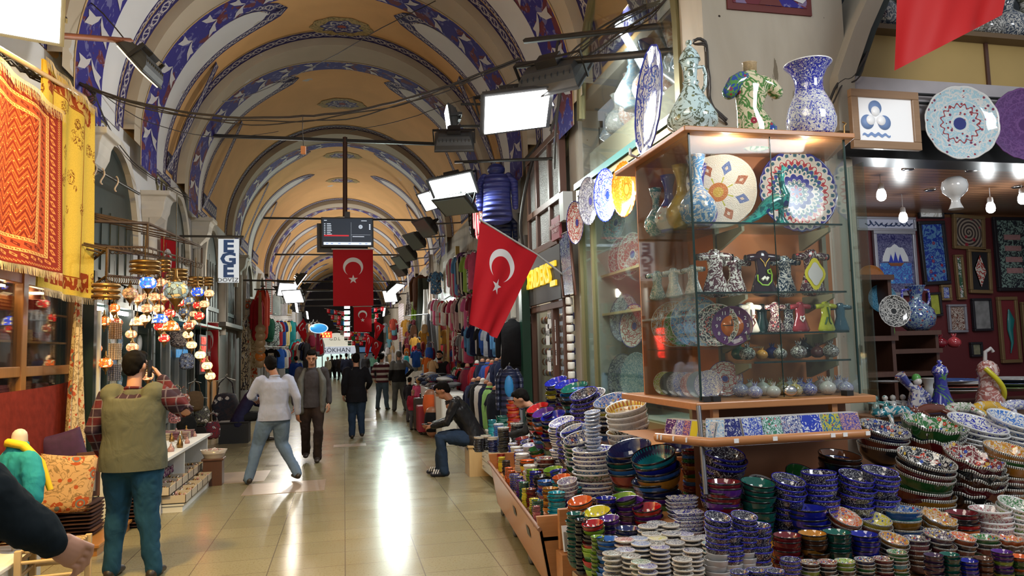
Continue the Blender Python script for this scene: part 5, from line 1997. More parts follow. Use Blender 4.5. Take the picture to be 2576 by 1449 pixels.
# ---------- pier
mb = MB()
mb.box(3.05, 4.45, 5.62, 6.05, 0, 8.7)
mb.build('wall_front', DIRTY, kind='structure')
mb = MB()
a, b = PY(1832, 42, 5.6), PY(2043, 40, 5.6)
mb.box(a.x, b.x, 5.600, 5.619, b.z, 5.6, 0)
mb.box(a.x+.05, b.x-.05, 5.594, 5.60, b.z+.06, 5.6, 1)
mb.add([(a.x+.3, 5.59, b.z+.06), ((a.x+b.x)/2, 5.59, b.z+.25), (b.x-.3, 5.59, b.z+.06)], [(0, 1, 2)], 0)
for s in (-1, 1):
 cx_ = (a.x+b.x)/2+s*.2
 mb.add([(cx_-s*.02, 5.588, b.z+.14), (cx_+s*.12, 5.588, b.z+.10), (cx_+s*.22, 5.588, b.z+.2), (cx_+s*.16, 5.588, b.z+.3), (cx_+s*.05, 5.588, b.z+.24)], [(0, 1, 2, 3, 4)], 2)
mb.build('trim_4', [flat('oxblood_paint', (.11, .018, .015), .7), BLUER, LEAFW], kind='structure')
# slanted band at the shop arch
mb = MB()
for (x0, x1, mi, y0) in ((4.27, 4.44, 0, 5.50), (4.44, 4.52, 1, 5.53)):
 rs = []
 for (z, dx) in ((3.55, -.02), (4.05, .0), (4.5, .20), (4.9, .42), (5.6, .9), (6.4, 1.6)):
  rs.append([Vector((x0+dx, y0, z)), Vector((x1+dx, y0, z)), Vector((x1+dx, 5.98, z)), Vector((x0+dx, 5.98, z))])
 mb.rings(rs, mi, False)
mb.build('trim_5', [DIRTY, GREENW], kind='structure')
mb = MB()
mb.box(4.5, 9, 6.3, 6.45, 3.4, 8.7)
mb.build('wall_front_upper', flat('dark_upper_wall', (.05, .06, .07), .7), kind='structure')
# ---------- long shop window on the hall side
YA, YB = 6.08, 9.12
e = empty('display_window', (3.05, 7.6, 0), 'tall glazed display window with green and gold frame on the right of the hall', 'display window')
mb = MB()
for y in (YA+.02, YB):
 mb.box(-.04, .04, y-7.6-.035, y-7.6+.035, .9, 3.75)
mb.box(-.05, .06, YA-7.6, YB-7.6, 3.70, 3.78)
mb.box(-.05, .06, YA-7.6, YB-7.6, .86, .95)
mb.box(-.03, .03, 1.05, 1.09, .9, 3.75)
mb.build('gold_frame', flat('dull_gold_frame', (.24, .21, .10), .4, .6), e)
mb = MB()
mb.box(-.08, .02, YA-7.6, YB-7.6, 3.78, 3.86)
mb.build('green_rail', flat('teal_green_rail', (.03, .11, .10), .4), e)
mb = MB()
mb.box(.0, .008, YA-7.6, YB-7.6, .95, 3.7)
mb.build('glass', GLASSG, e)
mb = MB()
mb.box(.95, 1.0, YA-7.6, YB-7.6, 0, 2.6)
mb.build('back_panel', flat('rust_panel', (.33, .10, .04), .6, var=.2), e)
mb = MB()
mb.box(.95, 1.0, YA-7.6, YB-7.6, 2.6, 3.8)
mb.build('upper_back_panel', flat('grey_back_panel', (.16, .17, .15), .5), e)
for z in (1.35, 2.12, 2.62):
 mb = MB()
 mb.box(.25, .95, YA-7.6, YB-7.6, z, z+.03)
 mb.build('shelf', WOODL if z > 2 else GLASSG, e)
mb = MB()
mb.box(0, 1.0, YA-7.6, YB-7.6, 3.78, 3.82)
mb.box(0, 1., YB-7.6, YB-7.56, 0, 3.8)
mb.box(0, 1., YA-7.64, YA-7.6, 0, 3.8)
mb.box(0, 1.0, YA-7.6, YB-7.6, .86, .9)
mb.build('casing', CREAM, e)
area_light('display_window_light', (3.10, 7.6, 3.66), (.9, 0, -1), .1, 60, (.92, 1, .98), sy=2.6)
# hung plates outside on the rail
bar([Vector((2.98, 5.9, 3.66)), Vector((2.98, 9.3, 3.60))], .012, 'thin black rail on which the plates hang outside the window', 'plate_rail', BLACK, 'rail')
for (px_, py_, hp, m_, lab) in [(1453, 560, 108, G_TUL, 'white oval-looking plate with red tulips, farthest of the four on the rail'), (1487, 506, 120, G_GREY, 'pale grey lace-pattern plate between the tulip and blue plates'),
        (1530, 491, 132, G_BLUEW2, 'blue and white flowered plate beside the amber plate on the rail'), (1578, 476, 138, G_ORG, 'amber gold plate hanging nearest the glass case on the rail')]:
 p = PX(px_, py_, 2.94)
 plate(p, hp*mpp(p), (-1, -.08, -.05), m_, lab, 'hanging_plate')
# goods inside the window
for i, (px_, py_, hp, m_, c, lab) in enumerate([(1500, 640, 120, G_OIF, (.3, .3, .3), 'grey patterned plate standing high behind the glass'), (1550, 560, 100, G_OIF, (.10, .28, .30), 'teal plate at the top behind the glass'), (1567, 650, 110, G_OIF, (.32, .04, .05), 'deep red plate leaning behind the glass'),
            (1592, 640, 110, G_OIF, (.35, .06, .05), 'second red plate leaning behind the glass'), (1475, 690, 60, G_OIS, (.05, .2, .16), 'green figured plate low on the upper glass shelf'), (1575, 800, 120, G_GREY, None, 'large grey lace plate on the middle shelf behind the glass'),
            (1597, 820, 110, G_TUL, None, 'white plate with a red rim on the middle shelf by the case'), (1500, 830, 100, G_OIS, (.1, .3, .3), 'teal plate on the lower shelf behind the glass'), (1530, 960, 120, G_OIF, (.16, .3, .3), 'large green-blue dish low in the window'),
            (1570, 950, 150, G_GREY, None, 'tall grey dish low in the window'), (1605, 950, 130, G_OIS, (.2, .3, .35), 'bluish dish low in the window next to the case'), (1480, 940, 120, G_OIS, (.02, .24, .26), 'turquoise dish low at the far end of the window')]):
 p = PX(px_, py_, 3.45)
 plate(p, min(.6, hp*mpp(p)), (-1, -.25, .1), m_, lab, 'display_plate', col=c)
# upper arched window
e = empty('upper_display_window', (3.05, 7.6, 0), 'upper arched shop window full of pale vases lit by white strips', 'display window')
mb = MB()
rs = []
yc, hw, zs_ = 7.55, 1.5, 4.7
P_ = arch_poly(hw, zs_, 3.87)[1:]+[(-hw, 3.87)]
for (x, z) in P_[:-1]:
 k = (hw-.10)/hw
 x2, z2 = x*k, zs_+(z-zs_)*k if z > zs_ else z
 rs.append([Vector((-.03, yc-7.6-x, z)), Vector((.06, yc-7.6-x, z)), Vector((.06, yc-7.6-x2, z2)), Vector((-.03, yc-7.6-x2, z2))])
mb.rings(rs, 0, False)
mb.build('gold_frame', flat('dull_gold_frame', (.24, .21, .10), .4, .6), e)
mb = MB()
g = lambda x, y, z: Vector((y, yc-7.6-x, z))
mb.prism(arch_poly(hw-.1, zs_, 3.87), .008, 0, g)
mb.build('glass', GLASS, e)
mb = MB()
mb.box(.9, .95, -1.55, 1.55, 3.8, 6.6)
mb.build('back_panel', flat('blue_grey_back', (.13, .17, .20), .6, var=.3), e)
mb = MB()
mb.box(.0, .9, -1.55, 1.55, 3.80, 3.86)
mb.box(.2, .9, -1.5, 1.5, 4.28, 4.33)
mb.build('shelf', flat('pale_shelf_board', (.40, .36, .28), .5), e)
mb = MB()
mb.box(.15, .17, -1.5, 1.5, 3.86, 4.28)
mb.build('front_board', flat('mustard_board', (.36, .33, .22), .5), e)
STRIP = emis('led_strip_white', (.75, .92, 1), 6)
for (q0, q1) in (((1495, 218), (1637, 40)), ((1493, 218), (1545, 216)), ((1590, 100), (1640, 102))):
 a, b = PX(*q0, 3.55), PX(*q1, 3.55)
 mb = MB()
 mb.tube([a-Vector((3.05, 7.6, 0)), b-Vector((3.05, 7.6, 0))], .02, 6)
 mb.build('light_strip', STRIP, e)
area_light('upper_window_light', (3.12, 7.6, 5.5), (1, 0, -.6), .15, 14, (.80, .92, 1), sy=2.2)
def lathe_thing(name, prof, mats, lab, cat, loc, grp=None, n=28, mi=0, sq=1., col=None, rz=0., wob=None):
 mb = MB()
 mb.lathe(prof, n, mi, sq=sq, wob=wob)
 o = mb.build(name, mats, None, 0, loc, col)
 o.rotation_euler = (0, 0, rz)
 return tag(o, lab, cat, grp)
VASEP = [(0, 0), (.16, 0), (.15, .03), (.22, .10), (.26, .22), (.24, .34), (.16, .46), (.09, .56), (.07, .68), (.08, .80), (.12, .92), (.14, 1.), (.125, .99), (.06, .8), (0, .7)]
JUGP = [(0, 0), (.17, 0), (.16, .03), (.30, .14), (.30, .24), (.20, .42), (.11, .56), (.085, .62), (.10, .65), (.075, .68), (.085, .80), (.12, .92), (.0, .95)]
VM = {}
def vase(kind, loc, h, mat, lab, name='vase', grp=None, col=None, cat='vase', rz=0.):
 key = (kind, mat.name)
 if key not in VM:
  mb = MB()
  mb.lathe({'vase': VASEP, 'jug': JUGP, 'pot': [(0, 0), (.2, 0), (.34, .12), (.38, .3), (.34, .46), (.2, .6), (.12, .68), (.13, .8), (.2, .98), (.22, 1.), (.18, .97), (.1, .75), (0, .7)]}[kind], 24)
  VM[key] = mb.mesh(kind, [mat])
 o = bpy.data.objects.new(name, VM[key])
 COL.objects.link(o)
 o.location = loc
 o.scale = (h,)*3
 o.rotation_euler = (0, 0, rz)
 if col:
  o.color = (*col, 1)
 return tag(o, lab, cat, grp)
for i in range(13):
 y = 8.75-.19*i
 m_, c = [(G_OIS, (.25, .33, .4)), (G_OIS, (.08, .16, .3)), (G_OIS, (.4, .42, .4)), (G_OIF, (.2, .3, .4)), (G_OIS, (.45, .3, .25)), (G_OIS, (.35, .4, .42))][i % 6]
 vase(['jug', 'vase', 'pot'][i % 3], (3.35+.12*(i % 2), y, 4.33 if i > 1 else 4.33), .42+.16*math.sin(i*1.3)**2+.02*i, m_, 'pale patterned vase in the row inside the upper arched window', 'glass_vase', 'vases in the upper arched window', c)
vase('pot', PX(1592, 262, 3.3), .34, G_OIS, 'yellow-green round pot in the upper window right of the vase row', col=(.55, .55, .03), name='pot', cat='pot')
vase('jug', PX(1596, 248, 3.2)-Vector((0, 0, .12)), .75, G_OIS, 'tall blue and white lidded jug in the upper window', col=(.35, .5, .6), name='jug', cat='jug')
vase('vase', PX(1632, 258, 3.2), .68, G_OIF, 'salmon-footed tall flowered vase in the upper window beside the lidded jug', col=(.5, .38, .3))
TMATS0 = glaze_scroll('narrow_panel_tiles', (.50, .55, .50), (.02, .04, .32), 22, (.05, .30, .28), w_=.06)
# ---------- brown wooden shop front
e = empty('leather_shop_front', (3.05, 10.9, 0), 'dark brown wooden shop front with tall upper windows and yellow lettering', 'shop front')
mb = MB()
for y in (9.98, 10.55, 11.3, 11.85):
 mb.box(-.02, .08, y-10.9-.045, y-10.9+.045, 0 if y in (9.98, 11.85, 10.55) else 3.3, 4.9)
for z in (4.85, 3.28, 2.35, 3.9):
 mb.box(-.03, .09, -.95, .98, z-.05, z+.05)
mb.build('frame', WOODD, e, .006)
mb = MB()
mb.box(-.06, .0, -.97, .98, 2.42, 3.2)
mb.build('fascia', flat('fascia_black', (.025, .02, .018), .5), e)
YEL = emis('yellow_letters', (.80, .52, .02), .55)
text('DERIDEKS', .40, (-.08, .22, 2.82), (pi/2, 0, -pi/2), YEL, e, .02, bold=.012, sx=.85)
mb = MB()
for k in range(2):
 mb.box(-.09, -.06, -.80, -.52, 2.62+.28*k, 2.70+.28*k)
mb.build('lettering', YEL, e)
mb = MB()
mb.box(.03, .04, -.95, .98, 3.3, 4.85)
tx = MT('textured_pane')
tx.bump(tx.noise(tx.tc(), 60, 2), 1., .02)
mb.build('pane', tx.done((.25, .24, .23), .25, spec=.8), e)
mb = MB()
mb.box(.05, .06, -.95, .98, 0, 2.35)
mb.build('glass', GLASS, e)
mb = MB()
mb.box(.6, .65, -1, 1, 0, 5)
mb.box(.1, .65, -1, 1., 4.9, 5)
mb.build('inner_wall', flat('lit_inner_wall', (.45, .42, .33), .6), e)
area_light('leather_shop_light', (3.4, 10.9, 3.2), (0, 0, -1), .3, 22, (1, .96, .82), sy=1.5)
for k, (y, z) in enumerate([(-.32, 2.0), (.02, 1.95), (-.02, 1.55), (-.33, 1.65), (-.1, 2.2)]):
 o = text('SALE', .11, (-.0, y, z), (pi/2, pi/2*0, -pi/2), BLACK, e, .001)
 mb = MB()
 mb.box(.002, .01, y-.09, y+.09, z-.18, z+.14)
 mb.build('sale_paper', TAGW, e)
for i in range(18):
 y = 10.15+.1*(i % 17)
 mb = MB()
 for k in range(6):
  mb.ball((0, 0, -.02-.17*k), (.045, .045, .06), 8)
 o = mb.build('hanging_purse_strand', G_OI, loc=(3.22, y, 2.2), col=[(.6, .6, .58), (.4, .15, .05), (.1, .1, .35), (.5, .3, .1), (.3, .05, .05)][i % 5])
 tag(o, 'strand of small pale or coloured wares behind the sale papers', 'hanging ware', 'strands behind the brown shop glass')
 o['kind'] = 'stuff'
for y0, lab in ((9.55, 'post of white spools left of the gold window frame'), (11.95, 'post of white spools beside the bottle green post')):
 for k in range(16):
  mb = MB()
  mb.lathe([(0, -.05), (.045, -.05), (.05, -.03), (.05, .03), (.045, .05), (0, .05)], 14)
  o = mb.build('white_spool', flat('spool_white', (.6, .58, .52), .4), loc=(2.99, y0, 2.35-.125*k))
  tag(o, 'small white spool in the '+lab, 'spool', lab)
# tile panel & maroon sign
quadflag((PX(1405, 595, 3.0), PX(1430, 583, 2.96), PX(1443, 738, 2.96), PX(1420, 743, 3.0)), TMATS0, 'narrow framed panel of blue and turquoise tiles fixed at the shop corner', 'tile_picture', wav=0, cat='tile panel')
a, b, c, d = PX(1402, 596, 3.01), PX(1433, 580, 2.97), PX(1447, 741, 2.97), PX(1418, 748, 3.01)
mb = MB()
mb.tube([a, b, c, d, a], .02, 4)
tag(mb.build('tile_picture_border', WOODD), 'dark frame around the narrow tile panel at the shop corner', 'frame')
e = empty('maroon_sign', PX(1400, 575, 2.98), 'small maroon plaque with two lines of pale lettering above the yellow letters', 'sign')
mb = MB()
mb.box(-.02, .02, -.2, .2, -.16, .16)
mb.build('board', flat('maroon_board', (.30, .06, .08), .5), e)
text('ORJ\u0130NAL HALICI\nT\u0130CARET', .075, (-.03, 0, .0), (pi/2, 0, -pi/2), flat('pale_letters', (.55, .4, .4), .5), e, .002)
mb = MB()
mb.box(-.0, .14, -.09, .09, -.2, .2)
tag(mb.build('junction_box', PLAST, loc=PX(1412, 520, 2.95)), 'grey junction box with cables above the maroon plaque', 'junction box')
# ================================================================= THE GLASS CASE
CXL, CXR, CYF, CYB = 2.19, 3.35, 4.3, 5.2
CZ0, CZ1 = 1.345, 3.08
ec = empty('glass_display_case', ((CXL+CXR)/2, (CYF+CYB)/2, 0), 'large corner glass display case with an orange wood base and top', 'display case')
oc = Vector(ec.location)
def cbx(mb, x0, x1, y0, y1, z0, z1, mi=0):
 mb.box(x0-oc.x, x1-oc.x, y0-oc.y, y1-oc.y, z0, z1, mi)
BY = 4.80
def lboard(mb, z0, z1, o):
 P_ = [(CXL-o, CYF-o), (CXR+o, CYF-o), (CXR+.22+o, BY+.05), (2.64, BY+.05), (2.64, CYB+.3), (CXL-o, CYB+.3)]
 n = len(P_)
 vs = [(x-oc.x, y-oc.y, z) for z in (z0, z1) for x, y in P_]
 mb.add(vs, [tuple(range(n))[::-1], tuple(range(n, 2*n))]+[(i, (i+1) % n, (i+1) % n+n, i+n) for i in range(n)])
for nm, z0, z1, o in (('top_board', CZ1, CZ1+.035, .05), ('base_board', CZ0-.045, CZ0, .065)):
 mb = MB()
 lboard(mb, z0, z1, o)
 mb.build(nm, WOODO, ec, .006)
for (x0, x1, y0, y1, nm) in [(CXL, CXL+.59, CYF, CYF+.008, 'glass_door'), (CXL+.595, CXR, CYF, CYF+.008, 'glass_door'), (CXL, CXL+.008, CYF+.01, CYB, 'side_glass')]:
 mb = MB()
 cbx(mb, x0, x1, y0, y1, CZ0+.01, CZ1-.005)
 mb.build(nm, GLASS, ec)
mb = MB()
g = lambda x, y, z: Vector((CXR+.004+x*.22-oc.x, CYF+.01+x*.48+y-oc.y, z))
mb.prism([(0, CZ0+.01), (1, CZ0+.01), (1, CZ1-.005), (0, CZ1-.005)], .008, 0, g)
mb.build('side_glass', GLASS, ec)
EDGE = flat('dark_green_glass_edge', (.01, .03, .027), .2)
mb = MB()
for x in (CXL+.004, CXR-.003):
 cbx(mb, x-.006, x+.006, CYF-.004, CYF+.006, CZ0+.01, CZ1)
cbx(mb, CXL+.59, CXL+.594, CYF-.001, CYF+.006, CZ0+.01, CZ1)
mb.build('glass_edge', EDGE, ec)
mb = MB()
cbx(mb, 2.60, CXR+.21, BY, BY+.02, CZ0, CZ1)
cbx(mb, 2.60, 2.62, BY+.02, CYB, CZ0, CZ1)
cbx(mb, CXL+.01, 2.60, CYB, CYB+.02, CZ0, CZ1)
mb.build('back_panel', flat('orange_brown_back', (.50, .17, .05), .45, var=.15, sc=2), ec)
for x in (2.60, CXR+.12):
 mb = MB()
 cbx(mb, x, x+.035, BY-.03, BY-.002, CZ0, CZ1)
 mb.build('upright', flat('khaki_upright', (.24, .22, .15), .5), ec)
SHELV = [(2.505, CXL+.02, CXR-.02), (2.045, CXL+.02, CXR-.02), (1.775, CXL+.40, CXR-.02), (1.585, CXL+.42, CXR-.02)]
for i, (z, x0, x1) in enumerate(SHELV):
 mb = MB()
 cbx(mb, x0, x1, CYF+.05, BY-.04, z-.01, z)
 if x0 < 2.3:
  cbx(mb, x0, 2.58, BY-.04, CYB-.06, z-.01, z)
 s_ = mb.build('glass_shelf', GLASSG, ec)
 mb = MB()
 cbx(mb, x0, x1, CYF+.045, CYF+.052, z-.011, z+.001)
 mb.build('shelf_edge', EDGE, s_)
 mb = MB()
 for x in (2.61, CXR-.08):
  mb.prism([(0, 0), (0, -.12), (.03, -.12), (.34, -.03), (.34, 0)], .02, 0, lambda a, b_, c_: Vector((x+b_-oc.x, BY-.04-a-oc.y, z-.012+c_)))
 mb.build('shelf_bracket', flat('khaki_upright', (.24, .22, .15), .5), s_)
mb = MB()
cbx(mb, CXL+.02, CXL+.5, CYF+.05, CYB-.06, 1.675, 1.685)
mb.build('glass_shelf', GLASSG, ec)
mb = MB()
for x in (CXL+.03, CXL+.10, CXR-.1):
 mb = MB()
 cbx(mb, x-.025, x+.025, CYF-.03, CYF+.03, CZ0, CZ0+.035)
 mb.build('glass_clamp', BLACK, ec)
mb = MB()
mb.ball((CXL+.62-oc.x, CYF-.03-oc.y, CZ0+.05), (.05, .03, .035), 10)
mb.build('lock', CHROME, ec)
for x, z in ((2.5, 3.0), (3.1, 3.0), (2.8, 2.42), (2.8, 1.95)):  # fill points added to brighten the case interior, not lamps of the case
 ld = bpy.data.lights.new('case_fill_light', 'POINT')
 ld.energy = 3.5 if z > 2.9 else 2.6
 ld.color = (1, .93, .82)
 ld.shadow_soft_size = .012
 lo = bpy.data.objects.new('case_fill_light', ld)
 COL.objects.link(lo)
 lo.location = (x, 4.36, z)
mb = MB()
mb.box(CXR+.23, CXR+.34, CYF+.40, CYF+.41, 1.2, 3.0)
mb.box(CXR+.335, CXR+.345, CYF+.25, CYF+.41, 1.2, 3.0)
tag(mb.build('reflecting_screen', GLASSG), 'tall bluish glass panel standing right of the display case', 'glass panel')
def kaftan_mesh(mat, inner):
 mb = MB()
 mb.loft([(0, 0, .03), (0, 0, .2), (0, 0, .5), (0, 0, .72), (0, 0, .86), (0, 0, .93)], [(.34, .12), (.28, .11), (.17, .09), (.19, .09), (.20, .09), (.15, .07)], n=20)
 for s in (-1, 1):
  mb.loft([(s*.12, 0, .84), (s*.26, 0, .83), (s*.34, 0, .82)], [(.09, .09), (.095, .09), (.10, .09)], n=14, side=(0, 1, 0))
  mb.lathe([(0, 0), (.075, 0), (.075, .012), (0, .012)], 16, 1, (s*.428, 0, .82), Euler((0, s*pi/2, 0)).to_matrix().to_4x4())
 mb.lathe([(.06, 0), (.085, 0), (.085, .035), (.06, .035)], 16, 0, (0, 0, .955), caps=False)
 mb.lathe([(0, 0), (.065, 0), (.065, .005), (0, .005)], 16, 1, (0, 0, .985))
 return mb.mesh('kaftan_vase', [mat, inner])
KM = {}
DKIN = flat('vase_hollow', (.02, .02, .02), .5)
def kaftan(loc, h, mat, lab, col=None, rz=0., grp=None, deco=None):
 if mat.name not in KM:
  KM[mat.name] = kaftan_mesh(mat, DKIN)
 o = bpy.data.objects.new('kaftan_vase', KM[mat.name])
 COL.objects.link(o)
 o.location = loc
 o.scale = (h,)*3
 o.rotation_euler = (0, 0, rz)
 if col:
  o.color = (*col, 1)
 tag(o, lab, 'vase', grp)
 if deco:
  mb = MB()
  for (pts, r_, c_) in deco:
   mb2 = MB()
   mb2.tube([Vector((x, -.115 if abs(x) < .15 else -.10, z)) for x, z in pts], r_, 6)
   ch = mb2.build('painted_motif', flat('motif_%s' % '_'.join(str(int(q*100)) for q in c_), c_, .1, coat=.5), o)
 return o
def B(px_, Y):     # x from a pixel column at case height
 return PY(px_, 700, Y).x
CURL = [(-.2, .42), (-.2, .28), (-.1, .18), (.05, .17), (.14, .26), (.17, .42), (.12, .55), (.05, .52), (.06, .46), (.12, .44)]
kaftan((B(1800, 4.62), 4.62, 2.055), .31, G_BW, 'white kaftan-shaped vase with dark red-black vines')
kaftan((B(1850, 4.7), 4.70, 2.055), .27, G_BW, 'grey vine-patterned kaftan vase standing behind the white and black ones')
kaftan((B(1920, 4.6), 4.6, 2.055), .30, G_OI, 'black kaftan vase with a green curl and white tulip figure', (.015, .006, .012), deco=[(CURL, .018, (.20, .38, .03)), ([(-.1, .30), (-.03, .36), (.02, .3), (.06, .36)], .035, (.7, .68, .6)), ([(-.12, .80), (-.03, .7), (0, .6), (.03, .7), (.12, .8)], .01, (.5, .3, .05))])
kaftan((B(1975, 4.72), 4.72, 2.055), .28, G_OIS, 'dark blue-black kaftan vase behind the two large ones', (.01, .03, .06))
kaftan((B(2043, 4.6), 4.6, 2.055), .31, G_DKFL, 'dark flowered kaftan vase with a yellow-edged medallion')
mb = MB()
mx = B(2043, 4.6)
for (sc_, y, m_) in ((1, 4.562, 0), (.72, 4.558, 1)):
 mb.add([(mx+.075*sc_*math.sin(a)*(1+.12*math.cos(4*a)), y, 2.185+.105*sc_*math.cos(a)*(1+.1*math.cos(4*a))) for a in [2*pi*i/24 for i in range(24)]], [tuple(range(24))], m_)
o = mb.build('painted_medallion', [flat('yellow_glaze', (.6, .52, .03), .15), flat('white_red_glaze', (.55, .52, .5), .15)])
for v in o.data.vertices:
 v.co = (v.co - Vector((mx, 4.6, 2.055)))/.31
o.parent = [q for q in bpy.data.objects if q.name.startswith('kaftan_vase') and abs(q.location.x-mx) < .001][0]
for i, (x, c, l) in enumerate([(2.235, (.10, .25, .25), 'teal'), (2.28, (.3, .4, .42), 'pale calligraphy'), (2.34, (.25, .3, .3), 'grey flowered')]):
 kaftan((x, 4.98-.18*i, 2.055), .20, G_OIS, l+' small kaftan vase at the left end of the second shelf', c, rz=-.9)
for i, (x, m_, c, l) in enumerate([(1882, G_OI, (.60, .56, .47), 'small ivory kaftan vase with a brown letter'), (1945, G_DKFL, None, 'small dark purple kaftan vase with white flowers'), (2008, G_OI, (.22, .02, .03), 'small maroon kaftan vase with a white heart'), (2072, G_OI, (.40, .42, .02), 'small yellow-green kaftan vase'), (2108, G_OI, (.03, .10, .14), 'small dull blue kaftan vase at the right end'), (1860, G_OI, (.03, .06, .2), 'small blue kaftan vase behind the ivory one'), (1912, G_OI, (.02, .05, .05), 'small dark green kaftan vase behind the ivory one'), (1978, G_OIS, (.03, .02, .05), 'small black kaftan vase behind the maroon one')]):
 y = 4.5 if i < 4 else 4.68
 dec = None
 if i == 0:
  dec = [([(.0, .75), (.0, .35)], .014, (.08, .02, .02)), ([(.06, .55), (.12, .58), (.12, .48), (.05, .44), (.12, .3), (.0, .15), (-.14, .22)], .018, (.20, .03, .02))]
 if i == 2:
  dec = [([(-.05, .5), (-.08, .42), (0, .3), (.08, .42), (.06, .5), (0, .46)], .03, (.6, .58, .55))]
 if i == 3:
  dec = [([(0, .8), (.06, .5), (.05, .3), (.12, .2)], .02, (.02, .08, .02)), ([(-.02, .45), (-.12, .2)], .03, (.03, .1, .03))]
 kaftan((B(x, y), y, 1.785), .20, m_, l+' on the third shelf', c, deco=dec)
# top shelf
o = plate((B(1818, 4.66), 4.66, 2.775), .53, (-.62, -.78, .05), G_WTUL, 'large white dish with terracotta tulips on the top shelf', 'display_plate', sc=60, deep=.12)
o = plate((B(2015, 4.70), 4.70, 2.80), .60, (-.08, -1, .06), G_MAND, 'large round mandala plate in blue, red and white on the top shelf', 'display_plate', sc=30, deep=.12)
for i, (x, y, m_, c, l, h) in enumerate([(2.27, 5.02, G_OIS, (.05, .22, .22), 'teal long-necked vase farthest left on the top shelf', .36), (2.30, 4.86, G_OIF, (.45, .48, .44), 'white flowered long-necked vase on the top shelf', .42), (2.335, 4.72, G_OI, (.42, .28, .05), 'gold long-necked vase on the top shelf', .46), (2.39, 4.60, G_OIS, (.10, .25, .48), 'light blue long-necked vase at the case corner', .50), (2.47, 4.72, G_COBW, None, 'dark cobalt vase behind the corner of the case', .47)]):
 vase('vase', (x, y, 2.515), h, m_, l, col=c)
# peacock
e = empty('peacock_figurine', (B(1968, 4.5), 4.50, 2.515), 'dark turquoise peacock figurine with a long tail on the top shelf', 'figurine')
PEA = glaze_scroll('peacock_glaze', (.005, .07, .08), (.02, .20, .18), 9, (.01, .02, .10), w_=.05)
mb = MB()
mb.loft([(-.30, 0, .0), (-.18, 0, .06), (-.10, 0, .13), (-.02, 0, .17), (.04, 0, .17), (.065, 0, .22), (.04, 0, .28), (.035, 0, .33), (.04, 0, .36)], [(.02, .015), (.028, .03), (.035, .045), (.05, .06), (.045, .055), (.028, .03), (.018, .02), (.018, .02), (.02, .024)], side=(0, 1, 0), n=14)
mb.tube([(.03, 0, .37), (-.02, 0, .365)], [.012, .002], 6)
mb.build('body', PEA, e)
mb = MB()
mb.lathe([(.05, 0), (.055, .01), (.02, .06), (.02, .12), (0, .13)], 14, 0, (.02, 0, 0))
mb.build('pedestal', PEA, e)
mb = MB()
for k in range(5):
 mb.tube([(.04, 0, .38), (.05+.01*k, 0, .43-.006*k)], [.002, .005], 5)
mb.build('crest', PEA, e)
POMP = [(0, 0), (.18, .0), (.38, .10), (.5, .32), (.46, .55), (.30, .72), (.14, .80), (.11, .86), (.13, .92), (.0, .90)]
PM = {}
def pomegranate(loc, D, mat, lab, col=None, grp=None):
 if mat.name not in PM:
  mb = MB()
  mb.lathe(POMP, 20)
  for k in range(6):
   a = k*pi/3
   mb.tube([(.11*math.cos(a), .11*math.sin(a), .88), (.19*math.cos(a), .19*math.sin(a), 1.08)], [.06, .012], 5)
  PM[mat.name] = mb.mesh('pomegranate', [mat])
 o = bpy.data.objects.new('ceramic_pomegranate', PM[mat.name])
 COL.objects.link(o)
 o.location = loc
 o.scale = (D,)*3
 if col:
  o.color = (*col, 1)
 return tag(o, lab, 'ornament', grp)
for i, (x, c, m_, w_, y, l) in enumerate([(1870, (.012, .01, .012), G_OIS, 40, 4.5, 'first black'), (1850, (.03, .12, .07), G_OI, 40, 4.67, 'dark green'), (1906, (.42, .19, .03), G_OI, 30, 4.5, 'small gold'), (1932, (.01, .02, .16), G_OI, 36, 4.68, 'dark blue'), (1952, (.015, .012, .01), G_OIS, 34, 4.5, 'brown-black'), (1998, (.03, .01, .015), G_OIS, 40, 4.5, 'black and red'), (2012, (.01, .012, .02), G_OI, 46, 4.67, 'large black'), (2045, (.10, .03, .03), G_OI, 34, 4.55, 'wine dark'), (2078, (.03, .015, .012), G_OIS, 40, 4.5, 'last black')]):
 p = Vector((B(x, y), y, 1.596))
 pomegranate(p, w_*mpp(p)*1.02, m_, l+' ceramic pomegranate on the narrow dark shelf', c)
for i, (x, c, w_, y, l) in enumerate([(1848, (.16, .18, .42), 42, 4.58, 'blue-grey'), (1884, (.20, .20, .48), 38, 4.42, 'front blue'), (1873, (.4, .38, .36), 38, 4.70, 'rear cream'), (1903, (.50, .48, .45), 42, 4.6, 'white lace'), (1930, (.55, .52, .48), 36, 4.42, 'front white lace'), (1922, (.35, .25, .02), 36, 4.70, 'rear gold'), (1952, (.32, .24, .03), 40, 4.62, 'gold'), (1984, (.35, .25, .03), 38, 4.44, 'front gold'), (1972, (.3, .3, .4), 38, 4.70, 'rear white'), (1998, (.05, .05, .4), 38, 4.62, 'blue and white'), (2020, (.03, .04, .32), 38, 4.44, 'front cobalt'), (2022, (.4, .4, .42), 34, 4.70, 'rear grey'), (2048, (.45, .3, .28), 40, 4.62, 'rose and white'), (2065, (.50, .45, .42), 42, 4.44, 'front swirl'), (2072, (.45, .45, .45), 34, 4.70, 'rear pale'), (2092, (.30, .32, .5), 40, 4.6, 'blue swirl'), (2110, (.25, .26, .5), 38, 4.44, 'rightmost swirl')]):
 p = Vector((B(x, y), y, CZ0+.002))
 pomegranate(p, w_*mpp(p), G_OIS, l+' ceramic pomegranate on the base board of the case', c)
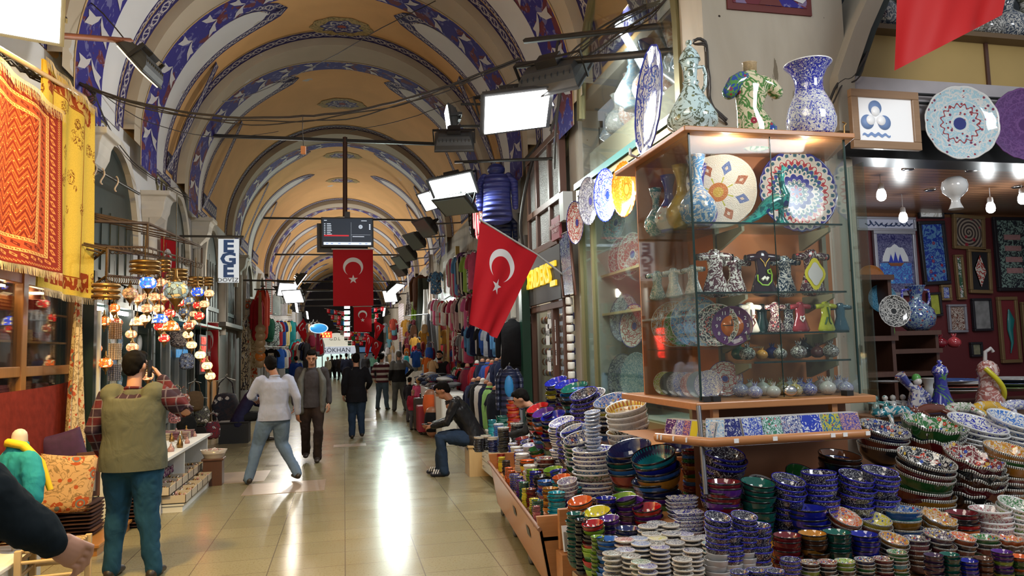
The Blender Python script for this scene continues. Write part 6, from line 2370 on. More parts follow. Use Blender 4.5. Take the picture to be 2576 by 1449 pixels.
for i, (px_, D, m_, c, l) in enumerate([(1660, .17, G_OIF, (.35, .4, .03), 'yellow-green plate farthest left'), (1675, .17, G_OI, (.05, .05, .05), 'black plate second from the left'), (1690, .17, G_GREY, None, 'grey lace plate third'), (1707, .17, G_OIS, (.03, .07, .4), 'blue scroll plate'), (1727, .17, G_OIS, (.40, .07, .06), 'red scroll plate'), (1745, .18, G_OI, (.12, .22, .30), 'plain blue-grey plate'), (1752, .18, G_BLUEW2, None, 'white and blue plate by the case corner'), (1768, .19, G_BLUEW, None, 'white plate with blue leaves in front'), (1811, .24, G_TUL, None, 'white plate with many flowers')]):
 y = 5.0-.085*i if i < 8 else 4.62
 x = 2.27+.012*i if i < 7 else (2.31 if i == 7 else B(1811, 4.62))
 plate((x, y, CZ0+D/2+.005), D, (-.75, -.66, .12) if i < 8 else (-.25, -1, .15), m_, l+' standing on the base board of the case', 'display_plate', col=c, sc=None)
for i, (D, c, x, y, l) in enumerate([(.34, (.55, .20, .02), 2.27, 4.98, 'orange clock plate'), (.30, (.12, .35, .04), 2.29, 4.86, 'green clock plate'), (.36, (.12, .30, .55), 2.33, 4.76, 'large blue clock plate'), (.30, (.25, .40, .6), 2.35, 4.66, 'pale blue clock plate'), (.29, (.02, .025, .03), 2.38, 4.56, 'black clock plate'), (.27, (.10, .02, .12), 2.46, 4.50, 'purple and orange clock plate with numerals')]):
 o = plate((x+.09, y, 1.69+D/2), D, (-.55, -.83, .1), G_OIF if i < 5 else G_OI, l+' on the left middle shelf', 'clock_plate', col=c, sc=None, cat='clock')
 if i in (0, 5):
  mb = MB()
  mb.lathe([(0, .0), (.55, .0), (.55, .02), (0, .02)], 24, 0, (0, 0, .05))
  mb.build('dial_centre', flat('dial_orange', (.55, .13, .02), .15, coat=.4), o)
  for k in range(12):
   a = pi/2-k*pi/6
   text(str(k if k else 12), .26, (.74*math.cos(a), .74*math.sin(a), .14), (0, 0, 0), TAGW, o, .005, 'numeral')
  mb = MB()
  mb.cbox((-.2, .03, .17), (.5, .05, .01))
  mb.cbox((-.0, .16, .17), (.05, .35, .01))
  mb.build('clock_hand', BLACK, o)
# on top of the case
ZT = CZ1+.036
p = Vector((2.27, 4.95, ZT+.40))
plate(p, .80, (-1, .16, .06), G_BLUEW2, 'huge blue and white plate on a stand on top of the case', 'display_plate', sc=40)
mb = MB()
for s in (-1, 1):
 q = Vector((2.27+.12*s, 4.95-.10*s, ZT))
 mb.tube([q+Vector((-.08, -.06, 0)), q+Vector((.1, .08, 0)), q+Vector((.05, .05, .3))], .01, 6)
 mb.tube([q+Vector((-.08, -.06, 0)), q+Vector((-.08, -.06, .05))], .01, 6)
tag(mb.build('plate_stand', WHITE), 'white wire stand under the huge blue and white plate', 'stand')
e = empty('lidded_jug', (2.34, 4.52, ZT), 'pale turquoise lidded jug with leafy scrolls on top of the case', 'jug')
mb = MB()
mb.lathe([(r*.57, z*.60) for r, z in JUGP[:-1]]+[(.05, .56)], 32)
mb.build('body', G_TURQ, e)
mb = MB()
mb.lathe([(.075, .545), (.072, .56), (.055, .60), (.025, .64), (.012, .65), (.022, .665), (.02, .685), (0, .695)], 24)
mb.build('lid', G_TURQ, e)
mb = MB()
mb.tube([(.05, 0, .50), (.10, 0, .51), (.115, 0, .46), (.11, 0, .38), (.085, 0, .33)], .013, 10)
mb.build('handle', G_TURQ, e)
e = empty('torso_vase', (PY(1893, 300, 4.58).x, 4.58, ZT), 'torso-shaped vase with red pomegranate and green leaf painting on top of the case', 'vase')
TORS = glaze_scroll('torso_vase_glaze', (.62, .55, .36), (.07, .20, .04), 8, (.28, .02, .04), w_=.06, dist=2.6)
TORB = glaze_scroll('torso_vase_blue_glaze', (.02, .06, .30), (.08, .24, .05), 14, (.30, .03, .05), w_=.05)
mb = MB()
mb.loft([(.03, 0, .03), (.02, 0, .12), (-.02, 0, .24), (-.01, 0, .34), (0, 0, .42), (0, 0, .47), (0, 0, .50)], [(.15, .09), (.14, .09), (.095, .07), (.115, .08), (.15, .085), (.11, .07), (.055, .045)], n=24)
mb.loft([(.08, 0, .44), (.16, 0, .42), (.20, -.0, .38)], [(.06, .06), (.055, .055), (.05, .05)], n=14, side=(0, 1, 0))
mb.build('body', TORS, e)
mb = MB()
mb.loft([(-.07, -.005, .45), (-.13, -.005, .42), (-.17, -.0, .36)], [(.066, .068), (.062, .062), (.052, .052)], n=14, side=(0, 1, 0))
mb.loft([(.10, -.035, .04), (.11, -.035, .1), (.08, -.035, .16)], [(.06, .06), (.05, .055), (.02, .03)], n=14)
mb.build('blue_shoulder', TORB, e)
mb = MB()
mb.lathe([(.045, .50), (.05, .50), (.052, .58), (.056, .585), (.045, .585), (.04, .52)], 20, sq=.8)
mb.build('neck', flat('gold_speckle_glaze', (.42, .30, .16), .4, var=.5, sc=80), e)
e = empty('tall_vase', (PY(2040, 300, 4.55).x, 4.55, ZT), 'large white vase with cobalt flowered neck and flared rim on top of the case', 'vase')
mb = MB()
mb.lathe([(0, 0), (.10, 0), (.10, .015), (.145, .06)], 36, 0, caps=False)
mb.build('foot_band', M_COBW, e)
mb = MB()
mb.lathe([(.145, .06), (.17, .12), (.172, .18), (.155, .26), (.125, .33), (.105, .37)], 36, caps=False)
mb.build('body', M_BLUEW, e)
mb = MB()
mb.lathe([(.105, .37), (.095, .42), (.10, .48), (.125, .54), (.165, .585)], 36, caps=False)
mb.build('neck', M_COBW, e)
mb = MB()
mb.lathe([(.165, .585), (.168, .592), (.16, .594), (.12, .54), (.09, .45)], 36, caps=False)
mb.build('rim', flat('white_glaze', (.7, .7, .7), .1, coat=.5), e)
bar([Vector((CXR+.03, 4.33, ZT)), Vector((CXR+.03, 4.33, ZT+.07)), Vector((CXR+.05, 4.33, ZT+.09)), Vector((CXR+.02, 4.33, ZT+.1))], .006, 'small brass hook at the right end of the case top', 'brass_hook', BRASS, 'hook')
# ---------- tile rack
et = empty('tile_rack', (2.6, 4.3, 0), 'orange wooden rack with a rounded lip under the glass case', 'rack')
ot = Vector(et.location)
L0, L1, L2 = PX(1650, 1066, 1.93), PY(1788, 1104, 4.03), PY(2183, 1090, 4.03)
L0.z = L1.z = L2.z = 1.13
mb = MB()
mb.tube([L0-ot, L1-ot, L2-ot], .028, 10)
mb.build('lip', WOODO, et)
mb = MB()
z = 1.10
mb.add([L0-ot-Vector((0, 0, .03)), L1-ot-Vector((0, 0, .03)), L2-ot-Vector((0, 0, .03)), Vector((L2.x, 4.30, z))-ot, Vector((2.3, 4.30, z))-ot, Vector((2.3, 5.1, z))-ot, Vector((L0.x, 5.1, z))-ot], [(0, 1, 2, 3, 4, 5, 6)])
for (p_, q_) in ((L1, L2), (L0, L1)):
 pass
mb.build('tray', WOODO, et)
mb = MB()
for (x, y) in ((2.25, 4.26), (3.1, 4.26)):
 mb.box(x-ot.x, x+.04-ot.x, y-ot.y, y+.04-ot.y, 1.1, 1.32)
mb.build('strut', WOODO, et)
mb = MB()
for q in (.08, .15, .38, .62):
 p = L0.lerp(L1, q)-ot
 mb.cbox(p+Vector((-.024, -.012, .005)), (.004, .022, .028), rz=-.9)
for q in (.14, .38, .75, .83, .98):
 p = L1.lerp(L2, q)-ot
 mb.cbox(p+Vector((0, -.029, .005)), (.03, .004, .025))
mb.build('price_tag', TAGW, et)['kind'] = 'stuff'
TMATS = [glaze_scroll('tile_blue_lattice', (.50, .56, .66), (.02, .05, .38), 35, (.03, .10, .45)), glaze_scroll('tile_navy_white', (.55, .57, .60), (.01, .015, .14), 26, (.02, .03, .2), w_=.09),
  glaze_scroll('tile_flowers', (.50, .62, .66), (.04, .20, .12), 30, (.40, .04, .06)), glaze_scroll('tile_dense_blue', (.60, .62, .66), (.03, .05, .22), 44, (.3, .08, .10)),
  glaze_scroll('tile_sky', (.25, .42, .62), (.60, .64, .66), 39, (.02, .06, .35)), glaze_scroll('tile_peacock', (.02, .12, .28), (.45, .42, .04), 30, (.30, .03, .05)), glaze_scroll('tile_rose', (.50, .28, .22), (.05, .05, .30), 52, (.03, .03, .35)),
  glaze_scroll('tile_cobalt', (.62, .66, .72), (.015, .04, .40), 22, (.02, .06, .45), w_=.10), flat('tile_yellow', (.60, .55, .04), .15, coat=.4)]
TB = flat('tile_edge', (.45, .43, .4), .5)
def tile(p, n, w_, h_, m_, lab, k=4):
 """a leaning stack front: the front tile is its own thing, the ones behind too"""
 for j in range(k):
  mb = MB()
  mb.box(-w_/2, w_/2, 0, .008, 0, h_)
  mb2 = MB()
  mb2.box(-w_/2+.003, w_/2-.003, -.001, 0, .003, h_-.003)
  mb.add(mb2.v, mb2.f, 1)
  o = mb.build('painted_tile', [TB, m_])
  d = Vector(n)
  o.location = Vector(p)-d*.018*j
  o.rotation_euler = (-.30, 0, math.atan2(n[0], -n[1]))
  tag(o, lab if j == 0 else lab.replace('tile', 'tile edge-on behind the', 1) if False else ('tile behind the '+lab[:60]) , 'tile', lab if j else None)
TL = [(1797, 4, 'pale blue tile turned at the corner of the rack'), (1842, 1, 'navy and white arabesque tile'), (1900, 0, 'white tile with blue roundels'), (1948, 2, 'tile with red and turquoise flowers'), (1997, 3, 'tile of dense tiny blue flowers'), (2046, 7, 'bold cobalt and white tile'), (2098, 5, 'dark blue peacock tile with yellow'), (2145, 6, 'orange-rose tile with blue eyes')]
for i, (x, m_, lab) in enumerate(TL):
 p = PY(x, 1095, 4.10)
 tile((p.x, 4.09, 1.105), (0, -1, 0) if i else (-.5, -.85, 0), .145 if i else .11, .155, TMATS[m_], lab+' on the front of the rack' if i else lab, 5)
for i, (x, m_, lab) in enumerate([(1671, 1, 'black and white flowered tile'), (1689, 0, 'lilac-blue lattice tile'), (1706, 6, 'dark tile with red and blue blots'), (1727, 8, 'yellow tile with a white figure'), (1748, 2, 'tile with turquoise streaks'), (1768, 4, 'violet-blue tile')]):
 q = L0.lerp(L1, .12+.14*i)
 tile((q.x+.05, q.y+.03, 1.105), (-.93, -.36, 0), .09, .14, TMATS[m_], lab+' on the side of the rack', 4)
mb = MB()
mb.tube([PY(1757, 1022, 4.2), PY(1776, 1245, 4.0)], .016, 8)
tag(mb.build('steel_post', flat('grey_steel', (.12, .12, .13), .35, .7)), 'slanting grey steel post from the case corner down into the bowls', 'post')
mb = MB()
mb.box(2.45, 3.5, 4.66, 4.95, 0, 1.29)
tag(mb.build('case_support', flat('support_brown', (.20, .08, .035), .6)), 'brown cupboard carrying the glass case from behind', 'cupboard')
# ================================================================= THE SHOP ON THE RIGHT
mb = MB()
mb.box(4.30, 9.5, 5.55, 5.85, 3.33, 3.60)
mb.build('trim_6', flat('black_fascia_strip', (.012, .013, .014), .35), kind='structure')
mb = MB()
mb.box(4.33, 9.5, 5.52, 5.9, 3.60, 4.06)
mb.build('trim_7', flat('lilac_grey_fascia', (.40, .37, .38), .6, var=.1), kind='structure')
e = empty('upper_shop_panel', (6.5, 6.05, 0), 'mustard wall panels and a shelf above the grey fascia', 'panel')
mb = MB()
mb.box(-2.0, 2.8, 0, .04, 4.05, 4.72)
mb.build('mustard_board', flat('mustard_paint', (.50, .34, .12), .6, var=.12, sc=2), e)
mb = MB()
for x in (-1.95, -1.78, -.05, 1.7):
 mb.box(x-.02, x+.02, -.02, 0, 4.05, 4.72)
mb.build('batten', WOODD, e)
mb = MB()
mb.box(-2.0, 2.8, -.15, .2, 4.72, 4.77)
mb.build('shelf', flat('shelf_brown', (.16, .10, .05), .6), e)
for i in range(11):
 vase('pot', (4.95+.26*i, 6.05, 4.775), .42+.06*(i % 3), G_OIS, 'dark silvery vase on the shelf above the mustard panels', 'vase', 'dark vases above the mustard panels', [(.10, .10, .10), (.06, .08, .12), (.12, .12, .08)][i % 3])
for z, x0, lab in ((3.90, 4.75, 'upper black curtain rod on the grey fascia'), (3.82, 4.66, 'lower black curtain rod on the grey fascia')):
 bar([Vector((x0, 5.46, z)), Vector((8.2, 5.44, z+.02))], .014, lab, 'hanging_rod', BLACK, 'rod')
a = PY(2225, 303, 5.40)
e = empty('framed_sign', a, 'wood-framed white sign with three blue crescents above a wave', 'sign')
W_, H_ = .345, .262
mb = MB()
mb.box(-W_+.05, W_-.05, -.01, .01, -H_+.05, H_-.05)
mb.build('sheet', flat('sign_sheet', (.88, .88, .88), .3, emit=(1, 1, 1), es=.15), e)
mb = MB()
for (x0, x1, z0, z1) in ((-W_, W_, H_-.07, H_), (-W_, W_, -H_, -H_+.07), (-W_, -W_+.07, -H_+.07, H_-.07), (W_-.07, W_, -H_+.07, H_-.07)):
 mb.box(x0, x1, -.03, .02, z0, z1)
mb.build('frame', wood('sign_frame_wood', (.26, .15, .08), (.36, .22, .12), .5), e, .006)
LB = flat('logo_blue', (.22, .34, .62), .5)
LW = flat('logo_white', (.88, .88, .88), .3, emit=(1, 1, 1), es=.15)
mb = MB()
Mx = Euler((pi/2, 0, 0)).to_matrix().to_4x4()
cx0, cz0 = -.10, .02
for k, (dx, dz) in enumerate([(0, .085), (-.085, -.045), (.085, -.045)]):
 mb.lathe([(0, 0), (.065, 0), (.065, .002), (0, .002)], 28, 0, (cx0+dx, -.0135, cz0+dz), Mx)
 mb.lathe([(0, 0), (.044, 0), (.044, .002), (0, .002)], 24, 1, (cx0+dx*.62, -.0165, cz0+dz*.62), Mx)
pts = [(cx0-.14+.28*i/20, cz0-.155+.010*math.sin(i*1.25)) for i in range(21)]
mb.add([(x, -.0145, z-.016) for x, z in pts]+[(x, -.0145, z+.002+.012*math.sin(i*.16)) for i, (x, z) in list(enumerate(pts))[::-1]], [tuple(range(42))], 0)
mb.build('logo', [LB, LW], e)
p = PY(2413, 312, 5.38)
plate(p, 178*mpp(p)*1.05, (-.22, -1, .02), G_LBL, 'large sky-blue flowered plate with scalloped rim hanging on the fascia', 'hanging_plate', sc=44)
p = PY(2578, 315, 5.38)
plate(p, 182*mpp(p), (-.3, -1, 0), G_PUR, 'purple embossed plate cut by the picture edge on the fascia', 'hanging_plate', sc=36)
p = PY(2397, 415, 5.7)
vase('pot', p-Vector((0, 0, .12)), .3, flat('white_glaze', (.7, .7, .7), .1, coat=.5), 'white hanging lamp shade tip showing under the blue plate', 'hanging_lamp', cat='lamp shade').rotation_euler = (pi, 0, 0)
# interior
SY = 8.1
mb = MB()
mb.box(4.2, 9.5, SY, SY+.15, 0, 3.5)
mb.build('wall_shop_back', [wood('panel_wood', (.16, .06, .025), (.24, .10, .04), .4, 2)], kind='structure')
mb = MB()
mb.box(6.35, 9.5, SY-.04, SY, 0, 3.3)
mb.build('trim_8', flat('deep_red_wall', (.10, .012, .015), .6), kind='structure')
mb = MB()
mb.box(9.4, 9.5, 5.6, SY, 0, 3.5)
mb.build('wall_shop_right', flat('deep_red_wall', (.10, .012, .015), .6), kind='structure')
mb = MB()
mb.box(4.2, 4.3, 5.9, SY, 0, 3.5)
mb.build('wall_shop_left', flat('shop_side_wall', (.12, .07, .04), .6), kind='structure')
t = MT('slatted_wood_ceiling')
s = t.sep(t.tc())
c = t.mix(t.noise(t.map(t.tc(), (2, 9, 1)), 2, 3), (.20, .09, .045), (.30, .15, .08))
c = t.mix(t.lt(t.fr(t.mul(s[1], 9.)), .1), c, (.02, .01, .008))
SLAT = t.done(c, .3, coat=.3)
mb = MB()
mb.box(4.2, 9.5, 5.85, SY, 3.35, 3.42)
mb.build('ceiling_shop', SLAT, kind='structure')
BULB = emis('bulb_white', (.95, 1, 1), 12)
for i, (px_, py_, Y, lab) in enumerate([(2217, 488, 6.2, 'bare bulb nearest the glass case, large in view'), (2272, 545, 7.0, 'small bare bulb in front of the calligraphy panel'), (2492, 520, 6.6, 'bare bulb over the spiral picture'), (2572, 498, 6.4, 'bare bulb cut by the picture edge')]):
 p = PY(px_, py_, Y)
 e = empty('pendant_bulb', p, lab, 'lamp')
 mb = MB()
 mb.lathe([(0, -.07), (.02, -.068), (.04, -.05), (.046, -.02), (.04, .02), (.026, .05)], 16)
 mb.build('bulb', BULB, e)
 mb = MB()
 mb.lathe([(.028, .045), (.03, .06), (.026, .10), (.01, .11)], 14)
 mb.tube([(0, 0, .1), (0, 0, 3.35-p.z)], .004, 5)
 mb.build('socket', flat('white_socket', (.6, .6, .6), .4), e)
 ld = bpy.data.lights.new('bulb_light', 'POINT')
 ld.energy = 5
 ld.color = (.93, .98, 1)
 ld.shadow_soft_size = .05
 lo = bpy.data.objects.new('bulb_light', ld)
 COL.objects.link(lo)
 lo.parent = e
 lo.location = (0, 0, -.12)
for i, (px_, py_) in enumerate([(2285, 425), (2445, 428), (2560, 470), (2340, 478)]):
 d = ray(px_, py_)
 p = CO+d*((3.345-CAMH)/d.z)
 mb = MB()
 mb.lathe([(0, -.01), (.05, -.01), (.065, 0), (0, .0)], 16)
 tag(mb.build('ceiling_downlight', CHROME, loc=p), 'small chrome downlight in the slatted shop ceiling, %s' % ['near the fascia left', 'near the fascia middle', 'at the far right', 'left of the bulbs'][i], 'downlight')
def picture(x0, y0, x1, y1, mat, frame, lab, Y=SY-.06, tilt=0., fw=.045, extra=None):
 a, b = PY(x0, y0, Y), PY(x1, y1, Y)
 c = (a+b)/2
 W, H_ = abs(b.x-a.x)/2, abs(a.z-b.z)/2
 e = empty('framed_picture', c, lab, 'picture')
 e.rotation_euler = (0, tilt, 0)
 mb = MB()
 mb.box(-W+fw*.8, W-fw*.8, -.012, .0, -H_+fw*.8, H_-fw*.8)
 mb.build('artwork', mat, e)
 mb = MB()
 for (p0, p1, q0, q1) in ((-W, W, H_-fw, H_), (-W, W, -H_, -H_+fw), (-W, -W+fw, -H_+fw, H_-fw), (W-fw, W, -H_+fw, H_-fw)):
  mb.box(p0, p1, -.035, .01, q0, q1)
 mb.build('frame', frame, e, .006)
 if extra:
  extra(e, W, H_)
 return e
SILV = flat('silver_frame', (.35, .35, .4), .4, .5)
GLDF = flat('gold_frame_dull', (.28, .19, .09), .4, .5)
BLKF = flat('black_frame', (.015, .015, .02), .4)
def ship(e, W, H_):
 mb = MB()
 mb.add([(W*.62*math.sin(a)*(1 if abs(a) < 9 else 1), -.014, -.02*0+H_*.05+H_*.50*math.cos(a)*(1+.08*math.cos(9*a))) for a in [(-.5+i/20)*pi*1.0 for i in range(21)]], [tuple(range(21))])
 mb.build('white_cloud_shape', flat('cloud_white', (.62, .64, .68), .3), e)
 mb = MB()
 for (x, z, h) in ((-.22, .02, .26), (.0, .02, .34), (.22, .02, .26)):
  mb.add([(W*(x-.12), -.017, H_*z), (W*(x+.12), -.017, H_*z), (W*x, -.017, H_*(z+h))], [(0, 1, 2)])
 mb.build('blue_sails', flat('sail_blue', (.02, .04, .38), .3), e)
 mb = MB()
 mb.add([(-W*.38, -.018, 0), (W*.38, -.018, 0), (W*.25, -.018, -H_*.09), (-W*.25, -.018, -H_*.09)], [(0, 1, 2, 3)])
 mb.build('hull', flat('hull_brown', (.2, .06, .02), .4), e)
 mb = MB()
 mb.box(-W*.75, W*.75, -.0135, -.013, -H_*.62, 0)
 mb.build('sea_band', glaze_scroll('sea_tiles', (.03, .22, .55), (.02, .05, .35), 14, (.35, .45, .6)), e)
picture(2193, 580, 2310, 744, glaze_scroll('ship_ground', (.015, .015, .10), (.12, .12, .25), 26, None), SILV, 'picture of a sailing ship on blue sea in a wide silver frame', extra=ship)
def calli(e, W, H_):
 mb = MB()
 for k in range(9):
  x = -W*.7+k*W*.17
  mb.tube([(x, -.02, H_*.3*math.sin(k)), (x+.05, -.02, -H_*.3), (x+.10, -.02, H_*.1), (x+.07, -.02, H_*.45*math.cos(k))], .008, 5)
 mb.build('calligraphy', NAVYL, e)
picture(2150, 545, 2302, 582, flat('calligraphy_ground', (.50, .52, .66), .2), SILV, 'white panel of dark blue calligraphy above the ship picture', extra=calli, fw=.03)
picture(2308, 556, 2387, 716, glaze_scroll('blue_tile_panel', (.10, .24, .46), (.02, .05, .30), 9, (.25, .03, .06)), BLKF, 'tall blue flowered tile panel in a black frame beside the ship', tilt=-.04)
picture(2308, 528, 2372, 551, G_OIS, BLKF, 'sliver of a blue picture just under the shop ceiling', fw=.02)
picture(2374, 526, 2420, 540, G_OIS, BLKF, 'second sliver of a dark picture under the shop ceiling', fw=.015)
t = MT('spiral_artwork')
s = t.sep(t.tc())
r = t.m('SQRT', t.addm(t.mul(s[0], s[0]), t.mul(s[2], s[2])))
a = t.m('ARCTAN2', s[2], s[0])
c = t.mix(t.gt(t.fr(t.addm(t.mul(r, 22.), t.mul(a, .16))), .5), (.05, .04, .04), (.30, .25, .2))
c = t.mix(t.lt(t.vor(t.tc(), 6.), .18), c, (.30, .03, .05))
picture(2392, 541, 2478, 629, t.done(c, .3), GLDF, 'swirling grey and brown picture with red wings in a gold frame', tilt=.06)
def slabs(e, W, H_):
 mb = MB()
 for k in range(4):
  mb.box(-W*.45, W*.45, -.02, -.012, H_*(.42-.3*k)-.02, H_*(.42-.3*k)+.05)
 mb.build('script_cartouche', flat('rosy_script', (.40, .22, .22), .5, var=.3, sc=30), e)
picture(2494, 546, 2600, 732, glaze_scroll('mint_border_art', (.22, .34, .30), (.02, .03, .04), 12, None), BLKF, 'large mint and black panel with rosy script bars, cut by the picture edge', extra=slabs)
picture(2398, 641, 2428, 754, glaze_scroll('narrow_floral', (.50, .50, .5), (.03, .10, .06), 12, (.35, .02, .03)), GLDF, 'narrow upright floral strip in a gold frame', tilt=-.02, fw=.03)
def diamond(e, W, H_):
 mb = MB()
 mb.add([(0, -.03, H_*.72), (W*.5, -.03, -H_*.05), (0, -.03, -H_*.72), (-W*.5, -.03, H_*.1)], [(0, 1, 2, 3)])
 mb.add([(0, -.012, H_*.72), (W*.5, -.012, -H_*.05), (0, -.012, -H_*.72), (-W*.5, -.012, H_*.1)], [(0, 1, 2, 3)])
 mb.build('diamond_tile', glaze_scroll('diamond_script_glaze', (.62, .60, .54), (.35, .04, .03), 12, None, w_=.05), e)
picture(2430, 626, 2495, 738, flat('black_velvet', (.01, .01, .014), .9), GLDF, 'white diamond-shaped tile on black in a gold frame', extra=diamond, tilt=.03)
picture(2363, 717, 2392, 756, TMATS[0], GLDF, 'tiny blue tile in a gold frame between the larger pictures', fw=.03)
picture(2331, 736, 2368, 796, flat('mosque_yellow', (.35, .38, .05), .6, var=.5, sc=14), BLKF, 'small yellow-green picture with dark domes behind the blue flask', tilt=-.05, fw=.03)
picture(2381, 766, 2432, 836, glaze_scroll('geometric_art', (.16, .07, .05), (.5, .45, .4), 26, (.02, .02, .02), w_=.05), SILV, 'brown geometric rosette picture in a white and grey frame', fw=.03)
picture(2441, 751, 2496, 832, flat('old_photo_grey', (.20, .20, .20), .5, var=.9, sc=9), BLKF, 'black and white photograph in a black frame', fw=.03)
def feather(e, W, H_):
 mb = MB()
 mb.loft([(0, -.03, H_*.6), (W*.15, -.03, H_*.3), (0, -.03, 0), (W*.1, -.03, -H_*.4), (-.02, -.03, -H_*.7)], [(.01, .01), (.06, .02), (.045, .02), (.02, .015), (.006, .006)])
 mb.build('turquoise_relief', flat('turq_relief', (.01, .16, .16), .2, coat=.4), e)
picture(2505, 747, 2568, 912, flat('red_mount', (.16, .015, .02), .7), GLDF, 'tall red picture with a turquoise leaf relief', extra=feather)
picture(2438, 861, 2470, 897, flat('small_etching', (.2, .19, .12), .5, var=.5, sc=30), BLKF, 'tiny dark framed etching low on the red wall', fw=.03)
picture(2565, 760, 2600, 915, flat('etch2', (.16, .14, .10), .5, var=.5, sc=30), GLDF, 'edge of another gold frame at the picture border', fw=.03)
# shelves and things on them
def shelf_unit(name, x0, x1, y0, y1, zs, lab, mat=WOODD):
 e = empty(name, ((x0+x1)/2, (y0+y1)/2, 0), lab, 'shelf')
 for z in zs:
  mb = MB()
  mb.box(x0-e.location.x, x1-e.location.x, y0-e.location.y, y1-e.location.y, z, z+.05)
  mb.build('board', mat, e)
 for x in (x0, x1-.04):
  mb = MB()
  mb.box(x-e.location.x, x+.04-e.location.x, y0-e.location.y+.05, y1-e.location.y, 0, max(zs))
  mb.build('upright', mat, e)
 return e
p = PY(2330, 832, 7.2)
shelf_unit('dark_shelf', 5.45, 6.55, 7.0, 7.7, [p.z-.05, PY(2400, 885, 7.2).z, PY(2400, 940, 7.2).z], 'dark wooden shelf unit carrying the blue flask and red pomegranates')
vase('pot', (PY(2307, 800, 7.2).x, 7.2, p.z), .52, glaze_scroll('flask_glaze', (.03, .06, .25), (.25, .35, .4), 9, (.35, .06, .04)), 'round blue two-handled flask on the dark shelf', 'flask', cat='flask')
e = [o for o in bpy.data.objects if o.name == 'flask'][0]
mb = MB()
for s in (-1, 1):
 mb.tube([(s*.12, 0, .92), (s*.34, 0, .9), (s*.36, 0, .7), (s*.28, 0, .55)], .03, 8)
mb.build('handle', G_COBW, e)
for (px_, py_, c, lab) in ((2367, 862, (.20, .01, .02), 'dark red ceramic pomegranate on the dark shelf'), (2402, 858, (.42, .05, .06), 'bright red ceramic pomegranate on the dark shelf')):
 q = PY(px_, 885, 7.1)
 pomegranate((q.x, 7.1, PY(2400, 885, 7.2).z+.05), 33*mpp(q), G_OI, lab, c)
plate(PY(2248, 783, 6.1), 80*mpp(PY(2248, 783, 6.1)), (-.2, -1, .1), glaze_radial('black_white_tree_glaze', (.02, .02, .02), (.6, .58, .55), (.62, .6, .56), (.02, .02, .02), 10), 'black plate with white flower tree standing inside the shop', 'display_plate', sc=20)
plate(PY(2218, 752, 6.4), 74*mpp(PY(2218, 752, 6.4)), (-.2, -1, .1), glaze_radial('blue_relief_glaze', (.03, .15, .26), (.12, .30, .42), (.12, .3, .42), (.03, .1, .2), 14), 'blue relief plate behind the black and white one', 'display_plate', sc=None)
plate(PY(2190, 700, 6.7), 66*mpp(PY(2190, 700, 6.7)), (-.3, -1, .1), G_OI, 'orange-brown plate behind the glass panel', 'display_plate', sc=None, col=(.30, .10, .02))
plate(PY(2222, 822, 6.6), 70*mpp(PY(2222, 822, 6.6)), (.3, -1, .3), G_OI, 'bright green dish below the black and white plate', 'display_plate', sc=10, col=(.08, .28, .02))
shelf_unit('side_rack', 4.75, 5.3, 6.2, 6.9, [1.0, 1.35, 1.70, 2.3], 'rack of plates inside the shop behind the black and white plate')
# counter with blue front
e = empty('shop_counter', (5.8, 5.35, 0), 'blue-fronted wooden counter along the shop opening', 'counter')
mb = MB()
mb.box(-1.55, 3.4, -.12, .45, 1.04, 1.08)
mb.build('top', wood('counter_wood', (.20, .09, .04), (.30, .15, .07), .4), e, .006)
mb = MB()
mb.box(-1.5, 3.4, -.08, -.05, 0, 1.04)
mb.build('blue_front', flat('periwinkle_panel', (.10, .17, .48), .5), e)
mb = MB()
mb.box(-1.5, 3.4, .35, .4, 0, 1.04)
mb.build('back_board', WOODD, e)
CT = 1.082
vase('pot', (PY(2333, 930, 5.6).x, 5.6, CT), .28, flat('white_canister', (.5, .52, .52), .4), 'plain white canister on the counter', 'canister', cat='canister')
e = empty('lidded_ewer', (PY(2368, 980, 5.36).x, 5.36, CT), 'cobalt blue lidded bottle with white tulips on the counter', 'bottle')
G_EW = glaze_scroll('cobalt_tulip_glaze', (.02, .025, .24), (.07, .20, .06), 4, (.5, .45, .42), w_=.02)
mb = MB()
mb.lathe([(0, 0), (.12, 0), (.115, .02), (.07, .14), (.05, .22), (.048, .30), (.062, .335), (.05, .34)], 28)
mb.build('body', G_EW, e)
mb = MB()
mb.lathe([(.065, .335), (.066, .35), (.05, .385), (.022, .405), (.012, .41), (.022, .425), (.016, .44), (0, .445)], 24)
mb.build('lid', G_COBW, e)
e = empty('twisted_vase', (PY(2487, 960, 5.36).x, 5.36, CT), 'twisted vase of ribbed pink bands with a yellow spiral strip', 'vase')
mb = MB()
mb.lathe([(0, 0), (.10, 0), (.12, .04), (.10, .12), (.075, .20), (.07, .28), (.085, .34), (.07, .39), (.04, .42), (0, .43)], 30, wob=lambda a, r: .05*math.sin(10*a+r*40))
mb.build('body', glaze_scroll('pink_rib_glaze', (.35, .12, .10), (.6, .45, .42), 12, None), e)
mb = MB()
mb.tube([(.10*math.cos(-2.6+i*.14)*(1-.01*i), .12*math.sin(-2.6+i*.14), .36-.018*i) for i in range(20)], .022, 8)
mb.build('spiral_strip', flat('yellow_strip', (.55, .50, .02), .3), e)
mb = MB()
mb.tube([(-.02, 0, .42), (-.01, 0, .50), (.03, -.02, .53), (.05, -.02, .50)], .016, 8)
mb.build('spout', flat('silver_glaze', (.4, .38, .38), .2), e)
e = empty('whirling_figurine', (PY(2305, 985, 5.36).x, 5.36, CT), 'whirling figurine in a flowered white robe with a green hat', 'figurine')
mb = MB()
mb.lathe([(0, 0), (.10, 0), (.09, .03), (.06, .12), (.045, .20), (.04, .23), (0, .25)], 24, wob=lambda a, r: .10*math.sin(6*a))
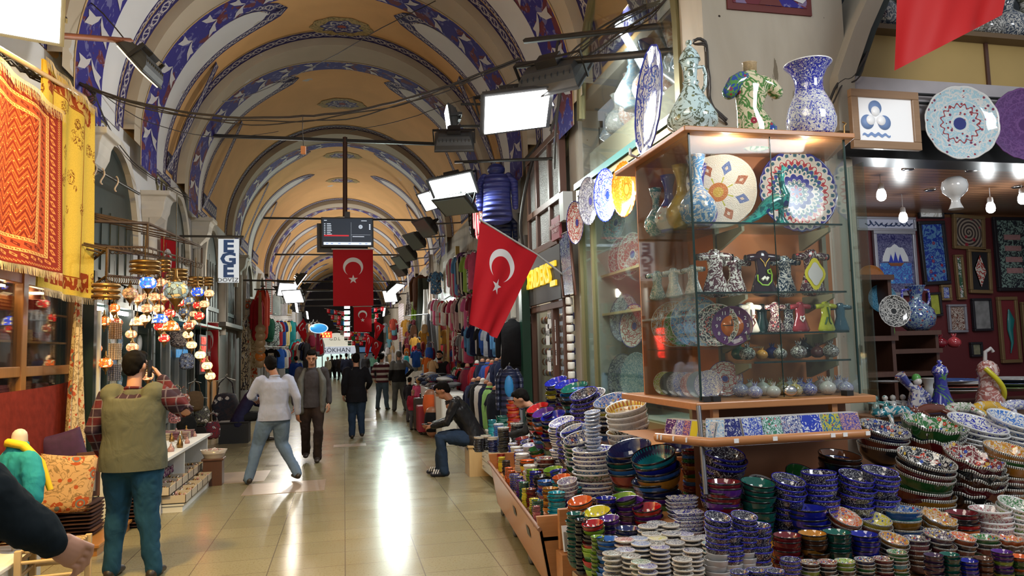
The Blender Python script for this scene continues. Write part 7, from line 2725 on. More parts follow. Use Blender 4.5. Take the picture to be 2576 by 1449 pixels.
mb.tube([(-.03, 0, .20), (-.10, 0, .27), (-.15, 0, .33)], [.03, .035, .045], 12)
mb.tube([(.03, 0, .20), (.09, 0, .15), (.12, 0, .10)], [.03, .035, .03], 12)
mb.build('robe', glaze_scroll('robe_flowers', (.50, .48, .48), (.05, .06, .25), 12, (.45, .12, .04)), e)
mb = MB()
mb.ball((.01, -.01, .27), .035, 14)
mb.build('head', flat('face_white', (.62, .58, .54), .2), e)
mb = MB()
mb.lathe([(.036, .28), (.034, .31), (.02, .33), (0, .335)], 16, 0, (.01, 0, 0))
mb.build('hat', flat('green_hat', (.08, .30, .06), .3), e)
for i, (px_, c, m_, lab) in enumerate([(2245, (.01, .20, .26), G_OIS, 'turquoise and blue sleeping cat ornament draped over the counter edge'), (2335, (.14, .035, .02), G_OI, 'brown sleeping cat ornament draped over the counter edge'), (2408, (.55, .52, .48), glaze_scroll('cat_tulip_glaze', (.60, .57, .52), (.10, .22, .08), 14, (.35, .05, .05), w_=.03), 'white cat ornament with tulips draped over the counter edge'),
         (2475, (.55, .33, .05), glaze_scroll('cat_yellow_glaze', (.60, .57, .52), (.62, .36, .03), 9, (.62, .36, .03), w_=.08), 'white and yellow cat ornament spots on the counter edge'), (2550, (.4, .45, .6), M_BLUEW, 'blue and white cat ornament nearest the picture edge')]):
 p = PY(px_, 1012, 5.22)
 e = empty('cat_ornament', (p.x, 5.20, CT), lab, 'cat ornament')
 mb = MB()
 mb.loft([(-.14, 0, .035), (-.06, 0, .05), (.04, 0, .05), (.10, .0, .045)], [(.035, .03), (.045, .045), (.045, .045), (.04, .04)], side=(0, 1, 0), n=14)
 mb.ball((-.17, -.0, .04), (.045, .04, .035), 12)
 for s in (-1, 1):
  mb.tube([(-.18+.022*s, 0, .065), (-.185+.028*s, 0, .09)], [.014, .004], 6)
 mb.loft([(-.10, -.03, .03), (-.11, -.085, .01), (-.11, -.09, -.06)], [.018, .018, .02], n=8)
 mb.loft([(.10, -.02, .03), (.14, -.08, .0), (.15, -.09, -.09), (.13, -.09, -.14)], [.03, .025, .02, .02], n=10)
 o = mb.build('body', m_, e)
 o.color = (*c, 1)
for i, (px_, c, lab) in enumerate([(2200, (.3, .5, .5), 'pale turquoise'), (2225, (.02, .2, .2), 'teal'), (2245, (.45, .5, .5), 'white and blue'), (2270, (.45, .45, .45), 'white and grey')]):
 p = PY(px_, 985, 5.5)
 e = empty('small_dancer_figurine', (p.x, 5.5, CT), lab+' small dancing figurine beside the whirling one', 'figurine')
 mb = MB()
 mb.lathe([(0, 0), (.05, 0), (.03, .06), (.02, .10), (0, .11)], 14)
 mb.ball((0, 0, .13), .025, 10)
 mb.tube([(-.02, 0, .09), (-.08, 0, .10)], .012, 6)
 mb.tube([(.02, 0, .09), (.08, 0, .07)], .012, 6)
 o = mb.build('body', G_OIS, e)
 o.color = (*c, 1)
for i in range(9):
 px_ = [2405, 2410, 2415, 2550, 2555, 2560, 2440, 2385, 2240][i]
 z = CT+.05+[.0, .03, .06, .0, .04, .08, .02, .09, .12][i]
 plate((PY(px_, 960, 6.0).x, 6.05, z+.05), .62 if i < 8 else .3, (0, 0, 1), G_OI, 'wide dish in the piles lying behind the counter', 'serving_dish', 'wide dishes behind the counter', None, [(.55, .55, .55), (.45, .05, .02), (.5, .48, .45), (.1, .25, .05), (.02, .05, .15), (.4, .4, .4), (.55, .2, .02), (.05, .1, .3), (.3, .3, .3)][i], .12)
mb = MB()
mb.box(4.9, 9, 5.85, 6.5, 0, CT)
tag(mb.build('inner_table', WOODD), 'dark table behind the counter bearing the piles of wide dishes', 'table')
# ================================================================= BOWLS, COASTERS AND THEIR TABLES
def rope_mat():
 t = MT('rope_rim_glaze')
 s = t.sep(t.tc())
 a = t.m('ARCTAN2', s[1], s[0])
 return t.done(t.mix(t.gt(t.m('SINE', t.mul(a, 84.)), 0.), (.02, .02, .02), (.6, .58, .52)), .15, coat=.5)
def dot_mat():
 t = MT('dotted_bowl_glaze')
 s = t.sep(t.tc())
 r = t.m('SQRT', t.addm(t.mul(s[0], s[0]), t.mul(s[1], s[1])))
 a = t.m('ARCTAN2', s[1], s[0])
 k = t.ab(t.sub(t.fr(t.m('MULTIPLY_ADD', a, 14/(2*pi), 10.)), .5))
 d = t.m('SQRT', t.addm(t.m('POWER', t.mul(k, .30), 2.), t.m('POWER', t.sub(r, .74), 2.)))
 c = t.mix(t.lt(d, .05), t.oi(), (.02, .02, .02))
 c = t.mix(t.lt(d, .035), c, (.65, .6, .5))
 c = t.mix(t.lt(r, .55), c, (.62, .60, .56))
 c = t.mix(t.mul(t.lt(r, .5), t.near(t.noise(t.ocoord(), 6, 2, 1.), .5, .04)), c, (.25, .05, .08))
 return t.done(c, .06, coat=.6)
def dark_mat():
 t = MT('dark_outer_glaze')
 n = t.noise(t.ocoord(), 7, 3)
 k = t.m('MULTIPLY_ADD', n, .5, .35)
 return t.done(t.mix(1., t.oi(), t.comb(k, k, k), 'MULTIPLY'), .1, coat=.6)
def multi_mat():
 t = MT('bowl_flower_glaze')
 v = t.vor(t.ocoord(), 5.)
 cc = t.sep(t.vor(t.ocoord(), 5., 'Color'))
 fc = t.mix(t.gt(cc[0], .5), t.mix(t.gt(cc[1], .5), (.55, .06, .03), (.6, .55, .5)), t.mix(t.gt(cc[2], .5), (.03, .07, .35), (.6, .38, .05)))
 c = t.mix(t.near(t.noise(t.ocoord(), 4.5, 3, 1.5), .5, .035), t.oi(), (.58, .56, .5))
 c = t.mix(t.lt(v, .36), c, fc)
 c = t.mix(t.lt(v, .14), c, (.6, .56, .5))
 s = t.sep(t.tc())
 r = t.m('SQRT', t.addm(t.mul(s[0], s[0]), t.mul(s[1], s[1])))
 c = t.mix(t.near(r, .66, .012), c, (.6, .58, .5))
 return t.done(c, .07, coat=.6)
def lace_mat():
 t = MT('lace_rim_bowl_glaze')
 s = t.sep(t.tc())
 r = t.m('SQRT', t.addm(t.mul(s[0], s[0]), t.mul(s[1], s[1])))
 a = t.m('ARCTAN2', s[1], s[0])
 sc = t.ab(t.m('SINE', t.mul(a, 20.)))
 k = t.m('MULTIPLY_ADD', t.noise(t.ocoord(), 18, 3), .8, .55)
 c = t.mix(1., t.oi(), t.comb(k, k, k), 'MULTIPLY')
 c = t.mix(t.gt(t.addm(r, t.mul(sc, .07)), .86), c, (.02, .03, .12))
 c = t.mix(t.mul(t.gt(r, .9), t.lt(sc, .5)), c, t.oi())
 return t.done(c, .06, coat=.6)
ROPE, DOTM, DRKM, MULM, LACE = rope_mat(), dot_mat(), dark_mat(), multi_mat(), lace_mat()
SPEC = glaze_scroll('black_white_speckle_glaze', (.62, .62, .62), (.015, .012, .03), 6.5, None, w_=.11, dist=2.2)
WSCR = MT('white_bowl_glaze')
_nz = WSCR.noise(WSCR.ocoord(), 4.5, 3, 1.6)
WSCR = WSCR.done(WSCR.mix(WSCR.near(_nz, .5, .05), (.64, .63, .58), WSCR.oi()), .08, coat=.5)
COBR, BLKR, WHR = flat('cobalt_rim', (.02, .02, .35), .1, coat=.5), flat('black_rim', (.01, .01, .01), .12, coat=.5), flat('white_glaze', (.7, .7, .7), .1, coat=.5)
CREAMB = flat('coaster_side', (.58, .50, .40), .7, var=.1)
ZIG = glaze_mandala('zigzag_cream_glaze', [(.60, .57, .48), (.55, .42, .05), (.60, .57, .48), (.35, .10, .03), (.6, .58, .5)], 30)
BPROF = [(0, 0), (.42, .0), (.44, .03), (.72, .16), (.90, .42), (.97, .70), (1., .78), (.985, .81), (.95, .78), (.86, .50), (.66, .22), (.40, .09), (0, .07)]
DPROF = [(0, 0), (.5, .0), (.52, .03), (.80, .14), (.96, .34), (1., .40), (.985, .43), (.94, .38), (.75, .20), (.5, .09), (0, .07)]
BM = {}
def bowl_mesh(K):
 if K in BM:
  return BM[K]
 mb = MB()
 if K == 'c':
  mb.lathe([(0, 0), (.97, 0), (1, .03), (1, .14), (.97, .165)], 28, 0, caps=False)
  mb.lathe([(.97, .165), (.94, .17), (0, .17)], 28, [2, 1], caps=False)
  mats = [CREAMB, WSCR, WHR]
 elif K == 'q':
  def sqr(r, z):
   out = []
   for j in range(32):
    a = 2*pi*j/32
    c, s = math.cos(a), math.sin(a)
    k = r/(abs(c)**5+abs(s)**5)**.2
    out.append(Vector((k*c, k*s*.62, z)))
   return out
  mb.rings([sqr(r, z) for r, z in [(.05, 0), (.6, 0), (.8, .12), (1, .32), (.97, .34), (.75, .16), (.5, .06), (.05, .05)]], [0, 0, 0, 2, 1, 1, 1])
  mats = [WSCR, WSCR, WHR]
 else:
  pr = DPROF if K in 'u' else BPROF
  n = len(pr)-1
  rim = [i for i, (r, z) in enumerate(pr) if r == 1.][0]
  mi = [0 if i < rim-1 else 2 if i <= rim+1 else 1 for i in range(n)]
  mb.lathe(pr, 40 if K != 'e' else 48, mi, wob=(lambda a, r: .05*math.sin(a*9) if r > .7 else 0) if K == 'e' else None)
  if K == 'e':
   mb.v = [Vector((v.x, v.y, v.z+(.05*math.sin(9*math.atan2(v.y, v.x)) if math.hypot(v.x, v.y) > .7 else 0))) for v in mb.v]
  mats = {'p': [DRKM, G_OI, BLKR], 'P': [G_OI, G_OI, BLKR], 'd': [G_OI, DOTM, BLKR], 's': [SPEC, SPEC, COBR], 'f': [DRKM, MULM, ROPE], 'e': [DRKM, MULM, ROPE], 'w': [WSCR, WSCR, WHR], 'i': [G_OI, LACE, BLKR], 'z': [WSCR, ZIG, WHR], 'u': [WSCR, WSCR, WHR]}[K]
 BM[K] = mb.mesh('bowl', mats)
 return BM[K]
CLR = dict(m=((.15, .012, .018), 'maroon'), g=((.008, .11, .085), 'dark teal-green'), b=((.012, .018, .30), 'cobalt blue'), k=((.02, .02, .025), 'black'), w=((.5, .5, .5), 'white'), o=((.62, .12, .02), 'orange'),
  y=((.60, .52, .03), 'yellow'), l=((.22, .38, .03), 'lime green'), v=((.09, .02, .22), 'violet'), t=((.01, .32, .42), 'turquoise'), r=((.42, .012, .015), 'red'), n=((.012, .02, .10), 'navy'),
  a=((.45, .20, .02), 'amber'), c=((.03, .14, .45), 'mid blue'), x=((.06, .03, .08), 'dark purple'), G=((.03, .16, .04), 'green'), B=((.10, .035, .015), 'brown'), R=((.35, .10, .12), 'rose'))
KN = dict(p='glazed', P='glazed', d='dot-rimmed', s='black and white speckled', f='flower-painted rope-rimmed', e='wavy-rimmed flowered', w='white vine-painted', i='lace-rimmed', z='cream zigzag', u='white and blue', c='', q='blue and white rectangular')
ORD = ['topmost']+[q+' from top' for q in 'second third fourth fifth sixth seventh eighth ninth tenth eleventh twelfth thirteenth fourteenth'.split()]
ORS = ['first', 'second', 'third', 'fourth', 'fifth', 'sixth', 'seventh', 'eighth', 'ninth', 'tenth', 'eleventh', 'twelfth', '13th', '14th', '15th', '16th', '17th', '18th', '19th', '20th', '21st', '22nd', '23rd', '24th', '25th', '26th', '27th', '28th']
NB = {}
def stack(i, row, base, spec, z=None, Y=None, tilt0=0., last=False):
 sp = spec.split()
 px_, py_, w_ = float(sp[0]), float(sp[1]), float(sp[2])
 K, cols = sp[3], sp[4]
 tilt = rad(float(sp[5])) if len(sp) > 5 else rad(tilt0)
 nmax = int(sp[6]) if len(sp) > 6 else 14
 p = PY(px_, py_, Y) if Y else PZ(px_, py_, z)
 R_ = w_*mpp(p)/2
 Hh = {'c': .17, 'q': .34, 'u': .43}.get(K, .80)*R_
 step = {'c': .175, 'q': .17, 'u': .20}.get(K, .26 if w_ >= 88 else .31 if w_ > 66 else .38)*R_
 avail = p.z-Hh-base-(abs(math.sin(tilt))*R_*.6 if tilt else 0)
 n = max(1, min(nmax, round(avail/step)+1))
 if n > 1:
  st = max(step*.8, min(step*1.35, avail/(n-1)))
 else:
  st = 0
 if n > 1 and nmax == 14:
  st = avail/(n-1)
 for k in range(n):
  cl = CLR[cols[min(k, len(cols)-1)] if k < len(cols) else cols[(k*7) % len(cols)]]
  D = 2*R_
  nm = 'coaster' if K == 'c' else 'rectangular_dish' if K == 'q' else 'serving_dish' if K == 'u' else 'serving_bowl' if D > .215 else 'bowl' if D > .125 else 'small_bowl'
  tk = tilt*max(0, 1-k*(.3 if n < 5 else .14))
  j = .012*R_/.1
  q = Vector((p.x+random.uniform(-j, j)*(k > 0), p.y+random.uniform(-j, j)*(k > 0), base+(n-1-k)*st+abs(math.sin(tk))*R_*.55))
  if k == 0 and nmax < 14 or n == 1:
   q.z = base+(n-1)*st+abs(math.sin(tk))*R_*.55
  # tilted bowls lean towards the aisle (negative) or the street (positive)
  ro = tuple((Matrix.Rotation(tk*(1.1 if tk < 0 else .35), 3, 'Y') @ Matrix.Rotation(abs(tk)*(.55 if tk < 0 else 1.15), 3, 'X') @ Matrix.Rotation(random.uniform(0, 6.28) if K != 'q' else -.15, 3, 'Z')).to_euler())
  kd = {'coaster': 'coaster', 'rectangular_dish': 'dish', 'serving_dish': 'dish'}.get(nm, 'bowl')
  wd = '%s %s %s, %s stack %s' % ((cl[1] if K not in 'sz' else '')+' '+KN[K], kd, ORD[min(k, 13)], ORS[i], row)
  if K == 'c':
   wd = 'cream coaster, %s, %s stack %s' % (ORD[min(k, 13)], ORS[i], row)
  if tk and k == 0:
   wd = 'tilted '+wd
  VESS.append((nm, K, q, ro, R_, cl, ' '.join(wd.split()), kd, w_*(2.5 if k == 0 else 1/(1+.15*k))))
VESS = []
def rowof(row, base, specs, z=None, Y=None, tilt=0.):
 for i, s in enumerate(specs):
  zz = z(i/max(1, len(specs)-1)) if callable(z) else z
  yy = Y(float(s.split()[0]), float(s.split()[1])) if callable(Y) else Y
  stack(i, row, base, s, zz, yy, tilt)
# right block of tables
rowof('in the speckled front trio', .405, ['1860 1437 46 s w', '1902 1433 46 s w', '1950 1435 46 s w'], Y=3.12)
rowof('of the front bowl row', .405, ['1988 1406 50 s w', '2036 1413 48 f Bkl', '2081 1412 48 f mkk', '2125 1410 50 f llk', '2174 1406 48 f nkGk', '2222 1404 48 f mkk', '2256 1387 48 f GGkta', '2348 1395 46 p x', '2388 1393 46 p g', '2435 1409 48 P b', '2473 1403 46 p B', '2520 1386 50 p vvl', '2562 1398 50 p oGG'], Y=3.34)
rowof('of the second bowl row', .405, ['1980 1345 70 P m', '2043 1340 70 p aBB', '2104 1337 70 p g', '2171 1342 72 P b', '2241 1350 70 f akkk 14', '2305 1353 64 f xRmBB', '2356 1341 72 f xkmk 10', '2416 1347 62 f okmk 10', '2476 1350 66 f GkmG', '2540 1353 68 e okBk'], Y=3.62)
rowof('of the third bowl row', .42, ['1953 1310 84 P a 28 2', '2032 1276 92 P b', '2115 1291 82 f omm 22', '2188 1297 88 f yRk 14', '2269 1279 90 f ctak', '2351 1294 84 e aaa 18', '2419 1288 78 P mkroB', '2490 1279 96 w RRRvm', '2549 1263 92 w Glk 16'], Y=3.9)
rowof('by the steel post', .405, ['1801 1296 66 s w 12', '1868 1294 66 s w 10', '1832 1328 70 s w', '1902 1320 72 s w'], Y=3.5)
rowof('below the tile rack', .50, ['1820 1210 88 P mvm', '1902 1210 86 P g 8', '1976 1202 84 s w 14', '2059 1187 85 s w', '2146 1192 86 s w 14', '2207 1181 86 s w 10'], Y=4.02)
rowof('shaded under the rack', .62, ['1811 1133 108 s w 14', '1913 1148 102 u n 30 3', '2003 1141 100 p Gcm 30 3', '2107 1141 104 p Bn 8'], Y=4.38)
rowof('of large rope-rimmed bowls', .50, ['2314 1146 138 f kmGGmaaGm 16', '2428 1139 138 e mkBmkB 18', '2524 1124 116 f aGakmkB 14'], Y=4.22)
rowof('before the blue counter', .82, ['2211 1071 122 f nmk 16', '2335 1059 148 e Gnmk 12', '2450 1059 138 u bnk 16', '2545 1050 130 u ccn 18'], Y=4.62)
# coasters
CO_ = ['1652 1314', '1630 1322', '1684 1319', '1682 1328', '1639 1342', '1688 1340', '1720 1342', '1738 1353', '1571 1356', '1605 1353', '1654 1352', '1612 1366', '1647 1365', '1698 1363', '1660 1375', '1573 1382', '1540 1390', '1587 1397', '1612 1412', '1629 1423', '1716 1405', '1743 1383', '1751 1366', '1806 1373', '1774 1350', '1790 1365']
rowof('of the front coasters', .405, [s+' 50 c '+'nnknknbnrcycknbbkkGbknnnnt'[i]+' 0 9' if False else s+' 50 c '+'nnknknbnrcycknbbkkGbknnnnt'[i] for i, s in enumerate(CO_) if i not in (3, 22)], Y=lambda x, y: 3.2+(1424-y)*.0066)
# rectangular dishes and bowls left of them
rowof('behind the coasters', .405, ['1716 1249 78 q b', '1732 1286 74 q b'], Y=lambda x, y: 4.15+(1284-y)*.008)
rowof('between coasters and postcards', .405, ['1463 1256 66 P oom -12', '1524 1252 54 P bk', '1571 1247 68 P lnk -10', '1587 1258 74 P vvx -10', '1630 1273 76 d rvrk -8', '1506 1283 70 d yy -12', '1448 1291 48 p g', '1461 1306 32 p k', '1534 1302 54 d vn -8', '1578 1328 62 d nn', '1493 1314 58 d rlkkrllG -8', '1503 1349 36 p l', '1530 1354 62 d ccn'], Y=lambda x, y: 3.72+(1354-y)*.0092)
rowof('of tall mixed bowls', .54, ['1652 1137 114 i tbcacnvG -16', '1592 1121 114 i ngcmkGkm -16'], z=.98)
rowof('behind the turquoise bowl', .50, ['1740 1131 52 P mcGma', '1705 1100 92 P n -14 5'], z=.93)
rowof('of mixed plates', .50, ['1493 1127 108 u bbbncGm -3'], z=.92)
rowof('of the middle slope', .62, ['1359 1021 60 P rkokrk -20', '1373 1033 60 P vcorkc -20', '1398 1041 68 P bgmk -18', '1416 1058 68 u bcb -18', '1439 1069 70 s wn -18', '1452 1078 74 w cbc -20', '1467 1095 88 f nGkG -16'], z=lambda t: 1.10-.11*t, tilt=-15)
rowof('of the back slope', .80, ['1405 955 62 P bkyk -20', '1431 962 64 P bmk -18', '1452 970 74 P gck -18', '1476 985 74 s w -20', '1495 988 76 w nb -20', '1545 1001 92 f cyknkr -18', '1582 1017 106 z wwwkcw -14', '1491 1035 42 u c -10'], z=lambda t: 1.34-.14*t, tilt=-15)
# cart
rowof('of the cart edge', .47, ['1260 1141 20 P r', '1262 1150 19 P y', '1273 1159 21 P k', '1280 1176 22 P o', '1286 1184 22 P o', '1294 1193 27 s w', '1304 1199 25 s w', '1310 1209 24 P v', '1317 1213 26 P g', '1321 1229 18 P y', '1335 1229 28 P m', '1343 1254 26 P y', '1352 1258 30 P g', '1349 1273 20 P R'], z=.62)
rowof('of the mid cart', .47, ['1293 1115 30 w b', '1299 1124 32 w w', '1309 1132 32 w b', '1313 1141 36 u w', '1326 1157 38 P oky', '1335 1170 38 w w', '1340 1181 34 P l', '1347 1187 32 P b', '1362 1197 42 P k', '1372 1209 43 P cRb', '1384 1227 42 P aB', '1400 1238 46 P t', '1439 1226 52 P tg'], z=.66)
rowof('of the inner cart', .47, ['1315 1101 36 P m -10', '1330 1108 40 s w -10', '1335 1118 42 u b -8', '1353 1126 42 P Goc -14', '1374 1151 56 f mk', '1394 1178 52 P lk -10', '1406 1184 44 P b -8', '1415 1197 48 P ot -10', '1430 1207 52 w vv -12'], z=.72)
rowof('at the drawer cabinet', .50, ['1204 1098 24 c k', '1222 1094 26 c k', '1240 1098 26 c n', '1238 1056 22 P t', '1262 1046 30 P g', '1254 1066 26 w c', '1266 1075 30 w k', '1300 1064 34 w k', '1290 1000 34 f ro -10'], z=lambda t: .68 if t < .3 else .80 if t < .95 else 1.02)
def tbl(name, x0, x1, y0, y1, z0, z1, lab, mat=WOODO, cat='table', bev=.006):
 e = empty(name, ((x0+x1)/2, (y0+y1)/2, 0), lab, cat)
 a, b = (x1-x0)/2, (y1-y0)/2
 mb = MB()
 mb.box(-a, a, -b, b, z1-.03, z1)
 mb.build('top', mat, e, bev)
 mb = MB()
 mb.box(-a+.02, a-.02, -b+.02, b-.02, z0, z1-.03)
 mb.build('body', mat, e)
 return e
tbl('display_table', 1.44, 4.6, 2.95, 4.75, 0, .40, 'low wooden table under the coasters and front bowls')
tbl('stepped_stand', 2.05, 2.95, 3.88, 4.2, .41, .495, 'low step under the bowls below the tile rack')
tbl('stepped_stand', 3.05, 4.3, 4.02, 4.40, .41, .495, 'low step under the large stacks at the right')
tbl('stepped_stand', 1.95, 3.3, 4.22, 4.64, .41, .615, 'shaded step under the tile rack')
tbl('stepped_stand', 2.9, 4.4, 4.42, 5.05, .41, .815, 'tall step under the big dishes by the blue counter')
tbl('stepped_stand', 1.62, 2.2, 4.5, 5.6, .0, .495, 'wooden stand under the mixed stacks left of the steel post')
tbl('sloped_display_stand', 1.87, 2.29, 5.68, 7.95, 0, .615, 'wooden stand under the middle slope of tilted bowls').rotation_euler.z = -.07
tbl('stepped_stand', 2.32, 3.0, 4.98, 5.6, 0, .495, 'hidden stand behind the turquoise bowl by the pier')
tbl('sloped_display_stand', 2.42, 3.0, 5.68, 8.9, 0, .795, 'upper stand by the window under the back slope of bowls')
# steel corner edging with screws
e = empty('edge_trim_strip', PZ(1475, 1398, .42), 'brown metal edging strip with screws along the near table corner', 'edging')
mb = MB()
a, b = PZ(1412, 1342, .45)-e.location, PZ(1560, 1475, .45)-e.location
mb.tube([a, b], .022, 4)
mb.build('strip', flat('brown_metal', (.12, .07, .05), .4, .5), e)
for q in (.1, .32, .5, .7):
 p = a.lerp(b, q)
 mb = MB()
 mb.ball(p+Vector((-.02, -.01, .004)), .007, 6)
 mb.build('screw', CHROME, e)
# cart
e = empty('wooden_cart', (1.55, 6.2, 0), 'long orange-brown wooden cart on casters loaded with small bowls', 'cart')
mb = MB()
def cf(u, v, w_):
 """u 0..1 from near end to far end, v 0..1 across, height w_"""
 return Vector((1.25+.25*u+v*.46-1.55+.09*(1-w_/.52)*(v < .5), 4.82+2.95*u-6.2, w_))
for (v0, v1, z0, z1) in ((0, .04, .10, .52), (.96, 1, .1, .5)):
 mb.add([cf(u, v, z) for u in (0, 1) for v in (v0, v1) for z in (z0, z1)], [(0, 1, 3, 2), (4, 6, 7, 5), (0, 4, 5, 1), (2, 3, 7, 6), (0, 2, 6, 4), (1, 5, 7, 3)])
for (u0, u1, z0, z1) in ((0, .012, .1, .60), (.985, 1, .1, .62)):
 mb.add([cf(u, v, z) for u in (u0, u1) for v in (0, 1) for z in (z0, z1)], [(0, 1, 3, 2), (4, 6, 7, 5), (0, 4, 5, 1), (2, 3, 7, 6), (0, 2, 6, 4), (1, 5, 7, 3)])
mb.build('side_panel', WOODO, e)
mb = MB()
mb.add([cf(u, v, z) for u in (0, 1) for v in (0.02, .98) for z in (.44, .465)], [(0, 1, 3, 2), (4, 6, 7, 5), (0, 4, 5, 1), (2, 3, 7, 6), (0, 2, 6, 4), (1, 5, 7, 3)])
mb.build('tray', WOODO, e)
mb = MB()
mb.tube([cf(-.02, -.01, .53), cf(1.02, -.01, .53)], .018, 4)
mb.build('edge_strip', flat('brown_edge', (.22, .10, .05), .5), e)
for u in (.18, .42):
 mb = MB()
 mb.add([cf(u, -.012, .40), cf(u+.05, -.012, .40), cf(u+.05, -.012, .33), cf(u, -.012, .33)], [(0, 1, 2, 3)])
 mb.build('hand_hole', BLACK, e)
for u in (.06, .35, .65, .95):
 mb = MB()
 mb.lathe([(.0, -.015), (.045, -.015), (.05, 0), (.045, .015), (0, .015)], 14, 0, cf(u, .06, .05), Euler((0, pi/2, 0)).to_matrix().to_4x4())
 mb.build('caster', flat('grey_rubber', (.12, .12, .12), .6), e)
# box of postcards at the near end of the cart
e = empty('postcard_holder', (1.50, 4.74, 0), 'orange wooden end box holding postcards at the near end of the cart', 'box')
mb = MB()
mb.box(-.14, .16, -.02, .02, .40, .66)
mb.build('back_board', WOODO, e, .006)
mb = MB()
mb.box(-.16, .16, -.14, .0, .0, .40)
mb.build('body', WOODO, e)
mb = MB()
mb.box(-.05, .0, -.026, -.021, .61, .635)
mb.box(.04, .09, -.026, -.021, .61, .635)
mb.build('price_tag', TAGW, e)
for i, (x, c, l) in enumerate([(-.09, (.25, .24, .2), 'postcard with a golden building under a grey sky'), (.06, (.45, .5, .5), 'postcard of black and red flower tiles')]):
 mb = MB()
 mb.box(-.065, .065, 0, .012, 0, .16)
 mb.box(-.058, .058, -.002, 0, .005, .12, 1)
 if i == 0:
  mb.box(-.02, .03, -.003, -.002, .02, .08, 2)
 o = mb.build('postcard', [TAGW, flat('card_%d' % i, c, .4, var=.6, sc=30) if i == 0 else TMATS[2], flat('golden_tower', (.6, .45, .03), .4)], loc=(1.52+x, 4.64, .41))
 o.rotation_euler = (-.25, 0, 0)
 tag(o, l, 'postcard')
e = empty('cardboard_box', (1.66, 4.35, 0), 'open brown cardboard box under the table corner', 'box')
mb = MB()
for (x0, x1, y0, y1) in ((-.15, .15, -.15, -.145), (-.15, .15, .145, .15), (-.15, -.145, -.15, .15), (.145, .15, -.15, .15)):
 mb.box(x0-.14, x1-.14, y0, y1, 0, .33)
mb.build('side', flat('cardboard', (.42, .28, .16), .8), e)
for k in range(2):
 for j in range(9):
  mb = MB()
  mb.lathe([(0, 0), (.05, 0), (.055, .012), (.045, .018), (0, .012)], 16, 0, wob=lambda a, r: .06*math.sin(9*a))
  o = mb.build('scalloped_tile', [flat('black_scallop', (.02, .02, .02), .4) if j < 8 else TMATS[3]], loc=(1.40+.12*k, 3.95, .0+.03*j+.01))
  o.scale = (1, 1, 1.5)
  tag(o, 'small black-edged scalloped tile in the two stacks under the table edging', 'tile', 'scalloped tiles under the edging')
# white drawer cabinet
e = empty('drawer_cabinet', (2.05, 9.5, 0), 'white drawer cabinet with metal handles beside the seated man', 'cabinet')
mb = MB()
mb.box(-.2, .06, -.8, .8, .08, .495)
mb.build('body', WHITE, e, .006)
for k in range(3):
 for j in range(2):
  mb = MB()
  mb.box(-.215, -.2, -.78+.79*j, -.02+.79*j, .10+.13*k, .22+.13*k)
  d = mb.build('drawer', WHITE, e, .004)
  mb = MB()
  y = -.40+.79*j
  z = .16+.13*k
  mb.tube([(-.215, y-.05, z), (-.24, y-.05, z), (-.24, y+.05, z), (-.215, y+.05, z)], .006, 6)
  mb.build('handle', CHROME, d)
for (x, y) in ((-.15, -.7), (.02, -.7), (-.15, .7), (.02, .7)):
 mb = MB()
 mb.tube([(x, y, 0), (x, y, .08)], .025, 8)
 mb.build('foot', CHROME, e)
tbl('white_display_block', 2.13, 2.85, 9.35, 11.4, 0, .495, 'white block behind the drawer cabinet carrying vine-painted bowls', WHITE)
VESS.sort(key=lambda v: -v[8])
REST = {}
for (nm, K, q, ro, R_, cl, wd, kd, sc) in VESS:
 NB[nm] = NB.get(nm, 0)+1
 if NB[nm] > 295:
  REST.setdefault(nm, []).append((K, q, ro, R_, cl))
  continue
 o = bpy.data.objects.new(nm, bowl_mesh(K))
 COL.objects.link(o)
 o.location, o.rotation_euler, o.scale, o.color = q, ro, (R_,)*3, (*cl[0], 1)
 tag(o, wd, kd)
# what is beyond three hundred of a kind: the lowest and most hidden ones, one object a kind
for nm, L in REST.items():
 mb = MB()
 cs = sorted({x[4][1] for x in L})
 mats = [flat('lower_'+c.replace(' ', '_'), [v[0] for v in CLR.values() if v[1] == c][0], .12, coat=.5) for c in cs]
 for (K, q, ro, R_, cl) in L:
  me = bowl_mesh(K)
  T = Matrix.Translation(q) @ Euler(ro).to_matrix().to_4x4() @ Matrix.Diagonal((R_, R_, R_, 1))
  mb.add([T @ v.co for v in me.vertices], [tuple(f.vertices) for f in me.polygons], cs.index(cl[1]), True)
 tag(mb.build('lower_%ss' % nm, mats), 'remaining lowest and half hidden %ss deep inside the stacks' % nm.replace('_', ' '), 'bowls', None, 'stuff')
print('BOWLS', NB)
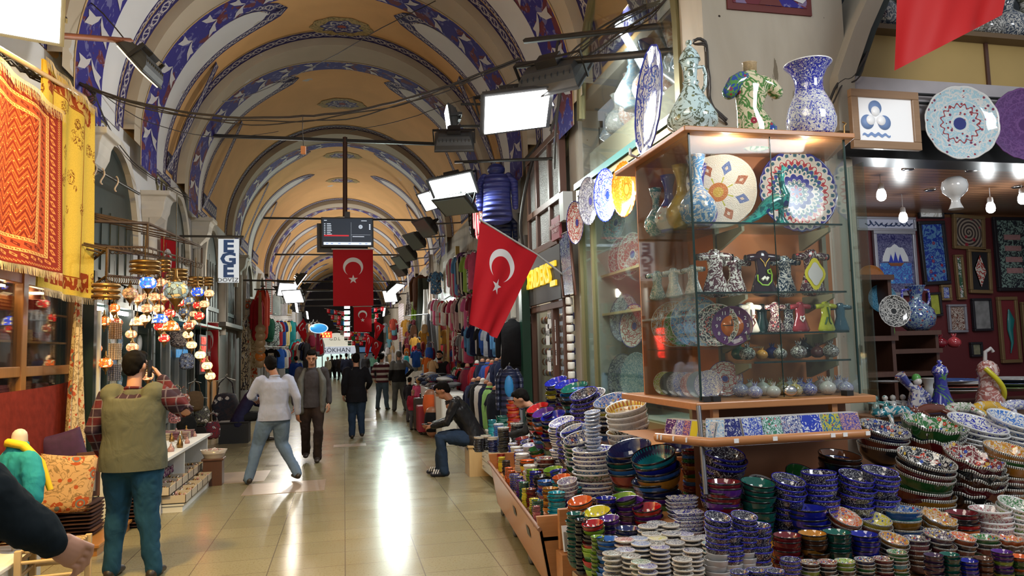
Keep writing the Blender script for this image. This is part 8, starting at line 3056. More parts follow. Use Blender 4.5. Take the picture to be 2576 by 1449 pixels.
# ================================================================= PEOPLE
SKIN = flat('skin', (.46, .235, .15), .55, var=.12, sc=12)
SKIN2 = flat('tanned_skin', (.36, .165, .095), .55, var=.12, sc=12)
HAIRB = flat('black_hair', (.004, .003, .0025), .8, var=.4, sc=60, spec=.12)
SHOEB = flat('dark_shoe', (.03, .022, .018), .45)
def cloth(name, col, rough=.85, sc=7., st=.25, extra=None):
 t = MT(name)
 n = t.noise(t.tc(), sc, 4)
 k = t.m('MULTIPLY_ADD', n, st*2, 1-st)
 c = t.mix(1., extra(t) if extra else col, t.comb(k, k, k), 'MULTIPLY')
 t.bump(t.noise(t.map(t.tc(), (1, 1, .6)), 9, 3, .8), .45, .03)
 return t.done(c, rough, spec=.2)
def rem(mb, name, mat, parent, vox=.014, sm=4, wr=0., ws=9., cut=None):
 o = mb.build(name, mat)
 m = o.modifiers.new('r', 'REMESH')
 m.mode = 'VOXEL'
 m.voxel_size = vox
 m.use_smooth_shade = True
 s = o.modifiers.new('s', 'SMOOTH')
 s.iterations = sm
 s.factor = .5
 dg = bpy.context.evaluated_depsgraph_get()
 me = bpy.data.meshes.new_from_object(o.evaluated_get(dg))
 if wr:
  me.update()
  nn = [v.normal.copy() for v in me.vertices]
  for v, n in zip(me.vertices, nn):
   p = v.co
   v.co = p+n*(mnoise.noise(Vector((p.x*ws, p.y*ws, p.z*ws*.7)))*wr+abs(mnoise.noise(Vector((p.x*ws*2, p.y*ws*2, p.z*ws*1.6+5))))*wr*.7)
 me.polygons.foreach_set('use_smooth', [True]*len(me.polygons))
 if cut:
  import bmesh
  bm = bmesh.new()
  bm.from_mesh(me)
  bmesh.ops.bisect_plane(bm, geom=bm.verts[:]+bm.edges[:]+bm.faces[:], plane_co=cut[0], plane_no=cut[1], clear_inner=True)
  bm.to_mesh(me)
  bm.free()
 me.materials.clear()
 me.materials.append(mat)
 o2 = bpy.data.objects.new(name, me)
 bpy.data.objects.remove(o)
 COL.objects.link(o2)
 o2.parent = parent
 return o2
def hand(mb, wr, d, side, s=1., curl=.5):
 """palm and five fingers from wrist wr along d; side points to the thumb"""
 d = Vector(d).normalized()
 sd = (Vector(side)-d*Vector(side).dot(d)).normalized()
 pn = d.cross(sd)
 L = .185*s
 mb.loft([wr, wr+d*L*.22, wr+d*L*.48], [(.026*s, .018*s), (.040*s, .016*s), (.042*s, .013*s)], side=sd, n=12)
 for k in range(4):
  b = wr+d*L*.46+sd*(.030-.020*k)*s
  l = L*[.40, .46, .42, .33][k]
  d2 = (d+pn*curl*.7).normalized()
  d3 = (d*.5+pn*curl*1.6).normalized()
  m = b+d2*l*.5
  mb.loft([b, m, m+d3*l*.5], [.0095*s, .0085*s, .007*s], n=8)
 b = wr+d*L*.15+sd*.026*s
 m = b+(d*.7+sd*.7+pn*.3).normalized()*L*.26
 mb.loft([b, m, m+(d+pn*.4).normalized()*L*.20], [.013*s, .011*s, .008*s], n=8)
def person(lab, loc, rz, H_=1.75, J=None, top=None, bot=None, sleeve=1, vest=None, shoe=SHOEB, skin=SKIN, hair=HAIRB, vox=.014, fat=1., beard=False, look=(0, 0), hands=True, grp=None, coat=0., legs=True):
 e = empty('person', loc, lab, 'person', grp, rz)
 s = H_/1.75
 P = dict(pel=(0, 0, .94), wa=(0, 0, 1.08), ch=(0, 0, 1.30), nk=(0, -.01, 1.47), hd=(0, .02, 1.635), hl=(-.09, 0, .92), hr=(.09, 0, .92), kl=(-.10, .02, .50), kr=(.10, .02, .50), al=(-.10, -.02, .09), ar=(.10, -.02, .09),
   sl=(-.19, -.01, 1.42), sr=(.19, -.01, 1.42), el=(-.25, -.03, 1.14), er=(.25, -.03, 1.14), wl=(-.26, .06, .90), wr=(.26, .06, .90))
 P.update(J or {})
 P = {k: Vector(v)*s for k, v in P.items()}
 hd, nk = P['hd'], P['nk']
 f = fat*s
 sd = (P['sr']-P['sl']).normalized()
 # body: one continuous surface
 mb = MB()
 mb.loft([P['pel'], P['wa'], P['ch'], P['nk']-Vector((0, 0, .07*s))], [(.14*f, .09*f), (.125*f, .08*f), (.145*f, .085*f), (.08*s, .055*s)], side=sd, n=16)
 mb.loft([P['nk']-Vector((0, 0, .08*s)), P['nk'], hd-(hd-nk)*.35], [.062*s, .056*s, .054*s], n=12)
 R_ = Euler((look[0], 0, look[1])).to_matrix()
 h_ = lambda x, y, z: hd+R_ @ (Vector((x, y, z))*s)
 Mh = R_.to_4x4()
 mb.ball(h_(0, -.005, .02), (.077*s, .095*s, .10*s), 18, M=Mh)
 mb.ball(h_(0, .03, -.05), (.055*s, .06*s, .065*s), 14, M=Mh)
 mb.loft([h_(0, .088, .02), h_(0, .112, -.018), h_(0, .10, -.028)], [(.010*s, .010*s), (.016*s, .014*s), (.014*s, .01*s)], n=8)
 mb.ball(h_(0, .082, -.062), (.028*s, .016*s, .012*s), 10, M=Mh)
 mb.ball(h_(0, .075, .028), (.060*s, .022*s, .012*s), 12, M=Mh)
 for q in (-1, 1):
  mb.ball(h_(q*.078, -.005, -.005), (.012*s, .020*s, .030*s), 10, M=Mh)
 for a, b, c in (('sl', 'el', 'wl'), ('sr', 'er', 'wr')):
  mb.loft([P[a], (P[a]+P[b])/2, P[b], (P[b]+P[c])/2, P[c]], [.040*f, .040*f, .036*s, .034*s, .026*s], n=12)
 if legs:
  for a, b, c in (('hl', 'kl', 'al'), ('hr', 'kr', 'ar')):
   mb.loft([P[a], (P[a]+P[b])/2, P[b], (P[b]+P[c])*.5, P[c]], [.085*f, .075*f, .055*s, .052*s, .036*s], n=12)
 body = rem(mb, 'body', skin, e, vox*.75, 3)
 if hands:
  for a, b, q in (('el', 'wl', 1), ('er', 'wr', -1)):
   mb = MB()
   d = (P[b]-P[a]).normalized()
   side = Vector((q*.3, 1, 0)) if abs(d.z) > .5 else Vector((q, 0, .6))
   hand(mb, P[b]-d*.01, d, side, s, .35)
   me = mb.mesh('hand', [skin])
   bm_v = len(body.data.vertices)
   # join into the one body mesh
   import bmesh
   bm = bmesh.new()
   bm.from_mesh(body.data)
   bm.from_mesh(me)
   bm.to_mesh(body.data)
   bm.free()
 # face
 mb = MB()
 for q in (-1, 1):
  mb.ball(h_(q*.030, .083, .012), (.013*s, .008*s, .006*s), 8, M=Mh)
 mb.build('eyes', flat('eye_dark', (.02, .012, .01), .2), e)
 mb = MB()
 for q in (-1, 1):
  mb.tube([h_(q*.012, .094, .030), h_(q*.032, .093, .037), h_(q*.052, .080, .030)], .0045*s, 6)
 mb.tube([h_(-.024, .094, -.060), h_(0, .100, -.058), h_(.024, .094, -.060)], .003*s, 6, 1)
 mb.build('brows', [hair, flat('lip', (.28, .09, .07), .5)], e)
 # hair
 if hair:
  mb = MB()
  mb.ball(h_(0, -.022, .035), (.084*s, .094*s, .096*s), 20, M=Mh)
  mb.ball(h_(0, -.055, -.01), (.072*s, .055*s, .07*s), 14, M=Mh)
  mb.ball(h_(0, .045, .092), (.062*s, .045*s, .032*s), 14, M=Mh)
  rem(mb, 'hair', hair, e, .010, 2, .006, 40)
 if beard:
  mb = MB()
  mb.ball(h_(0, .030, -.072), (.059*s, .060*s, .05*s), 14, M=Mh)
  rem(mb, 'beard', hair, e, .008, 2)
 # clothes
 if top:
  mb = MB()
  up = (P['wa']-P['pel']).normalized()
  hem = P['pel']-up*(.12+coat)*s
  mb.loft([hem, P['pel'], P['wa'], P['ch'], P['ch'].lerp(P['nk'], .55), P['nk']-Vector((0, 0, .045*s))], [(.200*f, .150*f), (.192*f, .145*f), (.165*f, .122*f), (.185*f, .13*f), (.17*f, .11*f), (.075*s, .07*s)], side=sd, n=20)
  for a, b, c in (('sl', 'el', 'wl'), ('sr', 'er', 'wr')):
   end = P[b].lerp(P[c], .92) if sleeve == 1 else P[b].lerp(P[c], .1) if sleeve == .5 else P[a].lerp(P[b], .6)
   if sleeve == 1:
    mb.loft([P[a]*.92+P['ch']*.08, P[a], P[a].lerp(P[b], .5), P[b], end], [.064*f, .064*f, .058*f, .052*f, .044*s], n=12)
   else:
    mb.loft([P[a], P[a].lerp(P[b], .5), end], [.072*f, .064*f, .054*f], n=12)
  for q in ('sl', 'sr'):
   mb.ball(P[q]*.93+P['ch']*.07, .074*s, 12)
  rem(mb, 'shirt', top, e, vox, 4, .012, 8, (hem+up*.03*s, up) if P['kl'].y < .35*s else None)
  mb = MB()
  mb.tube([P['nk']+Vector((.062*s*math.cos(a), .062*s*math.sin(a), -.012*s+.01*s*math.sin(a+pi))) for a in [2*pi*i/16 for i in range(17)]], .012*s, 8)
  mb.build('collar', top, e)
 if vest:
  mb = MB()
  up = Vector((0, 0, 1))
  hem = P['pel']-Vector((0, 0, .14*s))
  mb.loft([hem, P['pel'], P['wa'], P['ch'], P['ch'].lerp(P['nk'], .6), P['nk']-Vector((0, 0, .06*s))], [(.210*f, .160*f), (.208*f, .160*f), (.194*f, .150*f), (.205*f, .150*f), (.19*f, .125*f), (.085*s, .08*s)], side=sd, n=20)
  for q in ('sl', 'sr'):
   mb.ball(P[q]*.84+P['ch']*.12+P['nk']*.04, .086*f, 12)
  rem(mb, 'vest', vest, e, vox, 4, .008, 6, (hem+up*.03*s, up))
 if bot:
  mb = MB()
  mb.loft([P['pel']+Vector((0, 0, .05*s)), P['pel']-Vector((0, 0, .04*s))], [(.168*f, .118*f), (.172*f, .125*f)], side=sd, n=18)
  for a, b, c in (('hl', 'kl', 'al'), ('hr', 'kr', 'ar')):
   mb.loft([P[a], P[a].lerp(P[b], .3), P[a].lerp(P[b], .7), P[b], P[b].lerp(P[c], .5), P[c]-Vector((0, 0, .02*s))], [.098*f, .105*f, .085*f, .074*f, .070*s, .064*s], n=14)
  rem(mb, 'trousers', bot, e, vox, 4, .014, 9)
  for a, k in (('al', 'kl'), ('ar', 'kr')):
   mb = MB()
   q = P[a]
   fw = P.get('f'+a, Vector((0, 1, 0))).normalized()
   z0 = q.z-.055*s
   mb.loft([q-fw*.04*s+Vector((0, 0, -.045*s)), q+fw*.05*s+Vector((0, 0, -.045*s)), q+fw*.16*s+Vector((0, 0, -.058*s))], [(.040*s, .042*s), (.045*s, .045*s), (.040*s, .028*s)], side=(1, 0, 0), n=12)
   mb.build('shoe', shoe, e)
 return e
PLAID = cloth('plaid_shirt', 0, extra=lambda t: t.mix(t.gt(t.fr(t.mul(t.sep(t.tc())[2], 15.)), .88), t.mix(t.gt(t.fr(t.mul(t.sep(t.tc())[0], 15.)), .86), t.mix(t.gt(t.fr(t.mul(t.sep(t.tc())[2], 7.5)), .5), (.085, .014, .018), (.035, .018, .03)), (.13, .10, .12)), (.15, .12, .13)))
STRP = cloth('striped_knit', 0, extra=lambda t: t.mix(t.gt(t.fr(t.mul(t.sep(t.tc())[2], 6.2)), .55), (.07, .015, .025), (.50, .48, .48)))
JEAN = cloth('blue_jeans', (.085, .15, .26), sc=4)
JEAND = cloth('dark_jeans', (.02, .038, .075))
KHV = cloth('khaki_vest', (.10, .102, .070), sc=3, st=.15)
W = lambda x, y: PZ(x, y, 0)
ARMUP = dict(er=(.40, .02, 1.12), wr=(.20, .16, 1.50))
# the man in the vest on the phone, seen from behind
p = W(330, 1452)
e = person('person in khaki vest and plaid shirt seen from behind, phone at the ear', (p.x, p.y, 0), -.15, 1.77, dict(er=(.37, .10, 1.24), wr=(.15, .13, 1.54), el=(-.29, -.05, 1.15), wl=(-.27, .10, .93), kl=(-.13, .05, .5), al=(-.15, .0, .09), kr=(.12, -.02, .5), ar=(.19, -.06, .09), hl=(-.1, 0, .92), hr=(.1, 0, .92)), PLAID, cloth('petrol_trousers', (.012, .055, .10)), vest=KHV, fat=1.2, vox=.012, look=(0, -.25))
mb = MB()
mb.box(.085, .095, .03, .10, 1.56, 1.70)
mb.build('phone', BLACK, e)
# the man in the pale blue shirt striding away to the left
p = W(690, 1212)
person('person in pale blue shirt and light jeans striding across the hall', (p.x, p.y, 0), .35, 1.72, dict(kl=(-.20, .12, .50), al=(-.34, .02, .10), kr=(.13, .10, .50), ar=(.27, -.16, .12), el=(-.30, .08, 1.20), wl=(-.20, .26, 1.14), er=(.28, -.12, 1.15), wr=(.31, -.05, .92), hd=(-.05, .04, 1.62)), cloth('pale_blue_shirt', (.40, .44, .58), st=.15), cloth('light_jeans', (.13, .20, .31), sc=4), fat=1.18, skin=SKIN2)
# facing man with open vest
p = W(785, 1162)
e = person('person in dark grey checked shirt, brown trousers and open padded vest, walking towards us', (p.x, p.y, 0), pi, 1.80, dict(kl=(-.1, .12, .50), al=(-.08, .02, .09), kr=(.1, -.02, .52), ar=(.1, -.22, .14), hd=(0, .06, 1.62)), cloth('dark_check_shirt', (.05, .045, .05)), cloth('brown_trousers', (.035, .022, .018)), vest=None, look=(-.35, 0))
mb = MB()
for q in (-1, 1):
 mb.loft([(q*.16, .0, .82), (q*.17, .02, 1.05), (q*.17, .02, 1.3), (q*.11, .0, 1.47)], [(.06, .15), (.055, .15), (.06, .14), (.04, .08)], n=12)
rem(mb, 'open_vest', cloth('grey_padded_vest', (.12, .12, .11)), e, .014, 3, .01, 8)
# dark figure in the middle
p = W(897, 1102)
person('person in black jacket and dark jeans walking away in mid hall', (p.x, p.y, 0), 0, 1.72, dict(kl=(-.09, .04, .5), al=(-.09, -.02, .09), kr=(.09, .0, .5), ar=(.11, -.06, .12), wr=(.23, .14, 1.02), er=(.28, 0, 1.15)), cloth('black_jacket', (.008, .008, .012), .9), JEAND, coat=.10, fat=1.12)
p = W(962, 1031)
person('person in wide striped maroon and white sweater standing with a hand behind the back', (p.x, p.y, 0), -.5, 1.72, dict(kl=(-.13, .03, .5), al=(-.17, 0, .09), kr=(.12, 0, .5), ar=(.17, -.03, .09), wl=(-.18, -.16, .95), el=(-.27, -.12, 1.15), wr=(.16, .25, 1.10)), STRP, cloth('washed_jeans', (.07, .11, .17)), fat=1.1, vox=.018)
p = W(1005, 1034)
person('person in black and grey sweater with an elbow out, seen from behind', (p.x, p.y, 0), .2, 1.78, dict(kl=(-.12, .03, .5), al=(-.15, 0, .09), kr=(.12, 0, .5), ar=(.18, -.03, .09), er=(.40, -.05, 1.18), wr=(.22, .10, 1.00)), cloth('black_grey_sweater', 0, extra=lambda t: t.mix(t.gt(t.sep(t.tc())[2], 1.22), (.012, .012, .015), (.15, .16, .17))), cloth('grey_jeans', (.10, .105, .11)), fat=1.12, vox=.018, hair=flat('grey_hair', (.10, .09, .08), .7))
# vendor behind the clothes table
p = PX(1108, 1010, 2.38)
person('person in maroon shirt and black vest looking at a phone behind the clothes table', (p.x, p.y, 0), 2.75, 1.74, dict(el=(-.26, .06, 1.13), wl=(-.06, .28, 1.12), er=(.26, .06, 1.13), wr=(.07, .28, 1.12)), cloth('maroon_shirt', (.20, .025, .05)), JEAND, vest=cloth('black_vest', (.015, .015, .018)), vox=.016, beard=True)
# seated: right
SIT = dict(pel=(0, 0, .50), wa=(0, .06, .66), ch=(0, .20, .88), nk=(0, .33, 1.03), hd=(0, .43, 1.16), hl=(-.09, .04, .50), hr=(.09, .04, .50), kl=(-.13, .46, .53), kr=(.13, .46, .53), al=(-.12, .42, .09), ar=(.12, .50, .09),
  sl=(-.18, .25, 1.0), sr=(.18, .25, 1.0), el=(-.23, .36, .74), er=(.23, .36, .74), wl=(-.06, .58, .68), wr=(.06, .58, .68))
p = W(1135, 1200)
SHS = flat('striped_trainer', (.012, .015, .03), .5)
e = person('seated person in black leather jacket and jeans bent over a phone, dark trainers', (p.x+.35, p.y+.1, 0), 1.35, 1.76, SIT, cloth('black_leather', (.014, .014, .016), .35, sc=9), JEAND, shoe=SHS, skin=SKIN2, vox=.012, beard=False, look=(-.55, 0), fat=1.08)
for a in (-.12, .12):
 mb = MB()
 for k in range(3):
  mb.cbox((a, (.50 if a < 0 else .58)+.03*k, .07), (.10, .012, .05), rx=.4)
 mb.build('shoe_stripes', TAGW, e)
mb = MB()
mb.box(-.03, .03, .66, .73, .70, .712)
mb.build('phone', BLACK, e)
tbl('wooden_stool', p.x+.22, p.x+.62, p.y-.12, p.y+.30, 0, .42, 'pale wooden box stool under the seated man', WOODL, 'stool')
# seated: left
p = W(648, 1112)
person('seated person in navy jumper bent forward on a dark box at the left stalls', (p.x-.35, p.y+.1, 0), -1.25, 1.74, SIT, cloth('navy_jumper', (.022, .022, .065)), cloth('black_trousers', (.018, .018, .02)), vox=.016, look=(-.4, 0))
tbl('dark_box', p.x-.75, p.x-.15, p.y-.1, p.y+.35, 0, .43, 'dark box the navy jumper person sits on', flat('charcoal_box', (.02, .02, .022), .6), 'box')
# crouching head behind the bowls
p = PZ(1335, 1015, 1.06)
person('person bent down behind the stacked bowls, only the dark head showing', (p.x+.35, p.y+.12, 0), 1.2, 1.72, dict(SIT, hd=(0, .44, 1.12)), cloth('dark_top', (.02, .02, .02)), JEAND, vox=.02, look=(-.5, 0))
# far people
FAR = [(940, 952, .0, (.20, .50, .38), (.02, .02, .025), 'mint green shirt and dark trousers', 1.76), (952, 948, .3, (.02, .05, .03), (.03, .03, .03), 'dark green top beside the mint shirt', 1.72), (745, 1000, .2, (.01, .04, .25), (.02, .02, .03), 'blue football jersey near the left stalls', 1.7), (733, 985, .4, (.05, .16, .28), (.02, .03, .05), 'blue checked shirt near the left stalls', 1.72),
 (825, 960, 2.5, (.30, .28, .20), (.05, .04, .03), 'beige headscarf and coat left of mid hall', 1.6), (848, 952, 0, (.02, .02, .025), (.02, .02, .025), 'black coat left of the far arch', 1.68), (858, 956, .5, (.025, .02, .02), (.02, .02, .025), 'dark jacket right of the black coat', 1.72), (872, 975, .1, (.018, .022, .045), (.02, .02, .03), 'dark blue jacket behind the black-jacketed walker', 1.78),
 (920, 958, 3., (.03, .03, .035), (.02, .02, .03), 'charcoal top left of the mint shirt', 1.7), (886, 945, 3.1, (.08, .08, .09), (.03, .03, .03), 'grey top far down the hall', 1.72), (836, 945, .3, (.03, .03, .03), (.02, .02, .02), 'dark clothes by the lit end shop', 1.65)]
for i, (x, y, rz, c, b, l, h) in enumerate(FAR):
 p = W(x, y)
 if p.y > 56:
  p = p*(56/p.y)
 person('distant person in '+l, (p.x, p.y, 0), rz, h, dict(kl=(-.12, .05, .5), al=(-.13, .1, .09), ar=(.11, -.12, .09)), cloth('far_top_%d' % i, c), cloth('far_bottom_%d' % i, b), vox=.03, hands=False, hair=flat('scarf_beige', (.35, .33, .25), .8) if i == 4 else HAIRB, fat=1.1)
# child mannequins
for i, (x, y, c, hc, l) in enumerate([(1032, 1062, (.02, .02, .03), HAIRB, 'dark-haired child mannequin in a dark jacket by the clothes table'), (1054, 1068, (.65, .10, .25), flat('blond_hair', (.55, .30, .10), .6, var=.3, sc=40), 'blond child mannequin in a pink top by the clothes table'), (1040, 1082, (.35, .02, .05), None, 'headless-looking small mannequin in a red vest by the suitcase')]):
 p = W(x, y)
 e = person(l, (p.x, p.y, 0), -.6, 1.10-.2*(i == 2), None, cloth('kid_%d' % i, c), cloth('kidb_%d' % i, (.1, .1, .12)), vox=.02, hands=False, hair=hc)
 e.name = 'child_mannequin'
 e['category'] = 'mannequin'
# foreground arm at the lower left: someone standing outside the frame reaches in
e = empty('person', (0, 0, 0), 'person reaching in at the lower left edge, black sleeve and bare hand', 'person')
h0 = PY(-10, 1262, 2.45)
h1 = PY(128, 1365, 2.50)
hk = PY(198, 1398, 2.52)
sh = h0+Vector((-.35, .05, .32))
mb = MB()
mb.loft([sh, h0, h1.lerp(h0, .3), h1], [.085, .075, .066, .048], n=18)
mb.loft([sh+Vector((-.15, 0, .05)), sh+Vector((-.18, 0, -.25)), sh+Vector((-.18, 0, -.6))], [(.12, .2), (.15, .22), (.15, .22)], side=(0, 1, 0), n=18)
rem(mb, 'sleeve', cloth('black_fleece', (.007, .012, .016), .95), e, .012, 3, .012, 16)
mb = MB()
d = (hk-h1).normalized()
up = CU.copy()
sd = (up-d*up.dot(d)).normalized()
away = d.cross(sd)
mb.loft([h1-d*.06, h1+d*.005, h1+d*.045, h1+d*.075], [(.027, .024), (.030, .024), (.042, .022), (.043, .019)], side=sd, n=16)
for k in range(4):
 b = h1+d*.070+sd*(.033-.022*k)
 l = [.036, .042, .040, .034][k]
 dn = (-sd*.9+d*.45).normalized()
 m1 = b+(d*.9-away*.35).normalized()*l
 m2 = m1+(dn*.9-away*.2)*l*.8
 m3 = m2+(dn*.9-d*.7).normalized()*l*.6
 mb.loft([b, m1, m2, m3], [.0115, .0108, .0095, .008], n=12)
b = h1+d*.03+sd*.030
mb.loft([b, b+d*.035-away*.022-sd*.004, b+d*.066-away*.034-sd*.022], [.0145, .0125, .0095], n=12)
rem(mb, 'hand', SKIN, e, .0036, 2)
# the neck and head stay outside the frame but belong to the figure
mb = MB()
mb.ball(sh+Vector((-.18, .03, .30)), (.078, .095, .115), 16)
mb.loft([sh+Vector((-.18, .12, .30)), sh+Vector((-.18, .145, .27))], [.012, .014], n=8)
mb.loft([sh+Vector((-.18, 0, .08)), sh+Vector((-.18, .01, .24))], [.062, .056], n=12)
mb.loft([sh+Vector((-.18, 0, -.6)), sh+Vector((-.18, 0, -sh.z+.05-.0))], [(.15, .17), (.1, .12)], side=(0, 1, 0), n=14)
rem(mb, 'body', SKIN, e, .014, 3)
mb = MB()
mb.ball(sh+Vector((-.18, .005, .335)), (.086, .098, .10), 18)
mb.ball(sh+Vector((-.18, -.03, .28)), (.076, .06, .08), 14)
rem(mb, 'hair', HAIRB, e, .010, 2, .006, 40)
# ================================================================= GOODS ON THE LEFT FLOOR
def pile(x, y, z0, w_, d_, n, hh, cols, lab, nm='folded_cloth', rz=0., grp=None):
 for k in range(n):
  mb = MB()
  mb.loft([(-w_/2, 0, 0), (0, 0, .003), (w_/2, 0, 0)], [(d_/2, hh*.46), (d_/2+.005, hh*.52), (d_/2, hh*.46)], side=(0, 1, 0), n=10)
  o = mb.build(nm, [SUZ, cloth('pile_%s_%d' % (nm, k % len(cols)), cols[k % len(cols)], st=.4, sc=20)][0 if k % 4 == 3 and w_ > .4 and n > 12 else 1] if ('pile_%s_%d' % (nm, k % len(cols))) not in bpy.data.materials else [SUZ, bpy.data.materials['pile_%s_%d' % (nm, k % len(cols))]][0 if k % 4 == 3 and n > 12 else 1])
  o.location = (x+random.uniform(-.008, .008), y+random.uniform(-.008, .008), z0+hh*(k+.5))
  o.rotation_euler = (0, 0, rz+random.uniform(-.04, .04))
  tag(o, lab, 'cloth', grp or lab)
L = lambda px, py, z=0.: PZ(px, py, z)
plinth = tbl('wooden_plinth', -3.0, -2.1, 7.25, 8.3, 0, .10, 'low wooden plinth under the piles of cushion covers', WOODH)
pile(-2.80, 7.70, .10, .36, .40, 16, .030, [(.40, .30, .20), (.48, .40, .30), (.28, .22, .16), (.35, .30, .25)], 'beige folded cloth in the tall pile behind the mannequins', 'folded_cloth')
pile(-2.44, 7.78, .10, .34, .40, 9, .034, [(.055, .025, .018), (.08, .035, .02), (.04, .02, .02)], 'dark brown cushion cover in the pile under the embroidered cushion', 'cushion_cover')
pile(-2.18, 8.5, .0, .34, .40, 12, .034, [(.05, .03, .03), (.07, .03, .02)], 'dark cushion cover in the second pile behind the vested man', 'dark_cushion_cover')
def cushion(loc, W_, H_, T_, mat, lab, rot, bands=True):
 mb = MB()
 n = 22
 for sgn in (1, -1):
  def f(u, v):
   a, b = 2*u-1, 2*v-1
   q = (max(0, (1-a**4))*max(0, (1-b**4)))**.5
   k = 1-.06*(1-abs(a)**2)*abs(b)**6-.0
   return Vector((a*W_/2*(1-.07*(1-b*b)*0+.0), sgn*T_/2*q, b*H_/2*(1-.06*(1-a*a))))
  mb.grid(f, n, n)
 o = mb.build('cushion', mat, loc=loc)
 o.rotation_euler = rot
 return tag(o, lab, 'cushion')
CUSH = suzani('embroidered_cushion_cloth', (.58, .36, .17), (.42, .09, .03), 5.)
q = PY(165, 1218, 7.62)
cushion(q, .46, .54, .18, CUSH, 'cream embroidered cushion with orange motifs leaning on the cover pile', (-.15, .12, .35))
cushion(PY(160, 1130, 8.05), .36, .34, .13, flat('purple_velvet', (.045, .012, .05), .8, var=.5, sc=16), 'purple velvet cushion standing behind the embroidered one', (-.1, -.25, .3))
e = empty('framed_notice', (PY(222, 1215, 7.85).x, 7.85, .42), 'dark wooden framed notice leaning beside the embroidered cushion', 'notice', rz=.45)
mb = MB()
mb.box(-.10, .10, 0, .025, 0, .42)
mb.build('frame', WOODD, e)
mb = MB()
mb.box(-.06, .06, -.004, 0, .05, .37)
mb.build('paper', flat('notice_paper', (.5, .45, .36), .6), e)
# stool
p = L(165, 1475, 0)
e = empty('woven_stool', (-1.93, 5.72, 0), 'pale wooden stool with a woven rush seat by the reaching hand', 'stool', rz=.1)
t = MT('rush_weave')
s = t.sep(t.tc())
c = t.m('MULTIPLY', t.m('SINE', t.mul(s[0], 120.)), t.m('SINE', t.mul(s[1], 120.)))
t.bump(c, .6, .01)
RUSH = t.done(t.mix(t.gt(c, -.1), (.22, .13, .05), (.50, .34, .15)), .7)
mb = MB()
mb.box(-.17, .17, -.17, .17, .455, .475)
mb.build('seat', RUSH, e, .008)
for (x, y) in ((-.17, -.17), (.17, -.17), (-.17, .17), (.17, .17)):
 mb = MB()
 mb.box(x-.02, x+.02, y-.02, y+.02, 0, .48)
 mb.build('leg', WOODL, e, .005)
for z in (.16, .30, .40):
 for (a, b) in (((-.17, -.17), (.17, -.17)), ((.17, -.17), (.17, .17)), ((-.17, -.17), (-.17, .17)), ((-.17, .17), (.17, .17))):
  mb = MB()
  mb.tube([(a[0], a[1], z), (b[0], b[1], z)], .012, 6)
  mb.build('rail', WOODL, e)
# mannequin torsos with polo shirts
for i, (x, y, z, c, l, sc_) in enumerate([(-2.24, 5.92, .86, (.02, .26, .32), 'torso form in a teal polo shirt with a yellow scarf', 1.), (-2.34, 5.55, .84, (.30, .25, .19), 'torso form in a beige ribbed cardigan and cream shirt', 1.)]):
 e = empty('torso_form', (x, y, 0), l, 'mannequin', rz=-.8)
 mb = MB()
 mb.loft([(0, 0, z-.28), (0, 0, z-.05), (0, 0, z+.12), (0, 0, z+.2), (0, 0, z+.25)], [(.15, .11), (.17, .12), (.19, .12), (.14, .1), (.07, .07)], n=18)
 for s in (-1, 1):
  mb.loft([(s*.15, 0, z+.16), (s*.22, 0, z+.04), (s*.24, 0, z-.08)], [.07, .065, .06], n=10)
 rem(mb, 'shirt', cloth('torso_%d' % i, c), e, .012, 3, .012, 12)
 mb = MB()
 mb.loft([(0, 0, z+.2), (0, 0, z+.33)], [.055, .05], n=14)
 mb.tube([(0, 0, .4), (0, 0, z-.3)], .03, 8)
 mb.build('form', flat('form_white', (.55, .48, .40), .4), e)
 mb = MB()
 if i == 0:
  mb.tube([(-.11, .09, z+.18), (-.10, -.03, z+.27), (0, -.07, z+.29), (.10, -.02, z+.27), (.15, .08, z+.14), (.20, .12, z-.05)], [.02, .03, .03, .03, .025, .02], 8)
  mb.build('scarf', flat('yellow_scarf', (.70, .48, .01), .7), e)
 else:
  mb.loft([(0, .1, z-.1), (0, .11, z+.1), (0, .06, z+.22)], [(.04, .02), (.05, .02), (.06, .03)], n=8)
  mb.build('inner_shirt', flat('cream_shirt', (.5, .45, .36), .8), e)
tbl('white_box', -2.85, -2.12, 4.9, 6.1, 0, .40, 'white box under the torso forms at the lower left', WHITE, 'box')
mb = MB()
mb.loft([PY(72, 1290, 6.1), PY(92, 1320, 6.1), PY(78, 1350, 6.1)], [(.05, .03), (.07, .04), (.05, .03)], n=10)
tag(mb.build('draped_scarf', PRINT), 'crumpled patterned scarf hanging below the teal polo', 'scarf')
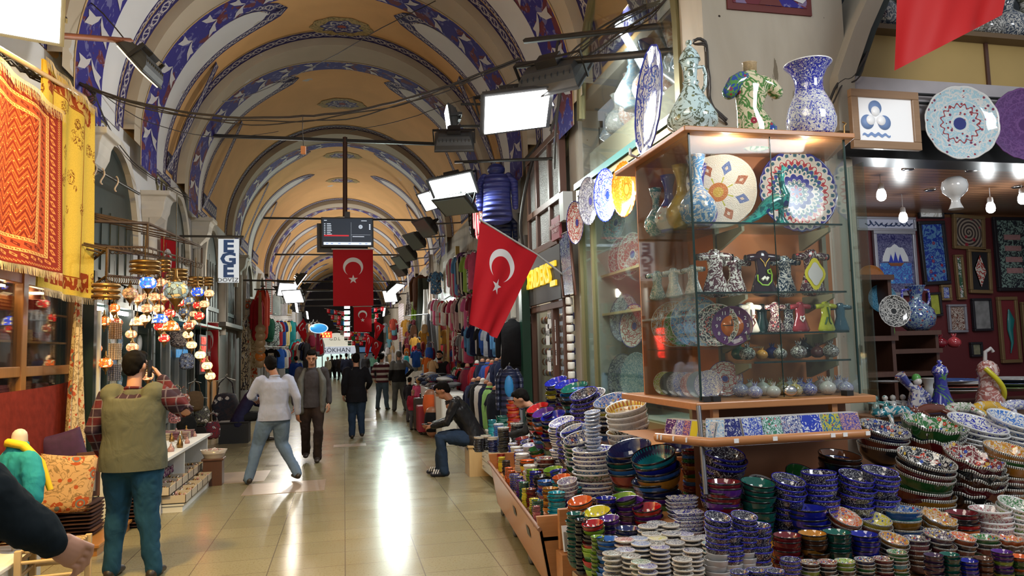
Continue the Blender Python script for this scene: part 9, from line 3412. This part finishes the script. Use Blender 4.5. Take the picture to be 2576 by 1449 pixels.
# white display unit with trinkets
e = empty('white_display_unit', (-2.15, 10.2, 0), 'white display unit with glass trinkets and open box trays behind the vested man', 'display unit')
mb = MB()
mb.box(-.42, .22, -1.35, 1.55, .56, .60)
mb.build('top', WHITE, e, .006)
for y in (-1.33, -.1, 1.5):
 mb = MB()
 mb.box(-.40, .18, y, y+.05, 0, .56)
 mb.build('leg_panel', WHITE, e)
mb = MB()
mb.box(-.42, -.38, -1.35, 1.55, 0, .56)
mb.build('back_panel', WHITE, e)
SILVG = flat('silver_glass', (.55, .50, .42), .12, .8)
for i in range(34):
 x, y = -2.50+random.uniform(0, .5), 8.95+random.uniform(0, 2.7)
 h = random.uniform(.06, .16)
 mb = MB()
 r = random.uniform(.025, .045)
 mb.lathe([(0, 0), (r, 0), (r*1.1, h*.3), (r*.6, h*.6), (r*.25, h*.75), (r*.35, h*.9), (0, h)], 14)
 o = mb.build('glass_bottle', [SILVG, BRASS, flat('trinket_dark', (.12, .07, .06), .2), flat('trinket_rose', (.45, .25, .22), .2)][i % 4], loc=(x, y, .60))
 tag(o, 'small silvery or gilt glass bottle among the trinkets on the white unit', 'bottle', 'trinket bottles on the white unit')
for i in range(16):
 x, y = -2.48+.11*(i % 4), 11.0+.14*(i//4)
 mb = MB()
 for k in range(4):
  mb.cbox((0, 0, .012+.024*k), (.10, .12, .02))
 o = mb.build('jewel_box', flat('jewel_box_%d' % (i % 3), [(.25, .14, .12), (.45, .36, .25), (.18, .06, .08)][i % 3], .5, var=.3), loc=(x, y, .60))
 tag(o, 'flat square compact box in the stacks at the far end of the white unit', 'box', 'compact boxes on the white unit')
PURP = cloth('purple_damask', 0, extra=lambda t: t.mix(t.gt(t.noise(t.tc(), 30, 2, 1.), .55), (.10, .015, .07), (.45, .38, .36)))
for r, (x, z, n, yo) in enumerate([(-2.22, .30, 5, 9.05), (-2.02, .20, 6, 9.1), (-1.86, .10, 7, 9.15), (-2.12, .0, 3, 9.15)]):
 for k in range(n):
  e = empty('open_tray_box', (x, yo+.34*k, z), 'open cream and purple box tray of trinkets, %s along the %s row' % (ORS[k], ['upper', 'middle', 'lower', 'bottom'][r]), 'box')
  mb = MB()
  a, b = .13, .16
  for (x0, x1, y0, y1) in ((-a, a, -b, -b+.006), (-a, a, b-.006, b), (-a, -a+.006, -b, b), (a-.006, a, -b, b)):
   mb.box(x0, x1, y0, y1, 0, .09)
  mb.box(-a, a, -b, b, 0, .006)
  mb.build('tray', flat('cream_box', (.55, .47, .36), .6) if r in (1, 2) else PURP, e)
  mb = MB()
  for j in range(26):
   mb.ball((random.uniform(-.11, .11), random.uniform(-.14, .14), .03+random.uniform(0, .045)), random.uniform(.012, .022), 6, j % 3)
  mb.build('trinkets', [SILVG, flat('trinket_rose', (.45, .25, .22), .2), BRASS], e)['kind'] = 'stuff'
mb = MB()
for k, (x, z) in enumerate(((-2.08, .20), (-1.95, .10), (-2.2, .30))):
 pass
tbl('tray_stand', -2.45, -1.75, 9.0, 11.4, 0, .10, 'low support under the lower trays', WHITE, 'stand')
bx = tbl('tray_step', -2.45, -1.92, 9.05, 11.2, .10, .20, 'middle step under the trays of trinkets', WHITE, 'stand')
tbl('tray_step', -2.45, -2.12, 9.05, 10.8, .20, .30, 'upper step under the trays of trinkets', WHITE, 'stand')
e = empty('bead_basket', PZ(538, 1140, .42), 'plastic basket of pale beads on a little wooden stool', 'basket')
mb = MB()
mb.lathe([(.12, -.06), (.17, .05), (.175, .05), (.12, -.05)], 24, sq=.7)
mb.build('basket', flat('clear_plastic', (.5, .45, .4), .2), e)
mb = MB()
for j in range(70):
 a = random.uniform(0, 6.3)
 r = random.uniform(0, .13)
 mb.ball((r*math.cos(a), r*.7*math.sin(a), .03+.03*(1-r/.13)), .016, 6, j % 2)
mb.build('beads', [SILVG, flat('trinket_rose', (.45, .25, .22), .2)], e)['kind'] = 'stuff'
p = e.location
tbl('small_stool', p.x-.14, p.x+.14, p.y-.12, p.y+.12, 0, p.z-.06, 'little dark wooden stool under the bead basket', WOODD, 'stool')
# bags beyond
for i, (x, y0, y1, X, c, m_, l) in enumerate([(425, 985, 1025, -2.2, (.40, .06, .05), PRINT, 'small red patterned pouch'), (445, 980, 1022, -2.25, (.5, .4, .2), PRINT, 'small gold patterned pouch'), (462, 985, 1022, -2.3, (.30, .10, .06), PRINT, 'small rust patterned pouch'), (490, 970, 1030, -2.4, (.10, .06, .03), CLOTH, 'brown leather satchel'), (440, 1025, 1060, -2.2, (.50, .20, .20), PRINT, 'pink little purse on a green cord'), (508, 1010, 1062, -2.35, (.13, .13, .09), PRINT, 'snakeskin patterned handbag'),
           (535, 1050, 1100, -2.3, (.20, .02, .03), PRINT, 'black bag with a red kilim diamond'), (470, 1030, 1095, -2.45, (.01, .01, .01), CLOTH, 'large black leather bag'), (500, 1060, 1110, -2.4, (.012, .01, .01), CLOTH, 'second black leather bag'), (568, 960, 1060, -2.6, (.03, .035, .05), PRINT, 'dark patterned bag with long black straps'), (452, 810, 870, -2.7, (.30, .24, .2), PRINT, 'cloth bag hanging below the lamps'), (470, 880, 925, -2.75, (.3, .35, .5), PRINT, 'white and blue cloth hanging behind the lamps')]):
 H('bag', x, y0-14, y1+4, X, c, l+' on the left beyond the trinkets', mat=m_, rz=.7, wsc=1.25)
